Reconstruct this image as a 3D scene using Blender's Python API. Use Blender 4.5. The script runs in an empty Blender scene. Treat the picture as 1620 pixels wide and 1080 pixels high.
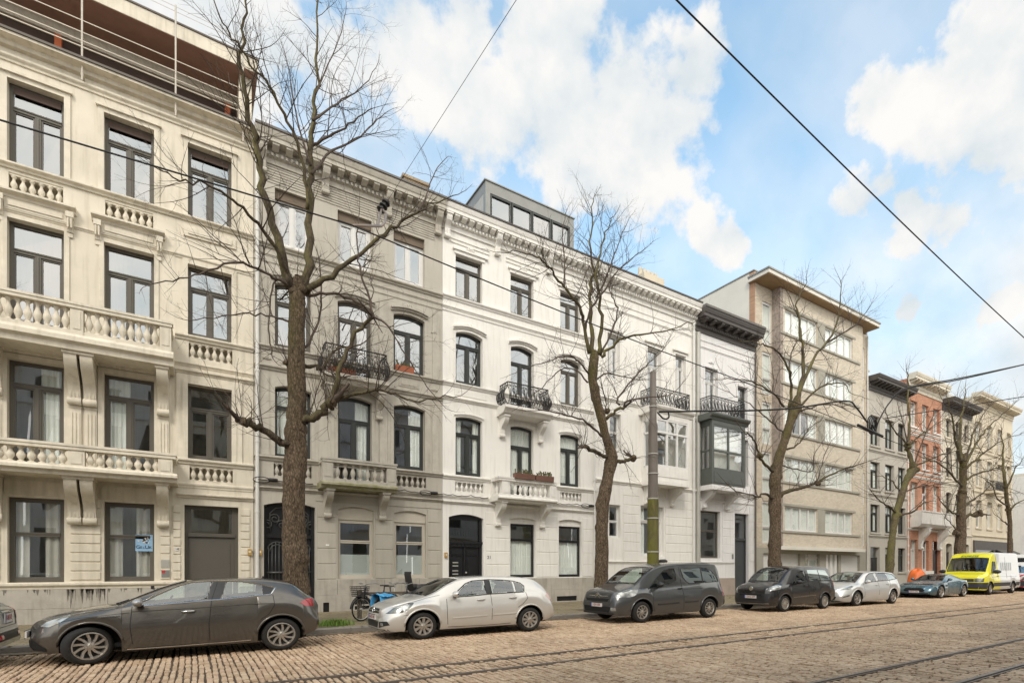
import bpy, bmesh, math, random
from mathutils import Vector, Matrix, noise
from mathutils.bvhtree import BVHTree

R = random.Random(11)
SC = bpy.context.scene
COL = SC.collection
PI = math.pi

# ---------------------------------------------------------------- camera
F, CX, HY, CZ = 866.0, 920.0, 898.0, 1.518       # focal length (px of 1620), principal x, horizon row, eye height
TH = math.atan2(1230.0, F)
S_, C_ = math.sin(TH), math.cos(TH)
cam = bpy.data.cameras.new('camera')
co = bpy.data.objects.new('camera', cam)
COL.objects.link(co)
co.location = (0, 0, CZ)
co.rotation_euler = Matrix(((S_, 0, -C_), (-C_, 0, -S_), (0, 1, 0))).to_euler()
cam.sensor_fit = 'HORIZONTAL'
cam.sensor_width = 36
cam.lens = F / 1620 * 36
cam.shift_x = (810 - CX) / 1620
cam.shift_y = (HY - 540) / 1620
cam.clip_start = 0.1
cam.clip_end = 2000
SC.camera = co


def at(px, py, Y):
    """point of the street plane at depth Y seen at this spot of the survey photograph"""
    u = (px - CX) / F
    x = Y * (C_ + u * S_) / (S_ - u * C_)
    return Vector((x, Y, CZ + (HY - py) * (x * C_ + Y * S_) / F))


# ---------------------------------------------------------------- objects
ORG = {}


def tag(o, label=None, cat=None, group=None, kind=None):
    if label: o['label'] = label
    if cat: o['category'] = cat
    if group: o['group'] = group
    if kind: o['kind'] = kind
    return o


def thing(name, label, cat, loc=(0, 0, 0), rz=0, group=None, scale=None):
    o = bpy.data.objects.new(name, None)
    COL.objects.link(o)
    o.empty_display_size = .3
    o.location = loc
    o.rotation_euler = (0, 0, rz)
    if scale: o.scale = scale
    ORG[o.name] = Vector(loc)
    return tag(o, label, cat, group)


def root_of(o):
    while o.parent: o = o.parent
    return o


def link(name, me, parent=None, loc=None, world=True):
    o = bpy.data.objects.new(name, me)
    COL.objects.link(o)
    if parent:
        o.parent = parent
    if loc is not None:
        l = Vector(loc)
        if parent and world:
            l = l - ORG[root_of(parent).name]
            p = parent
            while p.parent:
                l = l - p.location
                p = p.parent
        o.location = l
    return o


class MB:
    def __init__(s):
        s.v, s.f, s.m = [], [], []

    def face(s, pts, mi=0):
        n = len(s.v)
        s.v += [tuple(p) for p in pts]
        s.f.append(tuple(range(n, n + len(pts))))
        s.m.append(mi)
        return s

    def box(s, x0, x1, y0, y1, z0, z1, mi=0):
        if x0 > x1: x0, x1 = x1, x0
        if y0 > y1: y0, y1 = y1, y0
        if z0 > z1: z0, z1 = z1, z0
        n = len(s.v)
        s.v += [(x0, y0, z0), (x1, y0, z0), (x1, y1, z0), (x0, y1, z0), (x0, y0, z1), (x1, y0, z1), (x1, y1, z1), (x0, y1, z1)]
        for q in ((0, 3, 2, 1), (4, 5, 6, 7), (0, 1, 5, 4), (1, 2, 6, 5), (2, 3, 7, 6), (3, 0, 4, 7)):
            s.f.append(tuple(n + i for i in q))
            s.m.append(mi)
        return s

    def prism(s, poly, axis, a, b, mi=0):
        """polygon extruded from a to b; axis x: poly is (y,z), axis y: (x,z), axis z: (x,y)"""
        def P(p, t):
            return (t, p[0], p[1]) if axis == 'x' else (p[0], t, p[1]) if axis == 'y' else (p[0], p[1], t)
        n, k = len(s.v), len(poly)
        s.v += [P(p, a) for p in poly] + [P(p, b) for p in poly]
        s.f.append(tuple(n + i for i in range(k))); s.m.append(mi)
        s.f.append(tuple(n + k + i for i in reversed(range(k)))); s.m.append(mi)
        for i in range(k):
            j = (i + 1) % k
            s.f.append((n + j, n + i, n + k + i, n + k + j)); s.m.append(mi)
        return s

    def tube(s, pts, rad, n=6, mi=0, cap=True, flat=None):
        pts = [Vector(p) for p in pts]
        if not hasattr(rad, '__len__'): rad = [rad] * len(pts)
        base = len(s.v)
        up = Vector((.13, .31, 1)).normalized()
        prev = None
        for i, p in enumerate(pts):
            t = (pts[min(i + 1, len(pts) - 1)] - pts[max(i - 1, 0)])
            if t.length < 1e-9: t = Vector((0, 0, 1))
            t.normalize()
            a = (prev if prev is not None else up)
            a = a - t * a.dot(t)
            if a.length < 1e-4:
                a = Vector((1, 0, 0)) - t * t.x
            a.normalize()
            prev = a
            b = t.cross(a)
            for k in range(n):
                w = 2 * PI * k / n
                s.v.append(tuple(p + (a * math.cos(w) + b * math.sin(w)) * rad[i]))
        for i in range(len(pts) - 1):
            for k in range(n):
                q = (k + 1) % n
                s.f.append((base + i * n + k, base + i * n + q, base + (i + 1) * n + q, base + (i + 1) * n + k))
                s.m.append(mi)
        if cap:
            s.f.append(tuple(base + k for k in reversed(range(n)))); s.m.append(mi)
            e = base + (len(pts) - 1) * n
            s.f.append(tuple(e + k for k in range(n))); s.m.append(mi)
        return s

    def lathe(s, prof, n=12, c=(0, 0, 0), axis='z', mi=0, cap=True):
        base = len(s.v)
        for r, h in prof:
            for k in range(n):
                w = 2 * PI * k / n
                x, y = r * math.cos(w), r * math.sin(w)
                s.v.append((c[0] + x, c[1] + y, c[2] + h) if axis == 'z' else (c[0] + x, c[1] + h, c[2] + y) if axis == 'y' else (c[0] + h, c[1] + x, c[2] + y))
        for i in range(len(prof) - 1):
            for k in range(n):
                q = (k + 1) % n
                s.f.append((base + i * n + k, base + i * n + q, base + (i + 1) * n + q, base + (i + 1) * n + k))
                s.m.append(mi)
        if cap:
            s.f.append(tuple(base + k for k in range(n))); s.m.append(mi)
            e = base + (len(prof) - 1) * n
            s.f.append(tuple(e + k for k in range(n))); s.m.append(mi)
        return s

    def grid(s, rows, mi=0, closed=False):
        base, w = len(s.v), len(rows[0])
        for r in rows: s.v += [tuple(p) for p in r]
        for i in range(len(rows) - 1):
            for k in range(w - (0 if closed else 1)):
                q = (k + 1) % w
                s.f.append((base + i * w + k, base + i * w + q, base + (i + 1) * w + q, base + (i + 1) * w + k))
                s.m.append(mi)
        return s

    def mesh(s, name, mats, org=None, smooth=False, fix=True, angle=None):
        me = bpy.data.meshes.new(name)
        if org is not None:
            o = Vector(org)
            v = [(p[0] - o.x, p[1] - o.y, p[2] - o.z) for p in s.v]
        else:
            v = s.v
        me.from_pydata(v, [], s.f)
        for m in (mats if isinstance(mats, (list, tuple)) else [mats]): me.materials.append(m)
        me.polygons.foreach_set('material_index', s.m)
        if fix:
            bm = bmesh.new(); bm.from_mesh(me)
            bmesh.ops.recalc_face_normals(bm, faces=bm.faces)
            bm.to_mesh(me); bm.free()
        if smooth:
            me.polygons.foreach_set('use_smooth', [True] * len(me.polygons))
            if angle: me.set_sharp_from_angle(angle=math.radians(angle))
        me.update()
        return me

    def build(s, name, mats, parent=None, world=True, smooth=False, fix=True, angle=None):
        org = ORG[root_of(parent).name] if (parent and world) else None
        return link(name, s.mesh(name, mats, org, smooth, fix, angle), parent)


def text_mesh(txt, size, mat, extrude=.004, shear=0, align='CENTER'):
    cu = bpy.data.curves.new('lettering', 'FONT')
    cu.body, cu.size, cu.extrude, cu.shear = txt, size, extrude, shear
    cu.align_x, cu.align_y = align, 'CENTER'
    o = bpy.data.objects.new('lettering', cu)
    COL.objects.link(o)
    dg = bpy.context.evaluated_depsgraph_get()
    me = bpy.data.meshes.new_from_object(o.evaluated_get(dg))
    bpy.data.objects.remove(o)
    bpy.data.curves.remove(cu)
    me.materials.clear()
    me.materials.append(mat)
    return me


# ---------------------------------------------------------------- materials
def nt(name):
    m = bpy.data.materials.new(name)
    m.use_nodes = True
    t = m.node_tree
    return m, t, t.nodes, t.links, t.nodes['Principled BSDF']


def N(nodes, kind, **kw):
    n = nodes.new(kind)
    for k, v in kw.items(): setattr(n, k, v)
    return n


def sRGB(r, g, b):
    f = lambda c: (c / 255 / 12.92) if c <= 10 else ((c / 255 + .055) / 1.055) ** 2.4
    return (f(r), f(g), f(b))


def pmat(name, col, rough=.6, var=.1, vscale=1.5, bump=0, bscale=30, metal=0, spec=.5, streak=0, coat=0, obj=False, alt=None, altfac=.5, stretch=(1, 1, 1)):
    m, t, nd, lk, b = nt(name)
    b.inputs['Roughness'].default_value = rough
    b.inputs['Metallic'].default_value = metal
    b.inputs['Specular IOR Level'].default_value = spec
    if coat:
        b.inputs['Coat Weight'].default_value = coat
        b.inputs['Coat Roughness'].default_value = .04
    if obj:
        vec = N(nd, 'ShaderNodeTexCoord').outputs['Object']
    else:
        vec = N(nd, 'ShaderNodeNewGeometry').outputs['Position']
    mp = N(nd, 'ShaderNodeMapping'); mp.inputs['Scale'].default_value = stretch
    lk.new(vec, mp.inputs[0]); vec = mp.outputs[0]
    n1 = N(nd, 'ShaderNodeTexNoise'); n1.inputs['Scale'].default_value = vscale; n1.inputs['Detail'].default_value = 8; n1.inputs['Roughness'].default_value = .65
    lk.new(vec, n1.inputs['Vector'])
    rp = N(nd, 'ShaderNodeValToRGB')
    rp.color_ramp.elements[0].position, rp.color_ramp.elements[1].position = .3, .7
    c2 = alt or tuple(c * (1 - var) for c in col)
    c1 = tuple(min(1, c * (1 + var * .5)) for c in col)
    rp.color_ramp.elements[0].color = (*c2, 1); rp.color_ramp.elements[1].color = (*c1, 1)
    lk.new(n1.outputs['Fac'], rp.inputs[0])
    out = rp.outputs[0]
    if streak:
        mp2 = N(nd, 'ShaderNodeMapping'); mp2.inputs['Scale'].default_value = (5, 5, .45)
        lk.new(vec, mp2.inputs[0])
        n2 = N(nd, 'ShaderNodeTexNoise'); n2.inputs['Scale'].default_value = 1.6; n2.inputs['Detail'].default_value = 6
        lk.new(mp2.outputs[0], n2.inputs['Vector'])
        r2 = N(nd, 'ShaderNodeMapRange'); r2.inputs[1].default_value = .5; r2.inputs[2].default_value = .78; r2.inputs[3].default_value = 0; r2.inputs[4].default_value = streak
        lk.new(n2.outputs['Fac'], r2.inputs[0])
        mx = N(nd, 'ShaderNodeMix', data_type='RGBA')
        lk.new(r2.outputs[0], mx.inputs[0]); lk.new(out, mx.inputs[6])
        mx.inputs[7].default_value = (col[0] * .45, col[1] * .43, col[2] * .36, 1)
        out = mx.outputs[2]
    lk.new(out, b.inputs['Base Color'])
    if bump:
        n3 = N(nd, 'ShaderNodeTexNoise'); n3.inputs['Scale'].default_value = bscale; n3.inputs['Detail'].default_value = 5
        lk.new(vec, n3.inputs['Vector'])
        bp = N(nd, 'ShaderNodeBump'); bp.inputs['Strength'].default_value = bump; bp.inputs['Distance'].default_value = .02
        lk.new(n3.outputs['Fac'], bp.inputs['Height']); lk.new(bp.outputs[0], b.inputs['Normal'])
    return m


def brickmat(name, c1, c2, mortar, bw, bh, uv='xz', msize=.012, bump=.5, rough=.8, var=.25, off=.5, bias=0, wob=.0, vs=.7):
    m, t, nd, lk, b = nt(name)
    b.inputs['Roughness'].default_value = rough
    g = N(nd, 'ShaderNodeNewGeometry')
    sp = N(nd, 'ShaderNodeSeparateXYZ'); lk.new(g.outputs['Position'], sp.inputs[0])
    cb = N(nd, 'ShaderNodeCombineXYZ')
    for i, a in enumerate(uv): lk.new(sp.outputs['xyz'.index(a)], cb.inputs[i])
    vec = cb.outputs[0]
    if wob:
        wn = N(nd, 'ShaderNodeTexNoise'); wn.inputs['Scale'].default_value = 3.5; wn.inputs['Detail'].default_value = 3
        lk.new(g.outputs['Position'], wn.inputs['Vector'])
        sub = N(nd, 'ShaderNodeVectorMath', operation='SUBTRACT'); sub.inputs[1].default_value = (.5, .5, .5)
        lk.new(wn.outputs['Color'], sub.inputs[0])
        sc = N(nd, 'ShaderNodeVectorMath', operation='SCALE'); sc.inputs['Scale'].default_value = wob
        lk.new(sub.outputs[0], sc.inputs[0])
        ad = N(nd, 'ShaderNodeVectorMath', operation='ADD')
        lk.new(vec, ad.inputs[0]); lk.new(sc.outputs[0], ad.inputs[1]); vec = ad.outputs[0]
    bk = N(nd, 'ShaderNodeTexBrick'); bk.offset = off
    bk.inputs['Scale'].default_value = 1
    bk.inputs['Brick Width'].default_value = bw; bk.inputs['Row Height'].default_value = bh
    bk.inputs['Mortar Size'].default_value = msize; bk.inputs['Mortar Smooth'].default_value = .4
    bk.inputs['Bias'].default_value = bias
    bk.inputs['Color1'].default_value = (*c1, 1); bk.inputs['Color2'].default_value = (*c2, 1); bk.inputs['Mortar'].default_value = (*mortar, 1)
    lk.new(vec, bk.inputs['Vector'])
    n1 = N(nd, 'ShaderNodeTexNoise'); n1.inputs['Scale'].default_value = vs; n1.inputs['Detail'].default_value = 9; n1.inputs['Roughness'].default_value = .7
    lk.new(g.outputs['Position'], n1.inputs['Vector'])
    mr = N(nd, 'ShaderNodeMapRange'); mr.inputs[1].default_value = .3; mr.inputs[2].default_value = .7; mr.inputs[3].default_value = 1 - var; mr.inputs[4].default_value = 1 + var * .6
    lk.new(n1.outputs['Fac'], mr.inputs[0])
    mul = N(nd, 'ShaderNodeVectorMath', operation='SCALE')
    lk.new(bk.outputs['Color'], mul.inputs[0]); lk.new(mr.outputs[0], mul.inputs['Scale'])
    lk.new(mul.outputs[0], b.inputs['Base Color'])
    n2 = N(nd, 'ShaderNodeTexNoise'); n2.inputs['Scale'].default_value = 28; n2.inputs['Detail'].default_value = 4
    lk.new(g.outputs['Position'], n2.inputs['Vector'])
    ml = N(nd, 'ShaderNodeMath', operation='MULTIPLY_ADD'); ml.inputs[1].default_value = .35
    inv = N(nd, 'ShaderNodeMath', operation='SUBTRACT'); inv.inputs[0].default_value = 1
    lk.new(bk.outputs['Fac'], inv.inputs[1])
    lk.new(n2.outputs['Fac'], ml.inputs[0]); lk.new(inv.outputs[0], ml.inputs[2])
    bp = N(nd, 'ShaderNodeBump'); bp.inputs['Strength'].default_value = bump; bp.inputs['Distance'].default_value = .02
    lk.new(ml.outputs[0], bp.inputs['Height']); lk.new(bp.outputs[0], b.inputs['Normal'])
    return m


def glassmat(name, refl, tint=(.8, .85, .84), wave=.0012, rough=0.0):
    """window glass: reflecting coat over a tinted see-through pane"""
    m, t, nd, lk, b = nt(name)
    nd.remove(b)
    g = N(nd, 'ShaderNodeNewGeometry')
    n1 = N(nd, 'ShaderNodeTexNoise'); n1.inputs['Scale'].default_value = 1.1; n1.inputs['Detail'].default_value = 0
    lk.new(g.outputs['Position'], n1.inputs['Vector'])
    bp = N(nd, 'ShaderNodeBump'); bp.inputs['Strength'].default_value = 1; bp.inputs['Distance'].default_value = wave
    lk.new(n1.outputs['Fac'], bp.inputs['Height'])
    gl = N(nd, 'ShaderNodeBsdfGlossy'); gl.inputs['Roughness'].default_value = rough; gl.inputs['Color'].default_value = (.93, .95, .97, 1)
    lk.new(bp.outputs[0], gl.inputs['Normal'])
    tr = N(nd, 'ShaderNodeBsdfTransparent'); tr.inputs[0].default_value = (*tint, 1)
    dt = N(nd, 'ShaderNodeVectorMath', operation='DOT_PRODUCT'); lk.new(g.outputs['Incoming'], dt.inputs[0]); lk.new(g.outputs['Normal'], dt.inputs[1])
    ab = N(nd, 'ShaderNodeMath', operation='ABSOLUTE'); lk.new(dt.outputs['Value'], ab.inputs[0])
    iv = N(nd, 'ShaderNodeMath', operation='SUBTRACT'); iv.inputs[0].default_value = 1; lk.new(ab.outputs[0], iv.inputs[1])
    pw = N(nd, 'ShaderNodeMath', operation='POWER'); pw.inputs[1].default_value = 5; lk.new(iv.outputs[0], pw.inputs[0])
    mr = N(nd, 'ShaderNodeMapRange'); mr.inputs[3].default_value = refl; mr.inputs[4].default_value = 1
    lk.new(pw.outputs[0], mr.inputs[0])
    mx = N(nd, 'ShaderNodeMixShader')
    lk.new(mr.outputs[0], mx.inputs[0]); lk.new(tr.outputs[0], mx.inputs[1]); lk.new(gl.outputs[0], mx.inputs[2])
    lk.new(mx.outputs[0], nd['Material Output'].inputs[0])
    return m


def carpaint(name, col, metal=.6, rough=.32):
    m, t, nd, lk, b = nt(name)
    b.inputs['Base Color'].default_value = (*col, 1)
    b.inputs['Metallic'].default_value = metal
    b.inputs['Coat Weight'].default_value = 1
    b.inputs['Coat Roughness'].default_value = .03
    tc = N(nd, 'ShaderNodeTexCoord')
    n1 = N(nd, 'ShaderNodeTexNoise'); n1.inputs['Scale'].default_value = 2.2; n1.inputs['Detail'].default_value = 7
    lk.new(tc.outputs['Object'], n1.inputs['Vector'])
    mr = N(nd, 'ShaderNodeMapRange'); mr.inputs[1].default_value = .3; mr.inputs[2].default_value = .7; mr.inputs[3].default_value = rough - .04; mr.inputs[4].default_value = rough + .14
    lk.new(n1.outputs['Fac'], mr.inputs[0]); lk.new(mr.outputs[0], b.inputs['Roughness'])
    # road dust: dull film thickest on the lower panels
    sp = N(nd, 'ShaderNodeSeparateXYZ'); lk.new(tc.outputs['Object'], sp.inputs[0])
    d = N(nd, 'ShaderNodeMapRange'); d.inputs[1].default_value = .55; d.inputs[2].default_value = .15; d.inputs[3].default_value = 0; d.inputs[4].default_value = .3
    lk.new(sp.outputs[2], d.inputs[0])
    mu = N(nd, 'ShaderNodeMath', operation='MULTIPLY'); lk.new(d.outputs[0], mu.inputs[0]); lk.new(n1.outputs['Fac'], mu.inputs[1])
    mx = N(nd, 'ShaderNodeMix', data_type='RGBA'); lk.new(mu.outputs[0], mx.inputs[0])
    mx.inputs[6].default_value = (*col, 1); mx.inputs[7].default_value = (.16, .13, .1, 1)
    # the inner face of every panel is dark cabin lining
    g = N(nd, 'ShaderNodeNewGeometry'); li = N(nd, 'ShaderNodeBsdfDiffuse'); li.inputs[0].default_value = (.06, .058, .055, 1)
    ms = N(nd, 'ShaderNodeMixShader'); lk.new(g.outputs['Backfacing'], ms.inputs[0]); lk.new(b.outputs[0], ms.inputs[1]); lk.new(li.outputs[0], ms.inputs[2]); lk.new(ms.outputs[0], nd['Material Output'].inputs[0])
    lk.new(mx.outputs[2], b.inputs['Base Color'])
    return m


M = {}
M['cream'] = pmat('cream_stucco', (.70, .64, .53), .75, .12, .8, .15, 60, streak=.42)
M['creamtrim'] = pmat('cream_stone_trim', (.70, .64, .53), .75, .16, 2.2, .2, 50, streak=.45)
M['grey'] = pmat('greige_paint', (.465, .43, .37), .7, .09, .8, .1, 60, streak=.26)
M['greytrim'] = pmat('greige_trim', (.47, .435, .375), .75, .16, 3, .15, 50, streak=.4)
M['moss'] = pmat('mossy_stone', (.36, .33, .25), .85, .3, 4, .3, 40, alt=(.17, .17, .05))
M['white'] = pmat('white_paint', (.80, .775, .73), .65, .05, .9, .08, 60, streak=.26)
M['whitetrim'] = pmat('white_trim', (.78, .755, .71), .65, .09, 3, .1, 60, streak=.25)
M['lilac'] = pmat('cool_white_paint', (.76, .745, .74), .65, .05, .9, .06, 60, streak=.26)
M['stone'] = pmat('bluestone_plinth', (.44, .405, .355), .8, .22, 1.6, .25, 25, streak=.6)
M['stonedark'] = pmat('plinth_joint', (.14, .13, .11), .9)
M['frame'] = pmat('grey_brown_frame', (.11, .098, .08), .5, .06, 5)
M['framedark'] = pmat('black_green_frame', (.035, .038, .036), .4, .06, 5)
M['framewhite'] = pmat('white_frame', (.72, .71, .69), .4, .04, 5)
M['framecream'] = pmat('cream_frame', (.55, .5, .42), .5, .06, 5)
M['bayteal'] = pmat('grey_green_bay_paint', (.095, .105, .096), .5, .06, 4)
M['doorblack'] = pmat('black_door_paint', (.016, .016, .018), .3, .1, 6)
M['doorgrey'] = pmat('grey_brown_door', (.10, .09, .076), .45, .05, 4)
M['iron'] = pmat('black_ironwork', (.02, .019, .02), .5, .1, 8)
M['black'] = pmat('dark_void', (.006, .006, .006), .9)
M['interior'] = pmat('dim_room', (.3, .28, .25), .9, .2, .6)
M['curtain'] = pmat('white_curtain', (.86, .86, .82), .9, .06, 3)
M['linen'] = pmat('grey_linen', (.56, .53, .48), .9, .1, 3)
M['frost'] = pmat('frosted_film', (.52, .54, .51), .5, .05, 2)
M['brownbox'] = pmat('brown_shutter_box', (.155, .115, .08), .7, .15, 3)
M['blinddark'] = pmat('dark_brown_blind', (.075, .045, .034), .7, .15, 3)
M['mottled'] = pmat('mottled_stone', (.36, .3, .26), .8, .45, 7, .3, 20)
M['soffit'] = pmat('brown_wood_soffit', (.33, .19, .14), .7, .15, 3)
M['orange'] = pmat('orange_paint', (.55, .13, .04), .5)
M['brownclay'] = pmat('brown_trough', (.17, .085, .06), .8, .2, 6)
M['terracotta'] = pmat('terracotta', (.38, .12, .06), .8, .2, 6)
M['zinc'] = pmat('zinc_sheet', (.27, .27, .255), .45, .12, 2, metal=.3)
M['zinclight'] = pmat('light_zinc_seam', (.45, .44, .40), .5, .08, 2, metal=.2)
M['gutter'] = pmat('dark_gutter', (.12, .1, .085), .6)
M['pipe'] = pmat('white_downpipe', (.66, .65, .62), .5, .08, 3)
M['steel'] = pmat('pale_steel_rail', (.55, .5, .43), .4, .1, 5, metal=.2)
M['roofing'] = pmat('roof_felt', (.16, .15, .14), .9, .15, 2)
M['plaster'] = pmat('grey_render', (.70, .67, .60), .85, .08, .6, .1, 30, streak=.08)
M['corndark'] = pmat('dark_brown_cornice', (.085, .075, .07), .65, .15, 4)
M['brick'] = brickmat('buff_brick', sRGB(190, 177, 158), sRGB(210, 198, 180), sRGB(184, 173, 158), .21, .066, 'xz', .007, .3, var=.1)
M['brickbay'] = brickmat('pale_buff_brick', sRGB(198, 186, 168), sRGB(214, 204, 187), sRGB(186, 177, 162), .21, .066, 'xz', .007, .3, var=.1)
M['brickside'] = brickmat('orange_brick_edge', sRGB(168, 126, 98), sRGB(186, 148, 118), sRGB(165, 148, 128), .21, .066, 'xz', .007, .3, var=.15)
M['redbrick'] = brickmat('red_brick', sRGB(176, 116, 88), sRGB(196, 138, 108), sRGB(180, 156, 136), .21, .066, 'xz', .007, .3, var=.15)
M['concrete'] = pmat('grey_concrete', (.36, .34, .29), .8, .1, 1, .1, 30, streak=.15)
M['greyhouse'] = pmat('grey_render_far', (.5, .465, .41), .8, .08, 1, streak=.12)
M['yellowstone'] = pmat('yellow_stone', (.64, .565, .44), .8, .1, 1, streak=.15)
M['fawn'] = pmat('fawn_stone', (.62, .56, .46), .8, .1, 1, streak=.15)
M['glass'] = glassmat('glass_high', .38)
M['glasslow'] = glassmat('glass_low', .2, (.95, .98, .97))
M['glassbay'] = glassmat('glass_bay', .3, (.93, .95, .94))
M['ochre'] = pmat('ochre_box', (.45, .27, .06), .6)
M['paper'] = pmat('poster_blue', (.28, .47, .68), .7, .12, 8)
M['ink'] = pmat('poster_ink', (.02, .03, .06), .7)
M['inkwhite'] = pmat('poster_white', (.7, .66, .6), .7)
M['wire'] = pmat('wire_black', (.012, .01, .01), .6)
M['kerb'] = pmat('kerb_stone', (.2, .18, .155), .75, .25, 4, .3, 30)
# ---------------------------------------------------------------- facade kit
YF = 19.0


def wall_mesh(mb, x0, x1, z0, z1, Y, ops, d=.24, mi=0, ri=0):
    xs = sorted({x0, x1, *[o[0] for o in ops], *[o[1] for o in ops]})
    zs = sorted({z0, z1, *[o[2] for o in ops], *[o[3] for o in ops]})
    xs = [x for x in xs if x0 <= x <= x1]; zs = [z for z in zs if z0 <= z <= z1]
    for i in range(len(xs) - 1):
        for j in range(len(zs) - 1):
            mx, mz = (xs[i] + xs[i + 1]) / 2, (zs[j] + zs[j + 1]) / 2
            if any(o[0] < mx < o[1] and o[2] < mz < o[3] for o in ops): continue
            mb.face([(xs[i], Y, zs[j]), (xs[i + 1], Y, zs[j]), (xs[i + 1], Y, zs[j + 1]), (xs[i], Y, zs[j + 1])], mi)
    for o in ops:
        a, b, c, t = o[:4]
        rise = o[4] if len(o) > 4 else 0
        D = o[5] if len(o) > 5 else d
        n = 10 if rise else 1
        cv = [(a + (b - a) * k / n, t - rise * (2 * k / n - 1) ** 2) for k in range(n + 1)]
        if rise:
            for k in range(n):
                mb.face([(cv[k][0], Y, cv[k][1]), (cv[k + 1][0], Y, cv[k + 1][1]), (cv[k + 1][0], Y, t), (cv[k][0], Y, t)], mi)
        for k in range(n):
            mb.face([(cv[k][0], Y, cv[k][1]), (cv[k][0], Y + D, cv[k][1]), (cv[k + 1][0], Y + D, cv[k + 1][1]), (cv[k + 1][0], Y, cv[k + 1][1])], ri)
        mb.face([(a, Y, c), (a, Y, t - rise), (a, Y + D, t - rise), (a, Y + D, c)], ri)
        mb.face([(b, Y, c), (b, Y + D, c), (b, Y + D, t - rise), (b, Y, t - rise)], ri)
        mb.face([(a, Y, c), (a, Y + D, c), (b, Y + D, c), (b, Y, c)], ri)


def shell(mb, x0, x1, z0, z1, Y, depth=9, mi=0, roof=None):
    """side walls, back and flat roof"""
    mb.face([(x0, Y, z0), (x0, Y + depth, z0), (x0, Y + depth, z1), (x0, Y, z1)], mi)
    mb.face([(x1, Y, z0), (x1, Y, z1), (x1, Y + depth, z1), (x1, Y + depth, z0)], mi)
    mb.face([(x0, Y + depth, z0), (x1, Y + depth, z0), (x1, Y + depth, z1), (x0, Y + depth, z1)], mi)
    mb.face([(x0, Y, z1), (x0, Y + depth, z1), (x1, Y + depth, z1), (x1, Y, z1)], mi if roof is None else roof)


def pleats(x0, x1, z0, z1, y, mat, name, parent, amp=.03, wl=.11):
    mb = MB()
    n = max(8, int((x1 - x0) / wl * 6))
    ph = R.random() * 6
    lo, hi = [], []
    for k in range(n + 1):
        x = x0 + (x1 - x0) * k / n
        w = math.sin(ph + (x - x0) / wl * 2 * PI) * amp + math.sin(ph * 2 + (x - x0) / wl * 2.3) * amp * .5
        lo.append((x, y + w, z0)); hi.append((x, y + w * .6, z1))
    mb.grid([lo, hi])
    return mb.build(name, mat, parent, smooth=True, fix=False)


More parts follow.
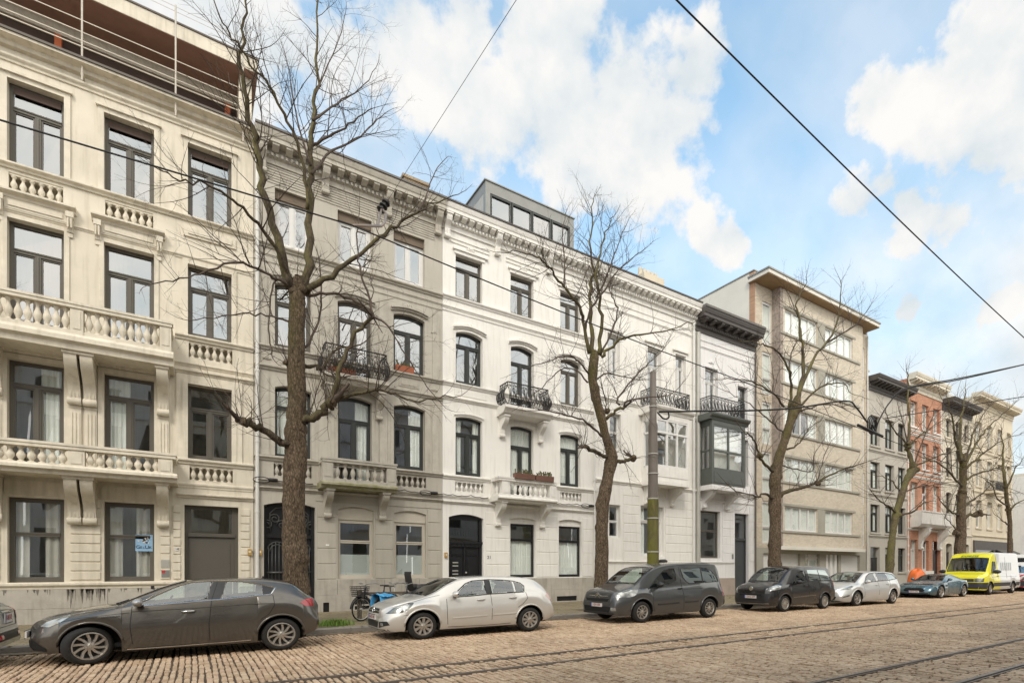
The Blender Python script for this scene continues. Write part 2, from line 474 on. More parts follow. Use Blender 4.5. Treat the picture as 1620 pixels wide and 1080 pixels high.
def window(parent, x0, x1, z0, z1, rise=0, Y=YF, rec=.18, fm='frame', gm='glass', transom=.3, mull=True, fw=.075, cur=None, panes_v=0, style=None, name='window', bar=None):
    y0, y1 = Y + rec, Y + rec + .07
    mb = MB()
    zt = z1 - rise
    mb.box(x0, x0 + fw, y0, y1, z0, zt)
    mb.box(x1 - fw, x1, y0, y1, z0, zt)
    mb.box(x0 + fw, x1 - fw, y0, y1, z0, z0 + fw * 1.3)
    mb.box(x0 + fw, x1 - fw, y0 - .012, y0, z0 + .01, z0 + fw * .6)
    if rise:
        n = 8
        cv = [(x0 + (x1 - x0) * k / n, z1 - rise * (2 * k / n - 1) ** 2) for k in range(n + 1)]
        poly = cv + [(p[0], p[1] - fw * 1.25) for p in reversed(cv)]
        for k in range(n):
            a, b = cv[k], cv[k + 1]
            mb.prism([(a[0], a[1] - fw * 1.25), (b[0], b[1] - fw * 1.25), b, a], 'y', y0, y1)
    else:
        mb.box(x0 + fw, x1 - fw, y0, y1, z1 - fw * 1.1, z1)
    ztr = z1 - (z1 - z0) * transom if transom else z1
    if transom:
        mb.box(x0 + fw, x1 - fw, y0 - .015, y1, ztr - .05, ztr + .05)
        mb.box(x0 + fw, x1 - fw, y0 - .035, y0 - .015, ztr + .01, ztr + .04)
    if mull:
        xm = (x0 + x1) / 2
        mb.box(xm - .055, xm + .055, y0 - .01, y1, z0 + fw, ztr - .05)
        mb.box(xm - .018, xm + .018, y0 - .028, y0 - .01, z0 + fw, ztr - .05)
        for a, b in ((x0 + fw, xm - .055), (xm + .055, x1 - fw)):   # casement stiles
            mb.box(a, a + .035, y0 + .012, y1, z0 + fw * 1.3, ztr - .05)
            mb.box(b - .035, b, y0 + .012, y1, z0 + fw * 1.3, ztr - .05)
            mb.box(a + .035, b - .035, y0 + .012, y1, ztr - .09, ztr - .05)
            mb.box(a + .035, b - .035, y0 + .012, y1, z0 + fw * 1.3, z0 + fw * 1.3 + .05)
    for k in range(panes_v):
        xm = x0 + (x1 - x0) * (k + 1) / (panes_v + 1)
        mb.box(xm - .045, xm + .045, y0 - .008, y1, z0 + fw, ztr - .05)
    w = mb.build(name, M[fm], parent)
    g = MB()
    cuts = [x0 + .02, (x0 + x1) / 2, x1 - .02] if mull else [x0 + .02, x1 - .02]
    if panes_v: cuts = [x0 + .02 + (x1 - x0 - .04) * k / (panes_v + 1) for k in range(panes_v + 2)]
    j = lambda: R.uniform(-.004, .004)
    yg = y0 + .045
    for k in range(len(cuts) - 1):
        a, b = cuts[k], cuts[k + 1]
        g.face([(a, yg + j(), z0 + .02), (b, yg + j(), z0 + .02), (b, yg + j(), ztr), (a, yg + j(), ztr)])
    if transom:
        g.face([(x0 + .02, yg + j(), ztr + .003), (x1 - .02, yg + j(), ztr + .003), (x1 - .02, yg + j(), z1), (x0 + .02, yg + j(), z1)])
    g.build('pane', M[gm], w, fix=False)
    yc = y0 + .09
    if cur == 'full':
        pleats(x0 + .02, x1 - .02, z0, ztr, yc, M['curtain'], 'curtain', w)
    elif cur == 'all':
        pleats(x0 + .02, x1 - .02, z0, z1, yc, M['curtain'], 'curtain', w)
    elif cur == 'sides':
        pleats(x0 + .02, x0 + (x1 - x0) * .3, z0, z1, yc, M['curtain'], 'curtain', w)
        pleats(x1 - (x1 - x0) * .27, x1 - .02, z0, z1, yc, M['curtain'], 'curtain', w)
    elif cur == 'linen':
        pleats(x0 + .02, x0 + (x1 - x0) * .34, z0, z1, yc, M['linen'], 'curtain', w, .03, .16)
        pleats(x1 - (x1 - x0) * .38, x1 - .02, z0, z1, yc, M['linen'], 'curtain', w, .03, .16)
    elif cur == 'left':
        pleats(x0 + .02, x0 + (x1 - x0) * .5, z0, z1, yc, M['curtain'], 'curtain', w)
    elif cur == 'right':
        pleats(x0 + (x1 - x0) * .55, x1 - .02, z0, z1, yc, M['curtain'], 'curtain', w)
    elif cur == 'blind':
        MB().box(x0 + .05, x1 - .05, y0 + .1, y0 + .11, ztr - (ztr - z0) * .0, z1).build('blind', M['curtain'], w)
    elif cur == 'frost':
        MB().face([(x0 + .05, y0 + .06, z0), (x1 - .05, y0 + .06, z0), (x1 - .05, y0 + .06, z0 + (ztr - z0) * .66), (x0 + .05, y0 + .06, z0 + (ztr - z0) * .66)]).build('frosted_film', M['frost'], w, fix=False)
    return w


BAL = {}


def baluster_mesh(h, r, mat):
    k = (round(h, 3), r, mat.name)
    if k not in BAL:
        prof = [(r * .8, 0), (r * .8, h * .06), (r * .45, h * .1), (r * .6, h * .2), (r * 1.0, h * .36), (r * .92, h * .5), (r * .5, h * .68), (r * .38, h * .82), (r * .6, h * .88), (r * .8, h * .92), (r * .8, h)]
        BAL[k] = MB().lathe(prof, 12).mesh('baluster', mat, smooth=True, angle=50)
    return BAL[k]


def balusters(part, x0, x1, n, y, z0, z1, mat, r=.075):
    me = baluster_mesh(z1 - z0, r, mat)
    for k in range(n):
        link('baluster', me, part, (x0 + (x1 - x0) * (k + .5) / n, y, z0))


def wall_balustrade(parent, x0, x1, z0, z1, n, mat, Y=YF, r=.07, dep=.335):
    """balusters standing in a recess of the wall; the recess is an opening of the wall mesh"""
    mb = MB()
    mb.box(x0, x1, Y + .02, Y + .16, z0, z0 + .06)
    mb.box(x0, x1, Y + .02, Y + .16, z1 - .05, z1)
    mb.face([(x0, Y + dep, z0), (x1, Y + dep, z0), (x1, Y + dep, z1), (x0, Y + dep, z1)])
    p = mb.build('balustrade', mat, parent)
    balusters(p, x0, x1, n, Y + .075, z0 + .06, z1 - .05, mat, r)
    return p


def bracket(mb, x, w, Y, ztop, h, d0, d1=.1, mi=0, roll=True):
    """console: S-shaped side profile, with scrolled ends"""
    n = 14
    pts = []
    for k in range(n + 1):
        t = k / n
        d = d1 + (d0 - d1) * (0.5 + 0.5 * math.cos(PI * min(1, t * 1.15))) + .035 * math.sin(t * 3 * PI) * (1 if t > .25 else .3)
        pts.append((Y - d, ztop - h * t))
    poly = [(Y + .01, ztop)] + pts + [(Y + .01, ztop - h)]
    mb.prism(poly, 'x', x - w / 2, x + w / 2, mi)
    mb.box(x - w / 2 - .03, x + w / 2 + .03, Y - d0 - .04, Y + .005, ztop - .001, ztop + .07, mi)
    if roll:
        rr = max(.06, d1 * .75)
        mb.lathe([(rr * .9, -w / 2 - .015), (rr, -w / 2), (rr, w / 2), (rr * .9, w / 2 + .015)], 12, (x, Y - d1 + .01, ztop - h + rr * .7), 'x', mi)
        for q in (-.3, 0, .3):
            mb.box(x + q * w - .012, x + q * w + .012, Y - d1 - .06, Y - .01, ztop - h - .0, ztop - h * .62, mi)


def band(mb, x0, x1, z0, z1, p, Y=YF, mi=0):
    """moulded string course: drip edge above, cove below"""
    h = z1 - z0
    mb.prism([(Y + .01, z0), (Y - p * .35, z0), (Y - p * .45, z0 + h * .3), (Y - p * .85, z0 + h * .5), (Y - p, z0 + h * .62), (Y - p, z0 + h * .9), (Y - p * .7, z1), (Y + .01, z1)], 'x', x0, x1, mi)


def cornice(parent, x0, x1, zb, zt, p, mat, mod_n, dent=True, big=(), Y=YF, gut=None, bigmat=None, name='cornice'):
    mb = MB()
    h = zt - zb
    mb.prism([(Y + .02, zb), (Y - .06, zb), (Y - .06, zb + h * .2), (Y - .12, zb + h * .25), (Y - .12, zb + h * .58), (Y - p * .86, zb + h * .6), (Y - p * .86, zb + h * .74), (Y - p * .92, zb + h * .78), (Y - p, zb + h * .93), (Y - p, zt), (Y + .02, zt)], 'x', x0, x1)
    if dent:
        n = int((x1 - x0) / .13)
        for k in range(n):
            x = x0 + (x1 - x0) * (k + .5) / n
            mb.box(x - .035, x + .035, Y - .19, Y - .11, zb + h * .24, zb + h * .36)
    for k in range(mod_n):
        x = x0 + (x1 - x0) * (k + .5) / mod_n
        if any(abs(x - b) < .25 for b in big): continue
        mb.prism([(Y - .115, zb + h * .4), (Y - .2, zb + h * .4), (Y - p * .8, zb + h * .52), (Y - p * .8, zb + h * .597), (Y - .115, zb + h * .597)], 'x', x - .09, x + .09)
    c = mb.build(name, mat, parent)
    for b in big:
        bm = MB()
        bracket(bm, b, .2, Y, zb + h * .52, h * .95, p * .75, .1)
        bm.build('bracket', bigmat or mat, parent)
    if gut:
        MB().box(x0, x1, Y - p - .03, Y - p + .12, zt + .002, zt + .07).build('gutter', gut, parent)
    return c


def rustication(mb, x0, x1, z0, z1, rows, Y=YF, p=.02, gap=.02, mi=0):
    own = not isinstance(mb, MB)
    if own: house, mat = mb; mb = MB()
    h = (z1 - z0) / rows
    for k in range(rows):
        a, b = z0 + k * h + gap / 2, z0 + (k + 1) * h - gap / 2
        mb.prism([(Y + .004, a - .0), (Y - p, a + .012), (Y - p, b - .012), (Y + .004, b)], 'x', x0, x1, mi)
    mb.box(x0, x1, Y - .003, Y + .004, z0 + .01, z1 - .01, mi)
    if own: mb.build('rustication', mat, house)


def architrave(mb, x0, x1, z0, z1, w=.13, p=.045, Y=YF, rise=0, mi=0, sill=False):
    n = 10 if rise else 1
    mb.box(x0 - w, x0, Y - p, Y + .003, z0, z1 - rise, mi)
    mb.box(x1, x1 + w, Y - p, Y + .003, z0, z1 - rise, mi)
    cv = [(x0 + (x1 - x0) * k / n, z1 - rise * (2 * k / n - 1) ** 2) for k in range(n + 1)]
    for k in range(n):
        a, b = cv[k], cv[k + 1]
        mb.prism([a, b, (b[0], b[1] + w), (a[0], a[1] + w)], 'y', Y - p, Y + .003, mi)
    mb.box(x0 - w, x0, Y - p, Y + .003, z1 - rise, z1 - rise + w, mi)
    mb.box(x1, x1 + w, Y - p, Y + .003, z1 - rise, z1 - rise + w, mi)


def hood(mb, x0, x1, z, p=.16, h=.14, Y=YF, rise=0, mi=0):
    """label mould over a window, arched with the head"""
    n = 10
    for k in range(n):
        t0, t1 = k / n, (k + 1) / n
        a = (x0 + (x1 - x0) * t0, z - rise * (2 * t0 - 1) ** 2)
        b = (x0 + (x1 - x0) * t1, z - rise * (2 * t1 - 1) ** 2)
        mb.prism([a, b, (b[0], b[1] + h * .5), (a[0], a[1] + h * .5)], 'y', Y - p * .5, Y + .003, mi)
        mb.prism([(a[0], a[1] + h * .5), (b[0], b[1] + h * .5), (b[0], b[1] + h), (a[0], a[1] + h)], 'y', Y - p, Y + .003, mi)


def ornament(mb, x, z, s=.2, Y=YF, mi=0):
    """plaster cartouche: shell of overlapping lobes"""
    for k in range(7):
        a = PI * k / 6
        mb.lathe([(s * .05, -s * .12), (s * .2, -s * .05), (s * .17, s * .1)], 8, (x + math.cos(a) * s * .55, Y - .02, z + math.sin(a) * s * .5), 'y', mi)
    mb.lathe([(s * .08, -s * .3), (s * .28, -s * .16), (s * .3, s * .1)], 10, (x, Y - .02, z + s * .1), 'y', mi)
    mb.prism([(x - s, z - s * .12), (x, z - s * .3), (x + s, z - s * .12), (x + s * .7, z + s * .02), (x, z - s * .1), (x - s * .7, z + s * .02)], 'y', Y - .035, Y + .002, mi)


def scroll_rail(parent, x0, x1, y0, Y, z0, z1, cell=.24, bulge=.0, r=.011, name='railing'):
    """wrought-iron balcony front and returns made of C and S scrolls"""
    mb = MB()
    h = z1 - z0

    def path():
        pts = [(x0, Y), (x0, y0), (x1, y0), (x1, Y)]
        return pts

    def off(z):   # belly of the bombe railing
        t = (z - z0) / h
        return bulge * math.sin(PI * min(1, t * 1.25)) if t < .8 else 0
    segs = [((x0, Y), (x0, y0)), ((x0, y0), (x1, y0)), ((x1, y0), (x1, Y))]
    nrm = [(-1, 0), (0, -1), (1, 0)]
    for (a, b), nr in zip(segs, nrm):
        L = math.hypot(b[0] - a[0], b[1] - a[1])
        n = max(2, round(L / cell))

        def P(s, t):
            o = off(z0 + t * h)
            return (a[0] + (b[0] - a[0]) * s / L + nr[0] * o, a[1] + (b[1] - a[1]) * s / L + nr[1] * o, z0 + t * h)
        mb.tube([P(0, 1), P(L, 1)], .022, 6)
        mb.tube([P(0, .86), P(L, .86)], r, 5)
        mb.tube([P(0, .03), P(L, .03)], .014, 5)
        for k in range(n + 1):
            s = L * k / n
            mb.tube([P(s, t / 8) for t in range(9)], r * 1.1, 5)
        for k in range(n):
            c, w = L * (k + .5) / n, L / n
            for sg in (1, -1):
                pts = []
                for q in range(17):     # S scroll
                    t = q / 16
                    ang = t * 2.6 * PI
                    rr = w * (.43 - .3 * t)
                    pts.append(P(c + sg * rr * math.cos(ang), .45 + sg * (.2 - .12 * t) * math.sin(ang) * 1.5))
                mb.tube(pts, r, 4, cap=False)
                pts = [P(c + sg * w * .42 * math.cos(u), .66 + .17 * math.sin(u)) for u in [PI * i / 8 for i in range(9)]]
                mb.tube(pts, r * .9, 4, cap=False)
                pts = [P(c + sg * w * .2 + w * .17 * math.cos(u), .17 + .1 * math.sin(u)) for u in [2 * PI * i / 10 for i in range(11)]]
                mb.tube(pts, r * .9, 4, cap=False)
            pts = [P(c + w * .3 * math.cos(u), .93 + .045 * math.sin(u)) for u in [2 * PI * i / 10 for i in range(11)]]
            mb.tube(pts, r * .8, 4, cap=False)
    return mb.build(name, M['iron'], parent, smooth=True)


def stone_balcony(parent, x0, x1, y0, zs0, zs1, zr0, zr1, mat, slabmat=None, groups=(), ped=(), pw=.24, Y=YF, r=.075, ends=(True, True)):
    """slab, pedestals, rail as the part 'balcony'; balusters as its sub-parts"""
    mb = MB()
    h = zs1 - zs0
    mb.prism([(Y, zs0), (y0 + .12, zs0), (y0 + .1, zs0 + h * .35), (y0, zs0 + h * .5), (y0, zs0 + h * .8), (y0 + .05, zs1), (Y, zs1)], 'x', x0 - .03, x1 + .03, 1 if slabmat else 0)
    yb0, yb1 = y0 + .06, y0 + .28
    mb.box(x0 + .03, x1 - .03, yb0 + .02, yb1 - .02, zs1, zr0)
    mb.box(x0, x1, yb0 - .03, yb1 + .03, zr1 - .11, zr1 - .03)
    mb.box(x0 - .02, x1 + .02, yb0 - .05, yb1 + .05, zr1 - .03, zr1 + .03)
    for c in ped:
        mb.box(c - pw / 2, c + pw / 2, yb0, yb1, zs1, zr1 - .11)
        mb.box(c - pw / 2 + .05, c + pw / 2 - .05, yb0 - .015, yb0, zr0 + .04, zr1 - .17)
    for e, on in zip((x0, x1), ends):          # returns to the wall
        if not on: continue
        sg = 1 if e == x0 else -1
        mb.box(e + sg * .03, e + sg * .25, yb1, Y, zs1, zr0)
        mb.box(e, e + sg * .28, yb1 + .03, Y, zr1 - .11, zr1 + .02)
        mb.box(e + sg * .02, e + sg * .26, Y - .16, Y, zr0, zr1 - .11)
    b = mb.build('balcony', [mat, slabmat or mat], parent)
    for a, c, n in groups:
        balusters(b, a, c, n, (yb0 + yb1) / 2, zr0, zr1 - .11, mat, r)
    for e, on in zip((x0, x1), ends):
        if not on: continue
        sg = 1 if e == x0 else -1
        L = Y - .16 - yb1
        me = baluster_mesh(zr1 - .11 - zr0, r, mat)
        for k in range(max(1, int(L / .2))):
            link('baluster', me, b, (e + sg * .14, yb1 + L * (k + .5) / max(1, int(L / .2)), zr0))
    return b


def downpipe(parent, x, z0, z1, mat, r=.05, Y=YF, name='downpipe'):
    mb = MB()
    mb.tube([(x, Y - .09, z0), (x, Y - .09, z1)], r, 10)
    z = z0 + .8
    while z < z1:
        mb.lathe([(r + .012, -.03), (r + .012, .03)], 10, (x, Y - .09, z))
        mb.box(x - .012, x + .012, Y - .09, Y + .01, z - .012, z + .012)
        z += 2.1
    return mb.build(name, mat, parent, smooth=True, angle=40)
GZ = .12      # pavement level at the facades


# ======================================================= house A: cream mansion
def house_cream():
    h = thing('townhouse', 'cream stucco mansion with long balustraded balconies and a set-back brown roof storey', 'house', (-2, YF, GZ))
    Xa, Xb = -9.0, 1.395
    cols = [(-5.75, -4.72), (-3.77, -2.75), (-1.98, -.94), (-.19, .85)]
    ops = []
    for i, (a, b) in enumerate(cols):
        ops.append((a, b, 11.42, 13.48))
        ops.append((a, b, 7.2 if i < 3 else 8.08, 10.08))
        ops.append((a, b, 4.0 if i < 3 else 4.6, 6.65 if i < 3 else 6.7))
        if i < 3: ops.append((a, b, 1.16, 3.27)); ops.append((a + .02, b - .02, 10.72, 11.2, 0, .34))
    ops += [(-.27, 1.02, .14, 3.3), (-.17, .87, 7.42, 7.92, 0, .34), (-.15, .88, 3.95, 4.42, 0, .34)]
    mb = MB()
    wall_mesh(mb, Xa, Xb, GZ, 14.62, YF, ops)
    shell(mb, Xa, Xb, GZ, 14.62, YF, 9, 0, 1)
    wall = mb.build('wall', [M['cream'], M['roofing']], h)
    # mouldings
    t = MB()
    band(t, Xa, Xb, 11.28, 11.42, .13)
    for a, b in cols: architrave(t, a, b, 11.42, 13.48, .12, .04); t.box(a - .16, b + .16, YF - .1, YF, 13.6, 13.66)
    band(t, Xa, Xb, 13.88, 14.05, .1)
    band(t, Xa, -.48 + .0, 10.22, 10.3, .05); band(t, -.48, Xb, 10.2, 10.32, .06)
    band(t, -.48, Xb, 7.94, 8.08, .1); band(t, -.48, Xb, 7.2, 7.3, .06); band(t, -.48, Xb, 6.98, 7.1, .1)
    band(t, -.42, Xb, 4.45, 4.6, .1); band(t, -.42, Xb, 3.78, 3.92, .05); band(t, -.42, Xb, 3.5, 3.62, .1)
    # label hoods with consoles over the second-floor windows
    for a, b in cols[:3]:
        band(t, a - .24, b + .24, 10.55, 10.72, .22)
        t.box(a - .05, b + .05, YF - .06, YF + .002, 10.3, 10.55); t.box(a + .02, b - .02, YF - .085, YF - .058, 10.36, 10.49)
        for x in (a - .12, b + .12):
            t.box(x - .075, x + .075, YF - .17, YF + .002, 10.42, 10.56)
            t.prism([(YF, 10.06), (YF - .06, 10.08), (YF - .1, 10.2), (YF - .15, 10.42), (YF, 10.42)], 'x', x - .06, x + .06)
            for q in (-.03, .03): t.box(x + q - .012, x + q + .012, YF - .165, YF, 10.16, 10.4)
            t.box(x - .05, x + .05, YF - .04, YF + .002, 9.96, 10.06)
    architrave(t, cols[3][0], cols[3][1], 8.08, 10.08, .12, .04)
    t.box(cols[3][0] - .1, cols[3][1] + .1, YF - .05, YF + .002, 10.85, 11.15); t.box(cols[3][0], cols[3][1], YF - .08, YF - .048, 10.92, 11.08)
    for a, b in cols[:3]:
        architrave(t, a, b, 7.2, 10.08, .1, .035)
        architrave(t, a, b, 4.0, 6.65, .12, .04)
        t.box(a - .12, b + .12, YF - .06, YF + .002, 6.72 + .07, 7.0); t.box(a - .05, b + .05, YF - .08, YF - .058, 6.83, 6.94)
        t.box(a - .05, b + .05, YF - .04, YF + .002, 3.33, 3.68)
    architrave(t, cols[3][0], cols[3][1], 4.6, 6.7, .26, .05); architrave(t, cols[3][0], cols[3][1], 4.6, 6.7, .12, .07)
    # fluted strips below the first-floor consoles
    for x in (-4.27, -3.96, -2.54, -2.24, -.74):
        t.box(x - .12, x + .12, YF - .05, YF + .002, 4.0, 5.62)
        for q in (-.07, 0, .07): t.box(x + q - .02, x + q + .02, YF - .07, YF - .048, 4.1, 5.5)
        t.box(x - .13, x + .13, YF - .07, YF + .002, 5.62, 5.68)
    t.build('moulding', M['creamtrim'], h)
    r = (h, M['cream'])
    for a, b in ((-2.63, -2.05), (-.80, -.60), (1.08, 1.3), (-4.62, -3.9), (-.52, -.36), (-8.8, -5.85)):
        rustication(r, a, b, 1.2, 3.28 if a > -.6 else 2.62, 9 if a > -.6 else 6, gap=.025, p=.03)
    rustication(r, -2.63, -2.05, 2.62, 3.3, 3, p=.03)
    p = MB()
    for k, (a, b) in enumerate(((-9, -6.2), (-6.19, -4.3), (-4.29, -2.625), (-2.615, -1.905), (-1.895, -.3))):
        p.box(a, b, YF - .05, YF + .01, .5, .98)
    p.box(-9, -.3, YF - .07, YF + .01, GZ, .495); p.box(1.04, Xb, YF - .05, YF + .01, GZ, .98)
    dr = random.Random(12)
    for k in range(55):
        x = dr.choice((dr.gauss(-2.25, .28), dr.uniform(-3.9, -.5))); L = dr.uniform(.05, .42) * (1 if -2.7 < x < -1.9 else .4); w = dr.uniform(.008, .03)
        p.face([(x - w, YF - .053, .978), (x + w, YF - .053, .978), (x + w * .5, YF - .053, .978 - L * .6), (x + w * .1, YF - .053, .978 - L), (x - w * .4, YF - .053, .978 - L * .7)], 1)
    p.build('plinth', [M['stone'], pmat('soot_stain', (.2, .182, .155), .9, .45, 14)], h, fix=False)
    l = MB()
    band(l, -9, -.3, .985, 1.15, .09)
    l.build('plinth_ledge', M['creamtrim'], h)
    # gutter and parapet
    g = MB()
    g.prism([(YF, 14.2), (YF - .12, 14.22), (YF - .16, 14.3), (YF - .36, 14.34), (YF - .36, 14.4), (YF, 14.4)], 'x', Xa, Xb)
    g.box(Xa, Xb, YF + .02, YF + .2, 14.6, 14.72)
    g.build('cornice', M['creamtrim'], h)
    MB().box(Xa, Xb, YF - .4, YF - .27, 14.403, 14.46).build('gutter', M['gutter'], h)
    # balconies
    ped = (-5.0 + .0, -4.12, -2.39, -.66)
    b2 = stone_balcony(h, -9, -.52, 18.0, 6.86, 7.22, 7.32, 7.97, M['creamtrim'], None, [(-4.0, -2.52, 9), (-2.26, -.8, 9), (-5.7, -4.24, 9)], ped[1:], .24, ends=(False, True), r=.08)
    b1 = stone_balcony(h, -9, -.44, 17.96, 3.78, 4.0, 4.02, 4.5, M['creamtrim'], None, [(-4.0, -2.56, 8), (-2.24, -.76, 8), (-5.7, -4.24, 8)], ped[1:], .3, ends=(False, True), r=.085)
    for b, z, hh in ((b2, 6.86, 1.08), (b1, 3.78, 1.05)):
        for x in (-4.27, -3.96, -2.54, -2.24, -.74):
            m = MB(); bracket(m, x, .24, YF, z - .07, hh, .78, .13)
            m.build('bracket', M['creamtrim'], b, smooth=True, angle=40)
    # windows
    for i, (a, b) in enumerate(cols):
        window(h, a, b, 11.42, 13.48, gm='glass', transom=.29)
        MB().box(a + .08, b - .08, YF + .15, YF + .176, 13.24, 13.4).build('blind_box', M['blinddark'], h)
        window(h, a, b, 7.2 if i < 3 else 8.08, 10.08, gm='glass', transom=.24 if i < 3 else .3)
        window(h, a, b, 4.0 if i < 3 else 4.6, 6.65 if i < 3 else 6.7, gm='glasslow', transom=.22 if i < 3 else .31, cur=('right', 'right', 'left', None)[i])
        if i < 3: window(h, a, b, 1.16, 3.27, gm='glasslow', transom=.43, mull=False, fw=.1, cur='linen')
    for a, b in cols[:3]: wall_balustrade(h, a + .02, b - .02, 10.72, 11.2, 6, M['creamtrim'])
    wall_balustrade(h, -.17, .87, 7.42, 7.92, 6, M['creamtrim'])
    wall_balustrade(h, -.15, .88, 3.95, 4.42, 6, M['creamtrim'])
    # door
    d = MB()
    y = YF + .16
    d.box(-.27, -.19, y, y + .08, GZ, 3.3); d.box(.94, 1.02, y, y + .08, GZ, 3.3); d.box(-.19, .94, y, y + .08, 3.2, 3.3)
    d.box(-.19, .94, y - .03, y + .08, 2.42, 2.52); d.box(-.19, .94, y + .03, y + .08, GZ, 2.42)
    d.box(.0, .82, y + .018, y + .03, .3, 2.3)
    d.box(-.19, -.11, y + .01, y + .07, 2.52, 3.2); d.box(.86, .94, y + .01, y + .07, 2.52, 3.2)
    dd = d.build('door', M['doorgrey'], h)
    MB().face([(-.11, y + .05, 2.52), (.86, y + .05, 2.52), (.86, y + .052, 3.2), (-.11, y + .052, 3.2)]).build('pane', M['glasslow'], dd, fix=False)
    hd = MB(); hd.tube([(.88, y - .05, .75), (.88, y - .05, 1.2)], .014, 8)
    for z in (.8, 1.15): hd.box(.87, .89, y - .05, y + .03, z - .01, z + .01)
    hd.build('handle', M['steel'], dd)
    # letter slot, bell panel, number plate
    m = MB(); m.box(-.79, -.60, YF - .045, YF - .025, 1.53, 1.75)
    for k in range(4): m.box(-.775, -.615, YF - .05, YF - .044, 1.56 + k * .045, 1.585 + k * .045)
    m.build('letter_box', M['zinclight'], h)
    m = MB(); m.box(-.78, -.6, YF - .045, YF - .025, 1.27, 1.46); bp = m.build('doorbell_panel', M['zinc'], h)
    MB().box(-.77, -.7, YF - .05, YF - .044, 1.38, 1.45).build('badge', pmat('red_badge', (.5, .03, .03), .5), bp)
    np_ = MB().box(-.48, -.4, YF - .045, YF - .03, 2.0, 2.1).build('number_plate', M['whitetrim'], h)
    link('numeral', text_mesh('14', .08, M['ink']), np_, (-.44, YF - .047, 2.05)).rotation_euler = (PI / 2, 0, 0)
    # roof storey
    s = MB()
    s.box(Xa, Xb, 20.4, 20.5, 14.63, 15.3, 2); s.box(Xa, Xb, 20.3, 20.5, 15.98, 16.28)
    s.face([(Xb - .02, 20.4, 14.6), (Xb - .02, 28, 14.6), (Xb - .02, 28, 16.3), (Xb - .02, 20.4, 16.3)])
    s.box(Xb - .35, Xb - .02, 19.3, 20.4, 14.72, 16.28)
    s.build('roof_storey', [M['creamtrim'], M['creamtrim'], M['soffit']], h)
    MB().box(Xa, Xb - .36, 20.47, 20.49, 15.3, 15.98).build('roof_window', M['blinddark'], h)
    c = MB(); c.box(Xa, Xb + .12, 18.98, 28, 16.3, 16.68); c.build('roof', M['creamtrim'], h)
    MB().box(Xa, Xb + .1, 19.0, 20.39, 16.285, 16.297).build('soffit', M['soffit'], h)
    MB().box(Xa, Xb + .14, 18.95, 28, 16.685, 16.73).build('roof_edge', M['gutter'], h)
    for x in (-3.05, .8): MB().box(x - .07, x + .07, 20.2, 20.36, 14.63, 15.9).build('post', M['orange'], h)
    rl = MB()
    for x in (-6.2, -4.3, -2.38, -.46, 1.12):
        rl.tube([(x, 18.75, 13.95), (x, 18.75, 17.0)], .022, 6); rl.box(x - .03, x + .03, 18.75, 19, 14.08, 14.12)
    for z in (14.8, 14.95, 15.17, 15.47): rl.tube([(Xa, 18.75, z), (1.12, 18.75, z)], .014, 5)
    for z in (16.82, 16.95): rl.tube([(Xa, 18.75, z), (1.12, 18.75, z)], .007, 5)
    rl.build('roof_railing', M['steel'], h)
    return h


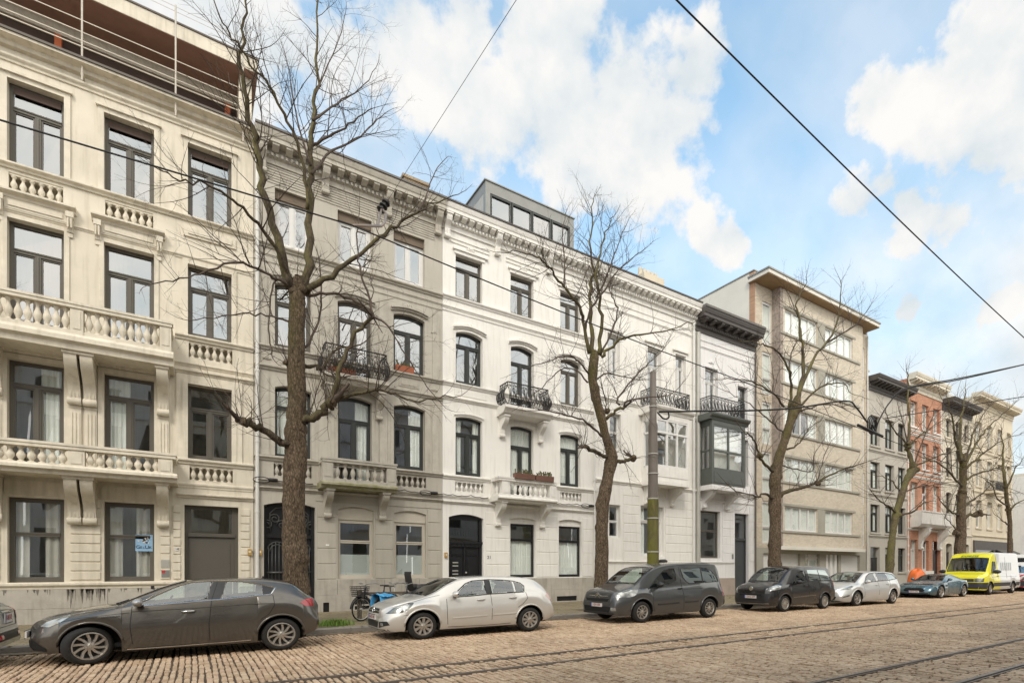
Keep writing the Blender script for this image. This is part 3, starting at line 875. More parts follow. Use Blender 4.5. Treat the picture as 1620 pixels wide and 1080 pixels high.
# ======================================================= house B: greige house
def house_grey():
    h = thing('townhouse', 'grey-beige townhouse with white top windows and ironwork door behind the biggest tree trunk', 'house', (4.3, YF, GZ))
    Xa, Xb = 1.405, 7.245
    c1, c2, c3 = (1.96, 2.96), (3.74, 4.80), (5.52, 6.60)
    ops = [(*c1, 11.35, 13.1), (*c2, 11.35, 13.1), (*c3, 11.4, 13.1),
           (*c1, 8.28, 10.29, .1), (*c2, 7.75, 10.26, .12), (*c3, 8.28, 10.3, .1),
           (*c1, 4.94, 7.12, .1), (*c2, 4.2, 7.12, .1), (*c3, 4.94, 7.15, .1),
           (1.67, 3.08, GZ, 3.54, .12), (3.74, 4.86, 1.16, 3.52, .1), (5.54, 6.65, 1.16, 3.5, .1),
           (1.93, 2.98, 4.28, 4.75, 0, .34), (5.52, 6.66, 4.28, 4.75, 0, .34)]
    mb = MB()
    wall_mesh(mb, Xa, Xb, GZ, 14.2, YF, ops)
    shell(mb, Xa, Xb, GZ, 14.2, YF, 9, 0, 1)
    mb.build('wall', [M['grey'], M['roofing']], h)
    t = MB()
    band(t, Xa, Xb, 11.2, 11.34, .12); band(t, Xa, Xb, 10.95, 11.02, .04); band(t, Xa, Xb, 10.75, 10.8, .025)
    band(t, Xa, Xb, 8.12, 8.26, .11); band(t, Xa, Xb, 7.52, 7.66, .11)
    band(t, Xa, Xb, 4.78, 4.92, .11); band(t, Xa, Xb, 4.05, 4.16, .07)
    band(t, Xa, Xb, 3.88, 3.98, .1)
    for k in range(7): t.box(1.75, 6.95, YF - .02 - .004 * (k % 2), YF + .002, 13.2 + k * .08, 13.25 + k * .08)
    for a, b, z0, z1, r in ((*c1, 8.28, 10.29, .1), (*c2, 8.28, 10.26, .12), (*c3, 8.28, 10.3, .1)):
        hood(t, a - .1, b + .1, z1 + .1, .13, .13, YF, r)
        ornament(t, (a + b) / 2, z1 + .2, .24)
    for a, b, z0, z1, r in ((*c1, 4.94, 7.12, .1), (*c2, 4.94, 7.12, .1), (*c3, 4.94, 7.15, .1)):
        architrave(t, a, b, z0, z1, .1, .035, YF, r); architrave(t, a, b, z0, z1, .2, .018, YF, r)
    for x in (1.68, 5.18, 7.0): t.box(x - .13, x + .13, YF - .03, YF + .002, 4.94, 7.3)
    for x in (1.62, 3.35, 5.17, 7.02): t.box(x - .14, x + .14, YF - .028, YF + .002, 8.28, 10.6)
    for x, z in ((1.75, 7.86), (6.95, 7.86), (6.95, 9.9), (1.65, 9.9)): ornament(t, x, z, .12)
    for x in (2.45, 6.05): t.box(x - .35, x + .35, YF - .02, YF + .002, 7.78, 8.0); t.box(x - .28, x + .28, YF - .035, YF - .018, 7.84, 7.94)
    t.build('moulding', M['greytrim'], h)
    r = (h, M['grey'])
    for a, b in ((3.14, 3.68), (4.92, 5.48), (6.71, 7.15)):
        rustication(r, a, b, 1.16, 3.62, 5, p=.022, gap=.02)
    MB().box(3.1, 7.2, YF - .02, YF + .003, 3.64, 3.86).build('string_course', M['grey'], h)
    p = MB()
    for a, b in ((3.1, 3.72), (3.73, 5.2), (5.21, 6.4), (6.41, 7.24)):
        p.box(a, b, YF - .04, YF + .01, .66, 1.14)
    xs = [3.1, 4.25, 5.2, 5.55, 6.5, 7.24]
    for a, b in ((3.1, 3.3), (3.48, 4.25), (5.2, 5.6), (6.5, 7.24)): p.box(a, b, YF - .06, YF + .01, GZ, .655)
    p.box(3.3, 3.48, YF - .06, YF + .01, .42, .655)
    p.box(4.25, 5.2, YF - .06, YF + .01, .46, .655); p.box(4.25, 5.2, YF - .06, YF + .01, .28, .32); p.box(4.25, 5.2, YF - .06, YF + .01, GZ, .15)
    p.box(5.6, 6.5, YF - .06, YF + .01, .46, .655); p.box(5.6, 6.5, YF - .06, YF + .01, GZ, .2)
    p.build('plinth', M['stone'], h); MB().box(1.41, 1.66, YF - .05, YF + .01, GZ, .7).build('plinth', M['stone'], h)
    for a, b, z0, z1 in ((4.25, 5.2, .15, .46), (5.6, 6.5, .2, .46), (3.3, 3.48, GZ, .42)): MB().box(a, b, YF - .02, YF - .005, z0, z1).build('cellar_vent', M['black'], h)
    cornice(h, Xa, Xb, 13.74, 14.5, .5, M['greytrim'], 16, True, (1.62, 3.36, 5.32, 7.06))
    MB().box(Xa, Xb, YF - .54, YF + .2, 14.505, 14.57).build('gutter', M['roofing'], h)
    # windows
    for (a, b), cu in ((c1, None), (c2, None), (c3, None)):
        window(h, a, b, 11.38, 12.85, 0, fm='framewhite', gm='glass', transom=0, fw=.11)
        MB().box(a, b, YF + .1, YF + .24, 12.83, 13.1).build('shutter_box', M['brownbox'], h)
    window(h, *c1, 8.28, 10.29, .1, fm='frame', gm='glass', transom=.3)
    window(h, *c2, 7.75, 10.26, .12, fm='frame', gm='glass', transom=.24)
    window(h, *c3, 8.28, 10.3, .1, fm='framedark', gm='glass', transom=.3)
    window(h, *c1, 4.94, 7.12, .1, fm='framedark', gm='glasslow', transom=.3, cur='all', mull=False)
    window(h, *c2, 4.2, 7.12, .1, fm='framedark', gm='glasslow', transom=.26, cur='right')
    window(h, *c3, 4.94, 7.15, .1, fm='framedark', gm='glasslow', transom=.31, cur='right')
    for a, b in ((3.74, 4.86), (5.54, 6.65)):
        window(h, a, b, 1.16, 3.1, 0, fm='framecream', gm='glasslow', transom=.37, mull=False, fw=.1, cur='frost', rec=.12)
        MB().box(a, b, YF + .08, YF + .22, 3.1, 3.5).build('shutter_box', M['framecream'], h)
    wall_balustrade(h, 1.93, 2.98, 4.28, 4.75, 6, M['greytrim']); wall_balustrade(h, 5.52, 6.66, 4.28, 4.75, 6, M['greytrim'])
    b1 = stone_balcony(h, 3.16, 5.4, 18.2, 4.0, 4.2, 4.3, 4.9, M['greytrim'], M['moss'], [(3.5, 5.08, 7)], (3.32, 5.24), .3, r=.08)
    for x in (3.42, 5.12):
        m = MB(); bracket(m, x, .2, YF, 3.93, .8, .62, .12); m.build('bracket', M['greytrim'], b1, smooth=True, angle=40)
    s = MB(); s.prism([(YF, 7.3), (18.5, 7.34), (18.42, 7.45), (18.35, 7.5), (18.35, 7.62), (YF, 7.64)], 'x', 3.22, 5.2)
    b2 = s.build('balcony', M['greytrim'], h)
    for x in (3.4, 5.02):
        m = MB(); bracket(m, x, .18, YF, 7.24, .75, .5, .1); m.build('bracket', M['greytrim'], b2, smooth=True, angle=40)
    scroll_rail(b2, 3.28, 5.12, 18.42, YF, 7.66, 8.5, .24, .12)
    # wrought-iron double door
    y = YF + .16
    d = MB()
    d.box(1.67, 1.76, y, y + .08, GZ, 3.4); d.box(2.99, 3.08, y, y + .08, GZ, 3.4); d.box(1.76, 2.99, y - .02, y + .08, 2.45, 2.55)
    d.box(2.33, 2.42, y - .03, y + .06, GZ, 2.45); d.box(1.76, 2.99, y + .03, y + .08, GZ, .75); d.box(1.76, 2.99, y + .07, y + .08, .75, 3.5)
    dd = d.build('door', M['doorblack'], h)
    ir = MB()
    for s0, s1 in ((1.76, 2.33), (2.42, 2.99)):
        for k in range(6):
            x = s0 + (s1 - s0) * (k + .5) / 6
            ir.tube([(x, y + .03, .75), (x, y + .03, 2.1 + .22 * math.sin(PI * (k + .5) / 6))], .014, 5)
        c, w = (s0 + s1) / 2, (s1 - s0) / 2
        for rr in (1, .72): ir.tube([(c + w * rr * math.cos(u), y + .03, 2.02 + .3 * rr * math.sin(u)) for u in [PI * i / 12 for i in range(13)]], .016, 5)
        ir.box(s0, s1, y + .01, y + .05, 1.35, 1.41)
    for sg in (-1, 1):
        for q in (0, 1, 2):
            cx_, cz_, r0 = 2.375 + sg * (.2 + q * .2), 2.85 + (.18 if q == 1 else 0), .16
            ir.tube([(cx_ + sg * r0 * (1 - .75 * t / 14) * math.cos(t / 14 * 3 * PI), y + .02, cz_ + r0 * (1 - .75 * t / 14) * math.sin(t / 14 * 3 * PI)) for t in range(15)], .016, 5)
    ir.tube([(1.85, y + .02, 2.6), (1.85, y + .02, 3.2), (2.0, y + .02, 3.36), (2.375, y + .02, 3.42), (2.75, y + .02, 3.36), (2.9, y + .02, 3.2), (2.9, y + .02, 2.6)], .018, 6)
    ir.build('ironwork', pmat('door_iron', (.06, .06, .058), .4), dd, smooth=True)
    downpipe(h, 1.49, .3, 13.7, M['pipe'], .05)
    c = MB(); c.box(6.05, 6.95, 19.6, 20.4, 14.15, 15.45); c.box(6.0, 7.0, 19.55, 20.45, 15.45, 15.55)
    c.build('chimney', brickmat('chimney_brick', sRGB(160, 140, 115), sRGB(180, 160, 132), sRGB(140, 125, 105), .22, .07, 'xz'), h)
    np_ = MB().box(3.38, 3.48, YF - .04, YF - .02, 2.22, 2.28).build('number_plate', M['whitetrim'], h)
    return h


# ======================================================= house W: white house 21
def house_white():
    h = thing('townhouse', 'white townhouse numbered 21 with black double door and zinc roof dormer', 'house', (10.6, YF, GZ))
    Xa, Xb = 7.255, 14.095
    c1, c2, c3 = (7.75, 8.81), (10.0, 11.03), (12.3, 13.32)
    ops = []
    for c in (c1, c2, c3):
        ops.append((*c, 11.42, 12.99))
        ops.append((*c, 7.7 if c is c2 else 8.3, 10.23, .12))
        ops.append((*c, 4.3 if c is c2 else 4.93, 7.1, .08))
    ops += [(7.49, 8.85, GZ, 3.5, .13), (9.99, 11.12, 1.15, 3.5, .08), (12.23, 13.38, 1.15, 3.54, .08), (7.74, 8.86, 4.28, 4.72, 0, .2), (12.3, 13.38, 4.28, 4.72, 0, .2)]
    mb = MB()
    wall_mesh(mb, Xa, Xb, GZ, 14.2, YF, ops)
    shell(mb, Xa, Xb, GZ, 14.2, YF, 9, 0, 1)
    mb.build('wall', [M['white'], M['roofing']], h)
    t = MB()
    band(t, Xa, Xb, 11.26, 11.41, .1); band(t, Xa, Xb, 10.92, 11.02, .06); band(t, Xa, Xb, 10.8, 10.85, .03)
    band(t, Xa, Xb, 8.14, 8.28, .1); band(t, Xa, Xb, 7.62, 7.74, .1); t.box(7.7, 9.0, YF - .02, YF + .002, 7.84, 8.05)
    t.box(12.2, 13.5, YF - .02, YF + .002, 7.84, 8.05)
    band(t, Xa, Xb, 4.76, 4.9, .1); band(t, Xa, Xb, 4.06, 4.16, .06); band(t, Xa, Xb, 3.86, 3.96, .1)
    for c in (c1, c2, c3):
        t.box(c[0] - .12, c[1] + .22, YF - .09, YF + .002, 13.13, 13.2); t.box(c[0] - .05, c[1] + .1, YF - .04, YF + .002, 13.0, 13.13)
        t.box(c[0] - .2, c[1] + .28, YF - .035, YF + .002, 13.36, 13.42); t.box(c[0] - .2, c[1] + .28, YF - .035, YF + .002, 13.5, 13.54)
        ornament(t, (c[0] + c[1]) / 2 + .05, 13.3, .17)
        hood(t, c[0] - .1, c[1] + .14, 10.33, .12, .12, YF, .12); ornament(t, sum(c) / 2, 10.46, .2)
        architrave(t, *c, 8.3, 10.23, .07, .025, YF, .12)
        hood(t, c[0] - .06, c[1] + .06, 7.14, .05, .07, YF, .08)
    t.build('moulding', M['whitetrim'], h)
    r = (h, M['white'])
    for a, b in ((8.95, 9.93), (11.18, 12.17), (13.44, 13.95)):
        rustication(r, a, b, 1.15, 3.66, 5, p=.02, gap=.018)
    p = MB()
    for a, b in ((8.92, 9.9), (9.905, 11.1), (11.105, 12.25), (12.255, 13.5), (13.505, 14.09)): p.box(a, b, YF - .04, YF + .01, .64, 1.12)
    for a, b in ((8.92, 10.3), (10.305, 11.6), (11.605, 12.1), (13.1, 14.09)): p.box(a, b, YF - .06, YF + .01, GZ, .635)
    p.box(12.1, 13.1, YF - .06, YF + .01, .36, .635); p.box(12.1, 13.1, YF - .06, YF + .01, GZ, .16)
    p.build('plinth', M['stone'], h); MB().box(7.26, 7.47, YF - .05, YF + .01, GZ, .7).build('plinth', M['stone'], h)
    MB().box(12.1, 13.1, YF - .02, YF - .005, .16, .36).build('cellar_vent', M['black'], h)
    cornice(h, Xa, Xb, 13.76, 14.52, .46, M['whitetrim'], 24, True, (7.4, 9.4, 11.7, 13.9))
    MB().box(Xa, Xb, YF - .5, YF + .2, 14.525, 14.58).build('gutter', M['corndark'], h)
    for i, c in enumerate((c1, c2, c3)):
        window(h, *c, 11.42, 12.99, 0, fm='frame', gm='glass', transom=.27)
        window(h, *c, 7.7 if c is c2 else 8.3, 10.23, .12, fm='framedark' if i < 2 else 'frame', gm='glass', transom=.26)
        window(h, *c, 4.3 if c is c2 else 4.93, 7.1, .08, fm='framedark', gm='glasslow', transom=.29, cur='all' if i else 'sides')
    for a, b, z in ((9.99, 11.12, 3.5), (12.23, 13.38, 3.54)):
        window(h, a, b, 1.15, 3.26, 0, fm='doorblack', gm='glasslow', transom=.3, mull=False, fw=.08, cur='full', rec=.15)
        MB().box(a, b, YF + .1, YF + .24, 3.26, z).build('shutter_box', M['whitetrim'], h)
    for a, b in ((7.74, 8.86), (12.3, 13.38)): wall_balustrade(h, a, b, 4.28, 4.72, 6, M['whitetrim'], r=.06, dep=.195)
    b1 = stone_balcony(h, 9.12, 11.66, 18.2, 4.02, 4.2, 4.28, 4.88, M['whitetrim'], None, [(9.75, 11.3, 7)], (9.42, 11.5), .3, r=.075)
    for x in (9.42, 11.38):
        m = MB(); bracket(m, x, .2, YF, 3.95, .82, .62, .1); m.build('bracket', M['whitetrim'], b1, smooth=True, angle=40)
    s = MB(); s.prism([(YF, 7.3), (18.42, 7.36), (18.35, 7.45), (18.25, 7.52), (18.25, 7.62), (YF, 7.64)], 'x', 9.4, 11.5)
    b2 = s.build('balcony', M['whitetrim'], h)
    for x in (9.6, 11.3):
        m = MB(); bracket(m, x, .18, YF, 7.24, .7, .5, .1); m.build('bracket', M['whitetrim'], b2, smooth=True, angle=40)
    scroll_rail(b2, 9.55, 11.32, 18.36, YF, 7.66, 8.5, .22, .16)
    # black double door with fanlight
    y = YF + .14
    d = MB()
    d.box(7.49, 7.56, y, y + .08, GZ, 3.4); d.box(8.74, 8.85, y - .02, y + .08, GZ, 3.4)
    d.prism([(7.56, 3.3), (8.74, 3.3), (8.74, 3.44), (8.4, 3.49), (7.9, 3.49), (7.56, 3.44)], 'y', y, y + .08)
    d.box(7.49, 8.86, y - .09, y + .08, 2.42, 2.5); d.box(7.52, 8.82, y - .05, y + .08, 2.3, 2.42)
    for k in range(9): d.box(7.58 + k * .14, 7.63 + k * .14, y - .07, y - .04, 2.34, 2.41)
    d.box(7.56, 8.74, y + .03, y + .08, GZ, 2.3); d.box(8.11, 8.18, y - .02, y + .03, GZ, 2.3)
    for a in (7.62, 8.22):
        d.box(a, a + .44, y + .005, y + .03, 1.98, 2.2); d.box(a + .05, a + .39, y - .01, y + .006, 2.03, 2.15)
        d.box(a, a + .44, y + .005, y + .03, .98, 1.88); d.box(a + .06, a + .38, y - .01, y + .006, 1.06, 1.8)
        d.box(a, a + .44, y + .005, y + .03, .3, .85); d.box(a + .06, a + .38, y - .01, y + .006, .38, .77)
    dd = d.build('door', M['doorblack'], h)
    MB().face([(7.56, y + .06, 2.5), (8.74, y + .06, 2.5), (8.74, y + .063, 3.4), (7.56, y + .063, 3.4)]).build('pane', glassmat('fanlight_glass', .12, (.3, .3, .28)), dd, fix=False)
    m = MB()
    for z in (1.3, 1.42, 1.6, 1.72): m.box(7.68, 7.9, y - .025, y - .01, z - .02, z + .02)
    m.lathe([(.03, -.05), (.035, -.02), (.015, 0)], 10, (8.2, y - .02, 1.35), 'y')
    m.build('handle', M['zinclight'], dd)
    n = text_mesh('21', .17, M['ink'])
    link('numeral', n, h, (9.08, YF - .026, 1.92)).rotation_euler = (PI / 2, 0, 0)
    # zinc dormer
    Z = MB(); dy = 20.0
    Z.box(9.41, 13.66, dy, 24.5, 16.5, 16.93); Z.box(9.41, 9.62, dy, dy + .2, 14.2, 16.5); Z.box(13.46, 13.66, dy, dy + .2, 14.2, 16.5)
    Z.box(9.62, 13.46, dy + .03, dy + .2, 14.9, 15.2); Z.box(9.36, 13.7, dy - .04, 24.5, 16.935, 16.98)
    dm = Z.build('dormer', M['zinc'], h)
    S = MB()
    S.box(9.415, 9.45, dy + .2, 24.5, 14.9, 16.5); S.box(13.62, 13.655, dy + .2, 24.5, 14.9, 16.5)
    for k in range(1, 8): S.box(9.395, 9.416, dy + k * .5, dy + k * .5 + .025, 14.9, 16.5)
    S.build('cheek', M['zinclight'], dm)
    for k in range(4):
        a = 9.64 + k * .96
        window(dm, a, a + .93, 15.2, 16.5, 0, dy, .02, 'frame', 'glass', 0, False, .06) if False else None
        w = MB(); w.box(a, a + .06, dy + .01, dy + .12, 15.2, 16.5); w.box(a + .87, a + .93, dy + .01, dy + .12, 15.2, 16.5); w.box(a + .06, a + .87, dy + .01, dy + .12, 16.42, 16.5); w.box(a + .06, a + .87, dy + .01, dy + .12, 15.2, 15.27)
        w.face([(a + .06, dy + .07, 15.27), (a + .87, dy + .07, 15.27), (a + .87, dy + .075, 16.42), (a + .06, dy + .075, 16.42)], 1)
        w.build('window', [M['framedark'], M['glass']], dm, fix=False)
    downpipe(h, 14.0, .3, 13.9, M['pipe'], .035)
    return h


def bay(h, x0, x1, y0, z0, z1, mat, base_h, zw0, zw1, tr, nf, fr, glass, corn, basemat=None, lights=None, capmat=None):
    """box oriel: base panel, glazed front and sides, cornice"""
    m = MB()
    m.box(x0 - .05, x1 + .05, y0 - .05, YF - .003, z0, z0 + .16)
    m.box(x0 - .02, x1 + .02, y0 - .02, YF - .003, z0 + .16, z0 + .24)
    b = m.build('bay', basemat or mat, h)
    p = MB()
    p.box(x0, x1, y0, YF - .003, z0 + .24, zw0)
    p.box(x0, x1, y0, YF - .003, zw1, z1)
    p.box(x0 + .15, x1 - .15, y0 - .02, y0, z0 + .36, zw0 - .12)
    for x in (x0, x1 - .14): p.box(x, x + .14, y0, y0 + .14, zw0, zw1)
    for x in (x0, x1 - .14): p.box(x, x + .14, YF - .15, YF - .003, zw0, zw1)
    p.build('bay_frame', mat, b)
    f = MB()
    xs = [x0 + .14 + (x1 - x0 - .28) * k / nf for k in range(nf + 1)]
    zt = zw0 + (zw1 - zw0) * tr
    for k, x in enumerate(xs):
        w = .05 if 0 < k < nf else .04
        f.box(x - w, x + w, y0 + .02, y0 + .1, zw0, zw1 if lights is None else zt)
    f.box(x0 + .14, x1 - .14, y0 + .01, y0 + .11, zt - .045, zt + .045)
    f.box(x0 + .14, x1 - .14, y0 + .015, y0 + .1, zw0, zw0 + .08); f.box(x0 + .14, x1 - .14, y0 + .015, y0 + .1, zw1 - .08, zw1)
    for x in (x0 + .01, x1 - .09):
        f.box(x, x + .08, y0 + .14, YF - .15, zt - .04, zt + .04); f.box(x, x + .08, y0 + .14, YF - .15, zw0, zw0 + .07); f.box(x, x + .08, y0 + .14, YF - .15, zw1 - .07, zw1)
        f.box(x, x + .08, y0 + .14, y0 + .2, zw0, zw1); f.box(x, x + .08, YF - .2, YF - .15, zw0, zw1)
    w = f.build('window', fr, b)
    g = MB()
    for a, c in zip(xs[:-1], xs[1:]):
        for lo, hi in ((zw0, zt), (zt + .002, zw1)):
            j = lambda: R.uniform(-.003, .003)
            g.face([(a, y0 + .06 + j(), lo), (c, y0 + .06 + j(), lo), (c, y0 + .06 + j(), hi), (a, y0 + .06 + j(), hi)])
    for x in (x0 + .05, x1 - .05):
        g.face([(x, y0 + .14, zw0), (x, YF - .15, zw0), (x, YF - .15, zw1), (x, y0 + .14, zw1)])
    g.build('pane', glass, w, fix=False)
    c = MB()
    c.prism([(YF - .003, z1), (y0 - .03, z1), (y0 - .06, z1 + .1), (y0 - .16, z1 + .16), (y0 - .2, z1 + .24), (y0 - .2, z1 + .3), (YF - .003, z1 + .32)], 'x', x0 - .2, x1 + .2)
    c.build('bay_cornice', corn, b)
    return b


# ======================================================= house D: white bay
def house_white_bay():
    h = thing('townhouse', 'white townhouse with a white-framed bay window below a flat iron balcony, behind the mossy pole', 'house', (17, YF, GZ))
    Xa, Xb = 14.105, 20.295
    ops = [(14.75, 15.45, 9.85, 11.85), (17.1, 17.95, 9.0, 11.78), (18.9, 19.6, 9.85, 11.85), (14.87, 15.5, 6.74, 8.35), (14.87, 15.5, 2.86, 4.32), (16.7, 18.15, 2.06, 4.4), (17.0, 18.3, 5.6, 8.2)]
    mb = MB()
    wall_mesh(mb, Xa, Xb, GZ, 14.1, YF, ops); shell(mb, Xa, Xb, GZ, 14.1, YF, 9, 0, 1)
    mb.build('wall', [M['white'], M['roofing']], h)
    t = MB()
    band(t, Xa, Xb, 8.85, 9.0, .1); band(t, Xa, Xb, 5.25, 5.4, .1); band(t, Xa, Xb, 12.9, 13.0, .05); band(t, Xa, Xb, 13.2, 13.26, .03)
    for o in ops[:4]: architrave(t, *o[:4], .1, .03)
    for o in ops[:3]: t.box(o[0] - .18, o[1] + .18, YF - .1, YF, 11.98, 12.06)
    band(t, Xa + .1, Xb, 1.72, 1.84, .07)
    t.build('moulding', M['whitetrim'], h)
    r = (h, M['white'])
    for a, b in ((15.65, 16.6), (18.25, 20.25)): rustication(r, a, b, 1.86, 5.2, 8, p=.02, gap=.02)
    rustication(r, 14.15, 14.8, 1.86, 5.2, 8, p=.02, gap=.02)
    p = MB(); p.box(Xa, Xb, YF - .05, YF + .01, GZ, .9); p.build('plinth', M['stone'], h)
    cornice(h, Xa, Xb, 13.6, 14.46, .5, M['whitetrim'], 18, True, ())
    MB().box(Xa, Xb, YF - .54, YF + .1, 14.465, 14.53).build('gutter', M['corndark'], h)
    for o in ops[:3]: window(h, *o[:4], 0, fm='framewhite', gm='glass', transom=.3)
    for o in (ops[3], ops[4]): window(h, *o[:4], 0, fm='framewhite', gm='glasslow', transom=.5, mull=False)
    window(h, *ops[5][:4], 0, fm='framewhite', gm='glasslow', transom=.3, cur='sides')
    b = bay(h, 16.75, 18.95, 18.1, 5.28, 8.5, M['whitetrim'], .6, 6.1, 8.25, .72, 3, M['framewhite'], M['glassbay'], M['whitetrim'], M['whitetrim'])
    for x in (17.0, 18.6):
        m = MB(); bracket(m, x, .2, YF, 5.2, .72, .75, .12); m.build('bracket', M['whitetrim'], b, smooth=True, angle=40)
    scroll_rail(b, 16.7, 18.95, 18.1, YF, 8.84, 9.62, .25, 0)
    c = MB(); c.box(18.7, 20.1, 21, 22, 14, 16.65)
    for k in range(5): c.lathe([(.11, 0), (.09, .45)], 8, (18.85 + .27 * k, 21.5, 16.65))
    c.build('chimney', M['yellowstone'], h)
    downpipe(h, 20.1, .3, 13.7, M['pipe'], .07)
    downpipe(h, 14.2, .3, 5.0, M['pipe'], .03)
    return h


# ======================================================= house E: dark bay
def house_dark_bay():
    h = thing('townhouse', 'cool white narrow townhouse with a dark grey-green bay window and heavy black cornice', 'house', (22.5, YF, GZ))
    Xa, Xb = 20.305, 24.985
    ops = [(20.98, 21.92, 9.2, 11.68), (23.5, 24.3, 9.0, 11.2), (23.75, 24.4, 5.9, 8.4), (20.61, 22.14, 2.02, 4.42), (23.29, 24.43, GZ, 4.42), (20.9, 22.7, 5.8, 8.3)]
    mb = MB()
    wall_mesh(mb, Xa, Xb, GZ, 14.0, YF, ops); shell(mb, Xa, Xb, GZ, 14.0, YF, 9, 0, 1)
    mb.build('wall', [M['lilac'], M['roofing']], h)
    t = MB()
    band(t, Xa, Xb, 8.75, 8.9, .08); band(t, Xa, Xb, 5.35, 5.5, .12); band(t, Xa, Xb, 12.55, 12.65, .05); band(t, Xa, Xb, 12.9, 12.96, .04); band(t, Xa, Xb, 4.9, 5.0, .05)
    for o in ops[:2]: architrave(t, *o[:4], .1, .03); ornament(t, (o[0] + o[1]) / 2, o[3] + .28, .2)
    band(t, Xa, 23.2, 1.72, 1.86, .06)
    t.build('moulding', M['lilac'], h)
    r = (h, M['lilac'])
    for a, b in ((22.3, 23.2), (24.5, 24.9)): rustication(r, a, b, 1.86, 4.85, 7, p=.02, gap=.02)
    p = MB(); p.box(Xa, 23.25, YF - .05, YF + .01, GZ, 1.0); p.build('plinth', pmat('pinkish_stone', (.4, .33, .28), .8, .15, 2), h)
    cornice(h, Xa, Xb, 13.3, 14.28, .68, M['corndark'], 8, True, (), bigmat=M['corndark'])
    MB().box(Xa, Xb, YF - .72, YF + .1, 14.285, 14.4).build('gutter', M['roofing'], h)
    window(h, *ops[0][:4], 0, fm='framewhite', gm='glass', transom=.28)
    window(h, *ops[1][:4], 0, fm='bayteal', gm='glass', transom=.3, mull=False); window(h, *ops[2][:4], 0, fm='bayteal', gm='glasslow', transom=.3, mull=False)
    window(h, *ops[3][:4], 0, fm='frame', gm='glasslow', transom=.42, mull=False)
    b = bay(h, 20.5, 23.0, 18.1, 5.35, 8.75, M['bayteal'], .6, 6.35, 8.55, .42, 2, M['bayteal'], M['glassbay'], M['bayteal'], M['lilac'])
    bl = MB(); bl.box(20.75, 22.75, 18.35, 18.36, 6.5, 8.4); bl.build('blind', M['curtain'], b)
    for x in (20.85, 22.6):
        m = MB(); bracket(m, x, .22, YF, 5.28, .75, .75, .12); m.build('bracket', M['lilac'], b, smooth=True, angle=40)
    scroll_rail(b, 20.45, 22.95, 18.1, YF, 9.08, 9.9, .25, 0)
    d = MB(); y = YF + .5
    d.box(23.29, 23.37, YF + .18, YF + .26, GZ, 4.42); d.box(24.35, 24.43, YF + .18, YF + .26, GZ, 4.42); d.box(23.37, 24.35, YF + .16, YF + .26, 3.0, 3.12); d.box(23.37, 24.35, YF + .18, YF + .26, 4.32, 4.42)
    d.box(23.29, 24.43, YF + .24, YF + .28, GZ, 3.0)
    d.box(23.5, 24.2, YF + .225, YF + .24, .5, 1.4); d.box(23.5, 24.2, YF + .225, YF + .24, 1.6, 2.8)
    dd = d.build('door', pmat('slate_door', (.06, .065, .07), .4), h)
    MB().face([(23.37, YF + .22, 3.12), (24.35, YF + .22, 3.12), (24.35, YF + .223, 4.32), (23.37, YF + .223, 4.32)]).build('pane', M['glasslow'], dd, fix=False)
    downpipe(h, 20.4, .3, 13.2, M['zinclight'], .12)
    downpipe(h, 24.9, .3, 13.2, M['gutter'], .05)
    n = MB().box(23.02, 23.14, YF - .045, YF - .03, 2.0, 2.25).build('number_plate', M['zinc'], h)
    return h


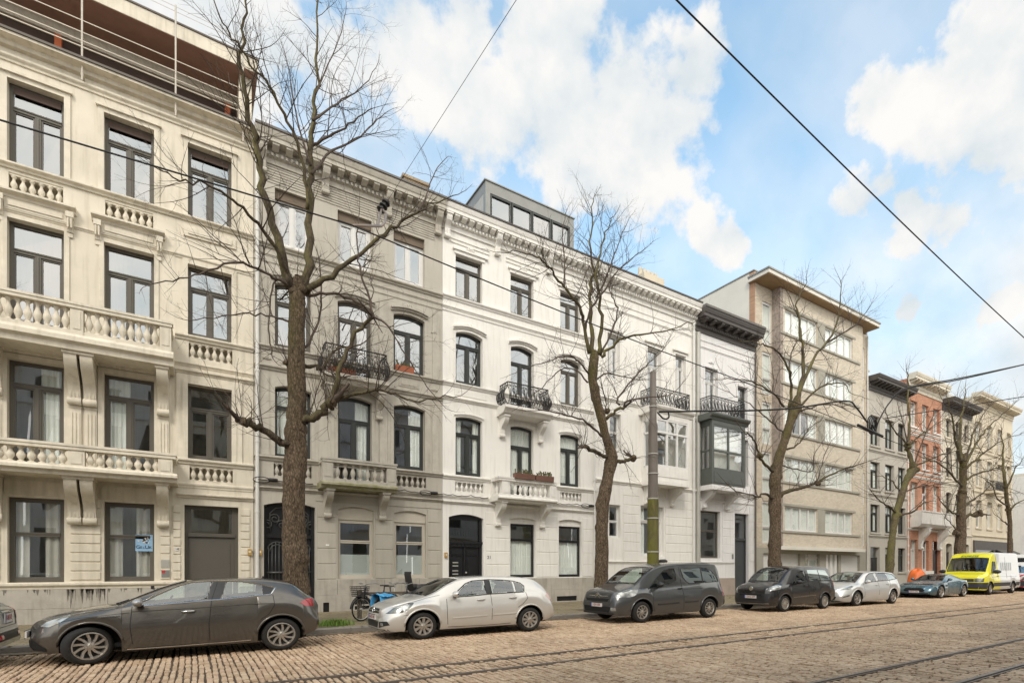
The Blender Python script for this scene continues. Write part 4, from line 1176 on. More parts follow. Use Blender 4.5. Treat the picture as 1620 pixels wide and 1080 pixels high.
# ======================================================= F: apartment block
def house_flats():
    h = thing('apartment_block', 'buff brick apartment block of five storeys with ribbon windows and wide flat eaves', 'apartment block', (31, YF, GZ))
    Xa, Xb = 25.0, 36.85
    tops = [5.0, 7.75, 10.5, 13.27, 16.05]
    ops = []
    for z in tops:
        ops += [(25.6, 26.42, z - 2.1, z + .25), (35.75, 36.5, z - 2.0, z + .1)]
    G = [(25.7, 29.2, GZ, 2.35), (29.7, 31.2, GZ, 2.35), (31.9, 33.3, GZ, 2.35), (33.6, 35.9, GZ, 2.35)]
    mb = MB()
    ops2 = [o for o in ops if True]
    wall_mesh(mb, Xa, 26.7, 2.65, 17.1, YF, [o for o in ops2 if o[1] < 27])
    wall_mesh(mb, 35.3, Xb, 2.65, 17.1, YF, [o for o in ops2 if o[0] > 35])
    mb.face([(26.7, YF, 16.4), (35.3, YF, 16.4), (35.3, YF, 17.1), (26.7, YF, 17.1)])
    mb.build('wall', M['brick'], h)
    s = MB(); shell(s, Xa, Xb, GZ, 17.35, YF + .002, 11, 0, 1)
    s.box(Xa - .06, Xa + .35, YF + .35, YF + 6.5, 13, 17.75); s.box(Xa - .06, Xa + .3, YF + 6.5, YF + 11, 13, 17.3)
    s.build('side_wall', [M['plaster'], M['roofing']], h)
    MB().box(Xa - .07, Xa + .3, YF + .01, YF + .348, 5, 17.72).build('brick_edge', M['brickside'], h)
    cp = MB(); cp.box(Xa - .1, Xa + .4, YF + .0, YF + 6.5, 17.755, 17.82); cp.box(Xa - .1, Xa + .35, YF + 6.52, YF + 11, 17.305, 17.37); cp.build('coping', M['zinc'], h)
    g = MB(); wall_mesh(g, Xa, Xb, GZ, 2.65, YF, G); g.build('ground_floor_wall', M['concrete'], h)
    # projecting brick bay, glazed in two groups per storey
    by = 18.5
    bo = []
    for z in tops: bo += [(26.95, 30.15, z - 1.38, z), (30.95, 34.1, z - 1.38, z)]
    b = MB()
    wall_mesh(b, 26.5, 35.3, 2.75, 17.1, by, bo, .2)
    for x in (26.5, 35.3): b.face([(x, by, 2.75), (x, YF, 2.75), (x, YF, 17.1), (x, by, 17.1)])
    b.face([(26.5, by, 2.75), (35.3, by, 2.75), (35.3, YF, 2.75), (26.5, YF, 2.75)])
    bb = b.build('bay', M['brickbay'], h)
    MB().box(26.47, 26.496, by - .02, YF, 2.75, 17.1).build('bay_side', M['mottled'], bb); MB().box(26.47, 26.75, by - .022, by - .002, 2.75, 17.1).build('bay_side', M['mottled'], bb)
    st = MB()
    for z in tops: st.box(26.5, 34.9, by - .07, by + .02, z - 1.5, z - 1.38); st.box(26.6, 34.4, by - .03, by + .02, z + .005, z + .13); st.box(30.17, 30.93, by - .02, by + .02, z - 1.375, z)
    st.build('sill', M['concrete'], bb)
    MB().box(26.45, 35.4, by - .12, YF, 2.55, 2.745).build('canopy', M['plaster'], bb)
    for o in bo: window(bb, *o, 0, by, .1, 'framewhite', 'glasslow', 0, False, .07, cur='all' if R.random() < .75 else 'sides', panes_v=3)
    for o in ops: window(h, *o, 0, YF, .05, 'framewhite', 'glasslow', .62, False, .1, cur='all' if o[0] < 30 else None)
    e = MB(); e.box(24.75, 36.4, 17.95, YF + .3, 17.16, 17.36)
    ee = e.build('eaves', M['plaster'], h)
    MB().box(24.78, 36.37, 17.98, YF + .3, 17.12, 17.155).build('soffit', pmat('pine_soffit', (.36, .24, .13), .7, .15, 3), ee)
    MB().box(24.7, 36.45, 17.9, YF + .3, 17.365, 17.45).build('gutter', M['zinc'], ee)
    for a, b_, z0, z1 in (G[0], G[3]):
        d = MB(); d.box(a, b_, YF + .18, YF + .22, z0, z1)
        for k in range(14): d.box(a, b_, YF + .165, YF + .18, z0 + .02 + k * (z1 - z0) / 14, z0 + (k + .8) * (z1 - z0) / 14)
        d.build('garage_door', M['framewhite'], h)
    a, b_, z0, z1 = G[1]
    d = MB(); d.box(a, b_, YF + .2, YF + .24, z0, z1); d.box(a + .5, a + .55, YF + .15, YF + .2, z0, z1); d.box(a, b_, YF + .15, YF + .2, 2.1, 2.2)
    dd = d.build('door', M['framewhite'], h)
    MB().box(a + .12, a + .42, YF + .18, YF + .198, .5, 2.0).box(a + .7, b_ - .15, YF + .18, YF + .198, .9, 2.0).build('pane', M['glasslow'], dd)
    a, b_, z0, z1 = G[2]
    d = MB()
    for k in range(3): d.box(a + k * .5, a + k * .5 + .25, YF + .02, YF + .22, z0, z1)
    d.face([(a, YF + .2, z0), (b_, YF + .2, z0), (b_, YF + .2, z1), (a, YF + .2, z1)])
    d.build('porch_pillar', M['framewhite'], h)
    downpipe(h, 36.7, .3, 17, M['pipe'], .05)
    return h


def plain_house(name, label, Xa, Xb, top, wm, tm, cols, floors, corn=(1.0, .6), cm=None, rise=0, doors=(), frame='frame', extra=None, depth=9, archi=True, bands=()):
    h = thing(name, label, 'house', ((Xa + Xb) / 2, YF, GZ))
    ops = []
    for (a, b) in cols:
        for z0, z1 in floors: ops.append((a, b, z0, z1, rise))
    for d in doors: ops = [o for o in ops if not (o[0] < d[1] and o[1] > d[0] and o[2] < d[3])] + [(*d, rise)]
    mb = MB()
    wall_mesh(mb, Xa, Xb, GZ, top - corn[0] * .3, YF, ops, .3); shell(mb, Xa, Xb, GZ, top - corn[0] * .3, YF, depth, 0, 1)
    mb.build('wall', [wm, M['roofing']], h)
    t = MB()
    for z in bands: band(t, Xa, Xb, z, z + .16, .1)
    for o in ops:
        if o[2] > GZ: t.box(o[0] - .1, o[1] + .1, YF - .08, YF + .003, o[2] - .12, o[2] - .003)
        if archi: architrave(t, *o[:4], .13, .04, YF, rise)
    t.build('moulding', tm, h)
    cornice(h, Xa, Xb, top - corn[0], top, corn[1], cm or tm, max(4, int((Xb - Xa) / .5)), False)
    for o in ops:
        if o[2] > GZ:
            window(h, *o[:4], rise, fm=frame, gm='glass' if o[2] > 7 else 'glasslow', transom=.3, rec=.2, cur=R.choice([None, 'all', 'sides']))
        else:
            d = MB(); d.box(o[0], o[1], YF + .2, YF + .26, GZ, o[3] - .7); d.box(o[0], o[1], YF + .17, YF + .26, o[3] - .78, o[3] - .7)
            m = (o[0] + o[1]) / 2
            for s in (-1, 1): d.box(m + s * .05, m + s * (o[1] - o[0]) * .42, YF + .185, YF + .2, .5, o[3] - 1.0)
            d.face([(o[0], YF + .23, o[3] - .7), (o[1], YF + .23, o[3] - .7), (o[1], YF + .23, o[3]), (o[0], YF + .23, o[3])], 1)
            d.build('door', [M['doorblack'], M['glasslow']], h, fix=False)
    return h


def houses_far():
    fl = [(1.25, 2.95), (3.95, 5.85), (6.9, 8.75), (9.85, 11.9)]
    h = plain_house('townhouse', 'plain grey house with dark bracketed cornice, beside the buff apartment block', 36.9, 42.45, 14.4, M['greyhouse'], M['greyhouse'],
                    [(37.25, 38.5), (39.25, 40.5), (41.1, 42.2)], fl, (.9, .8), M['corndark'], doors=((37.25, 38.5, GZ, 2.95),), archi=False, bands=(3.6, 6.4, 9.4), frame='framedark')
    m = MB(); m.box(37.0, 38.4, YF + .8, YF + 1.8, 14.0, 15.2); m.box(36.9, 38.5, YF + .7, YF + 1.9, 15.2, 15.32); m.build('chimney', M['concrete'], h)
    MB().box(39.5, 42.4, YF + 1.5, YF + 5, 14.0, 15.1).build('roof', M['zinc'], h)
    # red brick with white bands and a stone oriel balcony
    h = plain_house('townhouse', 'red brick townhouse striped with white stone bands and a white balcony on carved brackets', 42.5, 48.25, 15.7, M['redbrick'], M['whitetrim'],
                    [(43.0, 44.1), (44.85, 45.95), (46.7, 47.8)], [(1.3, 3.6), (5.4, 7.9), (9.0, 11.0), (12.0, 13.9)], (1.1, .7), M['creamtrim'], 0, ((46.6, 47.9, GZ, 3.6),), 'framewhite', archi=False, bands=(4.3, 8.2, 11.3, 8.55, 11.6))
    for x in (42.62, 48.13):
        q = MB(); z = 1.2
        while z < 14: q.box(x - .1, x + .1, YF - .025, YF + .003, z, z + .18); z += .62
        q.box(x - .06, x + .06, YF - .012, YF + .003, 1.2, 14)
        q.build('stone_quoins', M['whitetrim'], h)
    p = MB(); p.box(42.5, 46.5, YF - .08, YF, GZ, 1.05); p.box(42.5, 46.5, YF - .14, YF, 1.05, 1.3); p.build('plinth', M['whitetrim'], h)
    b = MB(); b.prism([(YF, 4.5), (18.4, 4.55), (18.2, 4.75), (18.15, 5.55), (18.1, 5.62), (18.1, 5.7), (YF, 5.7)], 'x', 42.9, 48.0)
    for x in (44.4, 46.4): b.box(x - .08, x + .08, 18.14, 18.2, 4.8, 5.5)
    bb = b.build('balcony', M['whitetrim'], h)
    for x in (44.4, 47.6):
        m = MB(); bracket(m, x, .34, YF, 4.43, 1.5, .75, .15); m.build('bracket', M['whitetrim'], bb)
    MB().box(45.6, 47.9, YF + 1, YF + 3, 15.2, 16.3).build('chimney', M['greyhouse'], h)
    # cream house with dark cornice
    h = plain_house('townhouse', 'pale cream townhouse with dark jutting cornice, right of the red brick house', 48.3, 53.95, 14.9, M['fawn'], M['creamtrim'],
                    [(48.9, 50.0), (50.7, 51.8), (52.4, 53.4)], [(1.3, 3.5), (5.0, 7.6), (8.8, 11.2), (12.0, 13.5)], (.9, .9), M['corndark'], .1, ((48.9, 50.0, GZ, 3.5),), bands=(4.1, 8.2, 11.6))
    c = MB(); c.box(52.6, 53.9, YF + 1.2, YF + 2.4, 14.5, 16.4); c.lathe([(.16, 0), (.14, .6)], 8, (53, YF + 1.8, 16.4)); c.lathe([(.12, 0), (.1, 1.0)], 8, (53.6, YF + 1.8, 16.4)); c.build('chimney', M['greyhouse'], h)
    # yellowish corner house with shop
    h = plain_house('townhouse', 'tall yellowish stone corner house with a dark-framed shop under it', 54.0, 63.6, 16.4, M['yellowstone'], M['yellowstone'],
                    [(54.9, 56.1), (57.3, 58.5), (59.7, 60.9), (62.0, 63.0)], [(5.0, 7.4), (8.6, 11.0), (12.0, 14.2)], (.95, .8), M['yellowstone'], .08, (), 'framewhite', bands=(4.2, 8.0, 11.5), depth=14)
    s = MB(); s.box(54.3, 63.4, YF - .12, YF, 3.1, 3.9); s.box(54.3, 54.6, YF - .1, YF, GZ, 3.1); s.box(58.6, 59, YF - .1, YF, GZ, 3.1); s.box(63.1, 63.4, YF - .1, YF, GZ, 3.1)
    sf = s.build('shopfront', M['corndark'], h)
    MB().box(54.6, 63.1, YF - .05, YF - .02, .5, 3.1).build('shop_window', pmat('shop_glass', (.015, .015, .016), .05), sf)
    aw = MB(); aw.prism([(YF - .12, 3.2), (YF - 1.0, 2.75), (YF - 1.0, 2.68), (YF - .12, 3.12)], 'x', 59.1, 63.2); aw.build('awning', pmat('dark_awning', (.09, .085, .08), .8), sf)
    bl = MB(); bl.box(57.0, 58.8, YF - .8, YF, 8.1, 8.3); b_ = bl.build('balcony', M['yellowstone'], h)
    scroll_rail(b_, 57.0, 58.8, YF - .78, YF, 8.3, 9.1, .3, 0)
    # pale far houses beyond the junction
    h = plain_house('townhouse', 'white far-off house seen past the corner shop', 72, 80, 11.5, M['whitetrim'], M['whitetrim'], [(73, 74.2), (75.4, 76.6), (77.8, 79)], [(1.2, 3.6), (4.8, 7.0), (8.0, 10)], (.7, .5))
    h = plain_house('townhouse', 'distant cream house showing above the white box truck', 80.2, 96, 13, M['creamtrim'], M['creamtrim'], [(81.5, 83), (84.7, 86.2), (88, 89.5), (91.5, 93)], [(1.2, 3.6), (4.8, 7.4), (8.4, 11)], (.9, .6))


def houses_opposite():
    """the other side of the street, which the lower panes mirror"""
    spec = [(-24, -15.5, 14.5, 'whitetrim'), (-15.4, -8.2, 13.4, 'white'), (-8.1, -1.0, 15, 'white'), (-.9, 6.6, 13.8, 'cream'), (6.7, 14, 14.6, 'lilac'), (14.1, 22, 14, 'white'), (22.1, 30, 15, 'fawn'), (30.1, 40, 14, 'white'), (40.1, 52, 15, 'cream'), (52.1, 66, 14, 'whitetrim'), (66.1, 90, 15, 'fawn')]
    lab = ['off-white', 'low white', 'tall white', 'cream', 'cool white', 'broad white', 'fawn', 'plain white', 'broad cream', 'long off-white', 'longest fawn']
    for (a, b, top, mk), lb in zip(spec, lab):
        h = thing('opposite_house', lb + ' house across the street, seen only as a reflection in the lower windows', 'house', ((a + b) / 2, -6, GZ))
        mb = MB(); Y = -6.0
        n = 3; w = (b - a) / n
        ops = []
        for k in range(n):
            for z0, z1 in ((1.3, 3.5), (5, 7.3), (8.5, 10.5), (11.3, 12.7)): ops.append((a + w * (k + .3), a + w * (k + .72), z0, z1))
        wall_mesh(mb, a, b, GZ, top, Y, ops, -.25)
        mb.face([(a, Y, top), (b, Y, top), (b, Y - 6, top), (a, Y - 6, top)]); mb.box(a, b, Y, Y + .5, top - .5, top)
        for z in (4.1, 7.9, 11): mb.box(a, b, Y, Y + .12, z, z + .18)
        mb.build('wall', M[mk], h)
        d = MB()
        for o in ops:
            d.face([(o[0], Y - .2, o[2]), (o[1], Y - .2, o[2]), (o[1], Y - .2, o[3]), (o[0], Y - .2, o[3])])
        d.build('window', pmat('opposite_glass', (.02, .022, .025), .08), h, fix=False)
        bb = MB()
        x0, x1 = a + w * 1.1, a + w * 1.9
        bb.box(x0, x1, Y, Y + .8, 4.2, 4.4); bb.box(x0, x1, Y + .7, Y + .85, 4.95, 5.05)
        for k in range(9): x = x0 + (x1 - x0) * (k + .5) / 9; bb.lathe([(.05, 0), (.08, .2), (.04, .5)], 6, (x, Y + .77, 4.42))
        bb.build('balcony', M[mk], h)
# ---------------------------------------------------------------- vehicles
def pchip(pts):
    xs = [p[0] for p in pts]; ys = [p[1] for p in pts]
    n = len(xs)
    d = [(ys[i + 1] - ys[i]) / (xs[i + 1] - xs[i]) for i in range(n - 1)]
    m = [d[0]] + [0 if d[i - 1] * d[i] <= 0 else 2 * d[i - 1] * d[i] / (d[i - 1] + d[i]) for i in range(1, n - 1)] + [d[-1]]

    def f(x):
        if x <= xs[0]: return ys[0]
        if x >= xs[-1]: return ys[-1]
        i = 0
        while x > xs[i + 1]: i += 1
        h = xs[i + 1] - xs[i]; t = (x - xs[i]) / h
        return (2 * t**3 - 3 * t**2 + 1) * ys[i] + (t**3 - 2 * t**2 + t) * h * m[i] + (-2 * t**3 + 3 * t**2) * ys[i + 1] + (t**3 - t**2) * h * m[i + 1]
    return f


CM = {}
CM['tyre'] = pmat('tyre_rubber', (.016, .015, .014), .85, .2, 12, .2, 60)
CM['alloy'] = pmat('alloy_rim', (.46, .43, .39), .38, .08, 8, metal=.75)
CM['cover'] = pmat('wheel_cover', (.5, .49, .47), .4, .08, 8, metal=.4)
CM['rimdark'] = pmat('dark_hub_brake', (.02, .02, .02), .7)  # even dark colour of the hub and brake disc behind the spokes
CM['under'] = pmat('underbody', (.008, .008, .008), .9)
CM['trim'] = pmat('black_trim', (.02, .02, .021), .5, .1, 8)
CM['chrome'] = pmat('chrome', (.7, .7, .68), .15, .03, 8, metal=1)
CM['seam'] = pmat('panel_gap', (.012, .012, .012), .8)
CM['red'] = pmat('tail_lens', (.35, .012, .02), .15, .1, 9, coat=1)
CM['amber'] = pmat('pale_tail_lens', (.6, .42, .38), .15, .1, 9, coat=1)
CM['plate'] = pmat('number_plate_white', (.66, .64, .62), .5)
CM['platered'] = pmat('number_plate_red', (.3, .05, .05), .5)
CM['euro'] = pmat('number_plate_blue', (.03, .06, .3), .5)


def autoglass(name, dark=(.02, .028, .028), refl=.3):
    m, t, nd, lk, b = nt(name)
    b.inputs['Base Color'].default_value = (*dark, 1); b.inputs['Roughness'].default_value = .25
    tc = N(nd, 'ShaderNodeTexCoord')
    n1 = N(nd, 'ShaderNodeTexNoise'); n1.inputs['Scale'].default_value = 1.7; n1.inputs['Detail'].default_value = 3
    lk.new(tc.outputs['Object'], n1.inputs['Vector'])
    rp = N(nd, 'ShaderNodeValToRGB'); rp.color_ramp.elements[0].position = .42; rp.color_ramp.elements[1].position = .62
    rp.color_ramp.elements[0].color = (*dark, 1); rp.color_ramp.elements[1].color = (*[c * 3 for c in dark], 1)
    lk.new(n1.outputs['Fac'], rp.inputs[0]); lk.new(rp.outputs[0], b.inputs['Base Color'])
    g = N(nd, 'ShaderNodeBsdfGlossy'); g.inputs['Roughness'].default_value = .015; g.inputs['Color'].default_value = (.72, .8, .78, 1)
    fr = N(nd, 'ShaderNodeFresnel'); fr.inputs[0].default_value = 1.52
    mr = N(nd, 'ShaderNodeMapRange'); mr.inputs[1].default_value = .04; mr.inputs[2].default_value = 1; mr.inputs[3].default_value = refl; mr.inputs[4].default_value = .5
    lk.new(fr.outputs[0], mr.inputs[0])
    mx = N(nd, 'ShaderNodeMixShader'); lk.new(mr.outputs[0], mx.inputs[0]); lk.new(b.outputs[0], mx.inputs[1]); lk.new(g.outputs[0], mx.inputs[2])
    lk.new(mx.outputs[0], nd['Material Output'].inputs[0])
    return m


CM['glass'] = glassmat('car_glass', .16, (.74, .84, .81), 0)
CM['screen'] = glassmat('windscreen_glass', .12, (.72, .8, .77), 0)
CM['seat'] = pmat('dark_upholstery', (.035, .035, .037), .9, .2, 6)
CM['privacy'] = autoglass('tinted_glass', (.008, .009, .009), .1)


def lampmat(name, c=(.62, .63, .6)):
    m, t, nd, lk, b = nt(name)
    tc = N(nd, 'ShaderNodeTexCoord')
    v = N(nd, 'ShaderNodeTexVoronoi'); v.inputs['Scale'].default_value = 7
    lk.new(tc.outputs['Object'], v.inputs['Vector'])
    rp = N(nd, 'ShaderNodeValToRGB'); rp.color_ramp.elements[0].position = .1; rp.color_ramp.elements[1].position = .75
    rp.color_ramp.elements[0].color = (*c, 1); rp.color_ramp.elements[1].color = (*[k * .3 for k in c], 1)
    lk.new(v.outputs['Distance'], rp.inputs[0]); lk.new(rp.outputs[0], b.inputs['Base Color'])
    b.inputs['Roughness'].default_value = .2; b.inputs['Coat Weight'].default_value = 1; b.inputs['Coat Roughness'].default_value = .02; b.inputs['Metallic'].default_value = .3
    return m


CM['lamp'] = lampmat('headlamp_lens')
CM['lampdark'] = lampmat('smoked_headlamp', (.3, .32, .3))

WHEELS = {}


def wheel_parts(style, r, rim, w=.2):
    k = (style, r, rim)
    if k in WHEELS: return WHEELS[k]
    # tyre: axis along y, outer face at y=0
    ty = MB().lathe([(rim, .012), (rim + .02, .0), (r - .05, -.005), (r - .015, .015), (r, .05), (r, w - .05), (r - .015, w - .015), (rim, w)], 40, (0, 0, 0), 'y', cap=False)
    tm = ty.mesh('tyre', CM['tyre'], smooth=True, angle=50)
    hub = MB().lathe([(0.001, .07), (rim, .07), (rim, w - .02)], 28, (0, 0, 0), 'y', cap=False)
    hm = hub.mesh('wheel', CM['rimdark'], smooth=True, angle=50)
    m = MB()
    m.lathe([(rim + .004, .02), (rim + .004, .006), (rim - .012, .002), (rim - .022, .02), (rim - .03, .07)], 40, (0, 0, 0), 'y', cap=False)
    n, sw0, sw1, sk = style
    for i in range(n):
        a = 2 * PI * i / n + .15
        ca, sa = math.cos(a), math.sin(a)
        for (r0, r1, w0, w1, y0, y1, t0, t1) in ((.03, rim * .55, sw0, (sw0 + sw1) / 2, .018, .026, 0, sk * .5), (rim * .55, rim - .012, (sw0 + sw1) / 2, sw1, .026, .016, sk * .5, sk)):
            pts = []
            for rr, ww, yy, tt in ((r0, w0, y0, t0), (r1, w1, y1, t1)):
                for s in (-1, 1):
                    px, pz = rr, s * ww + tt * rr
                    pts.append((px * ca - pz * sa, yy, px * sa + pz * ca))
            p0, p1, p2, p3 = pts
            m.face([p0, p1, p3, p2])
            dn = lambda p: (p[0], p[1] + .04, p[2])
            m.face([p0, p2, dn(p2), dn(p0)]); m.face([p1, p3, dn(p3), dn(p1)])
    m.lathe([(.001, .008), (.028, .008), (.034, .014), (.06, .02), (.065, .05)], 18, (0, 0, 0), 'y', cap=False)
    for i in range(5):
        a = 2 * PI * i / 5
        m.lathe([(.011, .006), (.011, .03)], 6, (.047 * math.cos(a), 0, .047 * math.sin(a)), 'y')
    rm = m.mesh('rim', CM['alloy'], smooth=True, angle=35)
    WHEELS[k] = (hm, tm, rm)
    return WHEELS[k]


def interior(root, sp):
    mx, up = sp['mirror'][0], sp.get('tall', 0)
    dk = CM['seat']
    def seat(name, x, y, w):
        m = MB()
        m.prism([(x - .48, .38 + up), (x - .5, .5 + up), (x - .05, .47 + up), (x + .03, .36 + up)], 'y', y - w / 2, y + w / 2)
        m.prism([(x - .08, .42 + up), (x + .02, .42 + up), (x + .2, .98 + up), (x + .12, 1.02 + up)], 'y', y - w / 2 + .02, y + w / 2 - .02)
        for yy in ((y,) if w < .7 else (y - w * .3, y + w * .3)):
            m.prism([(x + .13, 1.04 + up), (x + .22, 1.04 + up), (x + .25, 1.21 + up), (x + .17, 1.22 + up)], 'y', yy - .13, yy + .13)
            for q in (-.05, .05): m.tube([(x + .16, yy + q, .98 + up), (x + .18, yy + q, 1.08 + up)], .008, 5)
        m.build(name, dk, root, world=False)
    for y in (-.37, .37): seat('front_seat', mx + .82, y, .48)
    seat('rear_seat', mx + 1.68, 0, 1.2)
    m = MB(); b = sp['mirror'][1] - .06
    m.prism([(mx - .42, b - .3), (mx - .42, b - .02), (mx - .1, b + .03), (mx + .14, b - .03), (mx + .16, b - .3)], 'y', -.72, .72); m.build('dashboard', dk, root, world=False)
    m = MB(); c = Vector((mx + .34, -.37, b + .02))
    m.tube([c + Vector((.07 * math.sin(a), .18 * math.cos(a), .17 * math.sin(a))) for a in [2 * PI * k / 20 for k in range(21)]], .015, 6, cap=False)
    for a in (0, PI, -PI / 2): m.tube([c, c + Vector((.07 * math.sin(a), .18 * math.cos(a), .17 * math.sin(a)))], .014, 5)
    m.tube([c, c + Vector((-.25, 0, -.1))], .03, 6); m.build('steering_wheel', CM['trim'], root, world=False)
    m = MB(); m.box(mx - .4, mx + 2.1, -.76, .76, .26, .33); m.build('cabin_floor', CM['under'], root, world=False)
    m = MB(); m.box(mx + .1, mx + .14, -.1, .1, 1.22 + up, 1.28 + up); m.build('rear_view_mirror', CM['trim'], root, world=False)


class Body:
    def __init__(s, sp):
        s.sp = sp
        s.L, s.hW = sp['L'], sp['W'] / 2
        s.top, s.belt, s.hw, s.rh = pchip(sp['top']), pchip(sp['belt']), pchip(sp['hw']), pchip(sp['rh'])
        s.bot = pchip(sp['bot'])
        s.crown = pchip(sp.get('crown', [(0, .05), (s.L, .05)]))
        xs = [s.L * k / 160 for k in range(161)]
        for ax in sp['axles']:
            ra = sp['arch']
            for q in range(-12, 13): xs.append(ax + ra * math.sin(q / 12 * PI / 2) * .9999)
            xs += [ax - ra - .004, ax + ra + .004]
        for f in ('top', 'hw'): xs += [p[0] for p in sp[f]]
        xs = sorted(x for x in set(round(x, 4) for x in xs) if 0 <= x <= s.L)
        s.xs = [x for i, x in enumerate(xs) if i == 0 or x - xs[i - 1] > .0015]
        rows = [s.section(x) for x in s.xs]
        s.n = len(rows[0])
        mb = MB()
        full = [r + [(p[0], -p[1], p[2]) for p in reversed(r[:-1])] for r in rows]
        mb.grid(full)
        # end caps
        for r in (full[0], full[-1]): mb.face(r)
        s.mb = mb

    def section(s, x):
        sp = s.sp
        t, b, hw, rh, cr = s.top(x), s.belt(x), s.hw(x), s.rh(x), s.crown(x)
        zb = s.bot(x)
        tuck = .07
        for ax in sp['axles']:
            if abs(x - ax) < sp['arch']:
                zb = max(zb, sp['wr'] + math.sqrt(max(0, sp['arch'] ** 2 - (x - ax) ** 2)))
                tuck = .012
        ze = t - cr
        b = min(b, ze - .012)
        zb = min(zb, b - .03)
        rh = min(rh, hw * .95)
        P = []
        H = b - zb
        fl = [(0, 1), (.08, .6), (.25, .3), (.45, .07), (.6, .0), (.68, .14), (.84, .5), (.95, .82), (1, 1)]
        bulge = sp.get('shoulder', .085)
        for u, k in fl:
            d = tuck * k if u < .5 else bulge * k
            P.append((x, -(hw - d), zb + H * u))
        w0 = hw - bulge
        for k in range(1, 19):
            u = k / 18
            w = w0 - .02 * u - (w0 - .02 - rh) * (u ** 1.25)
            P.append((x, -w, b + (ze - b) * u))
        for k in range(1, 19):
            u = k / 18
            P.append((x, -rh * math.cos(u * PI / 2) if u < 1 else 0.0, ze + cr * math.sin(u * PI / 2) ** .8))
        return P


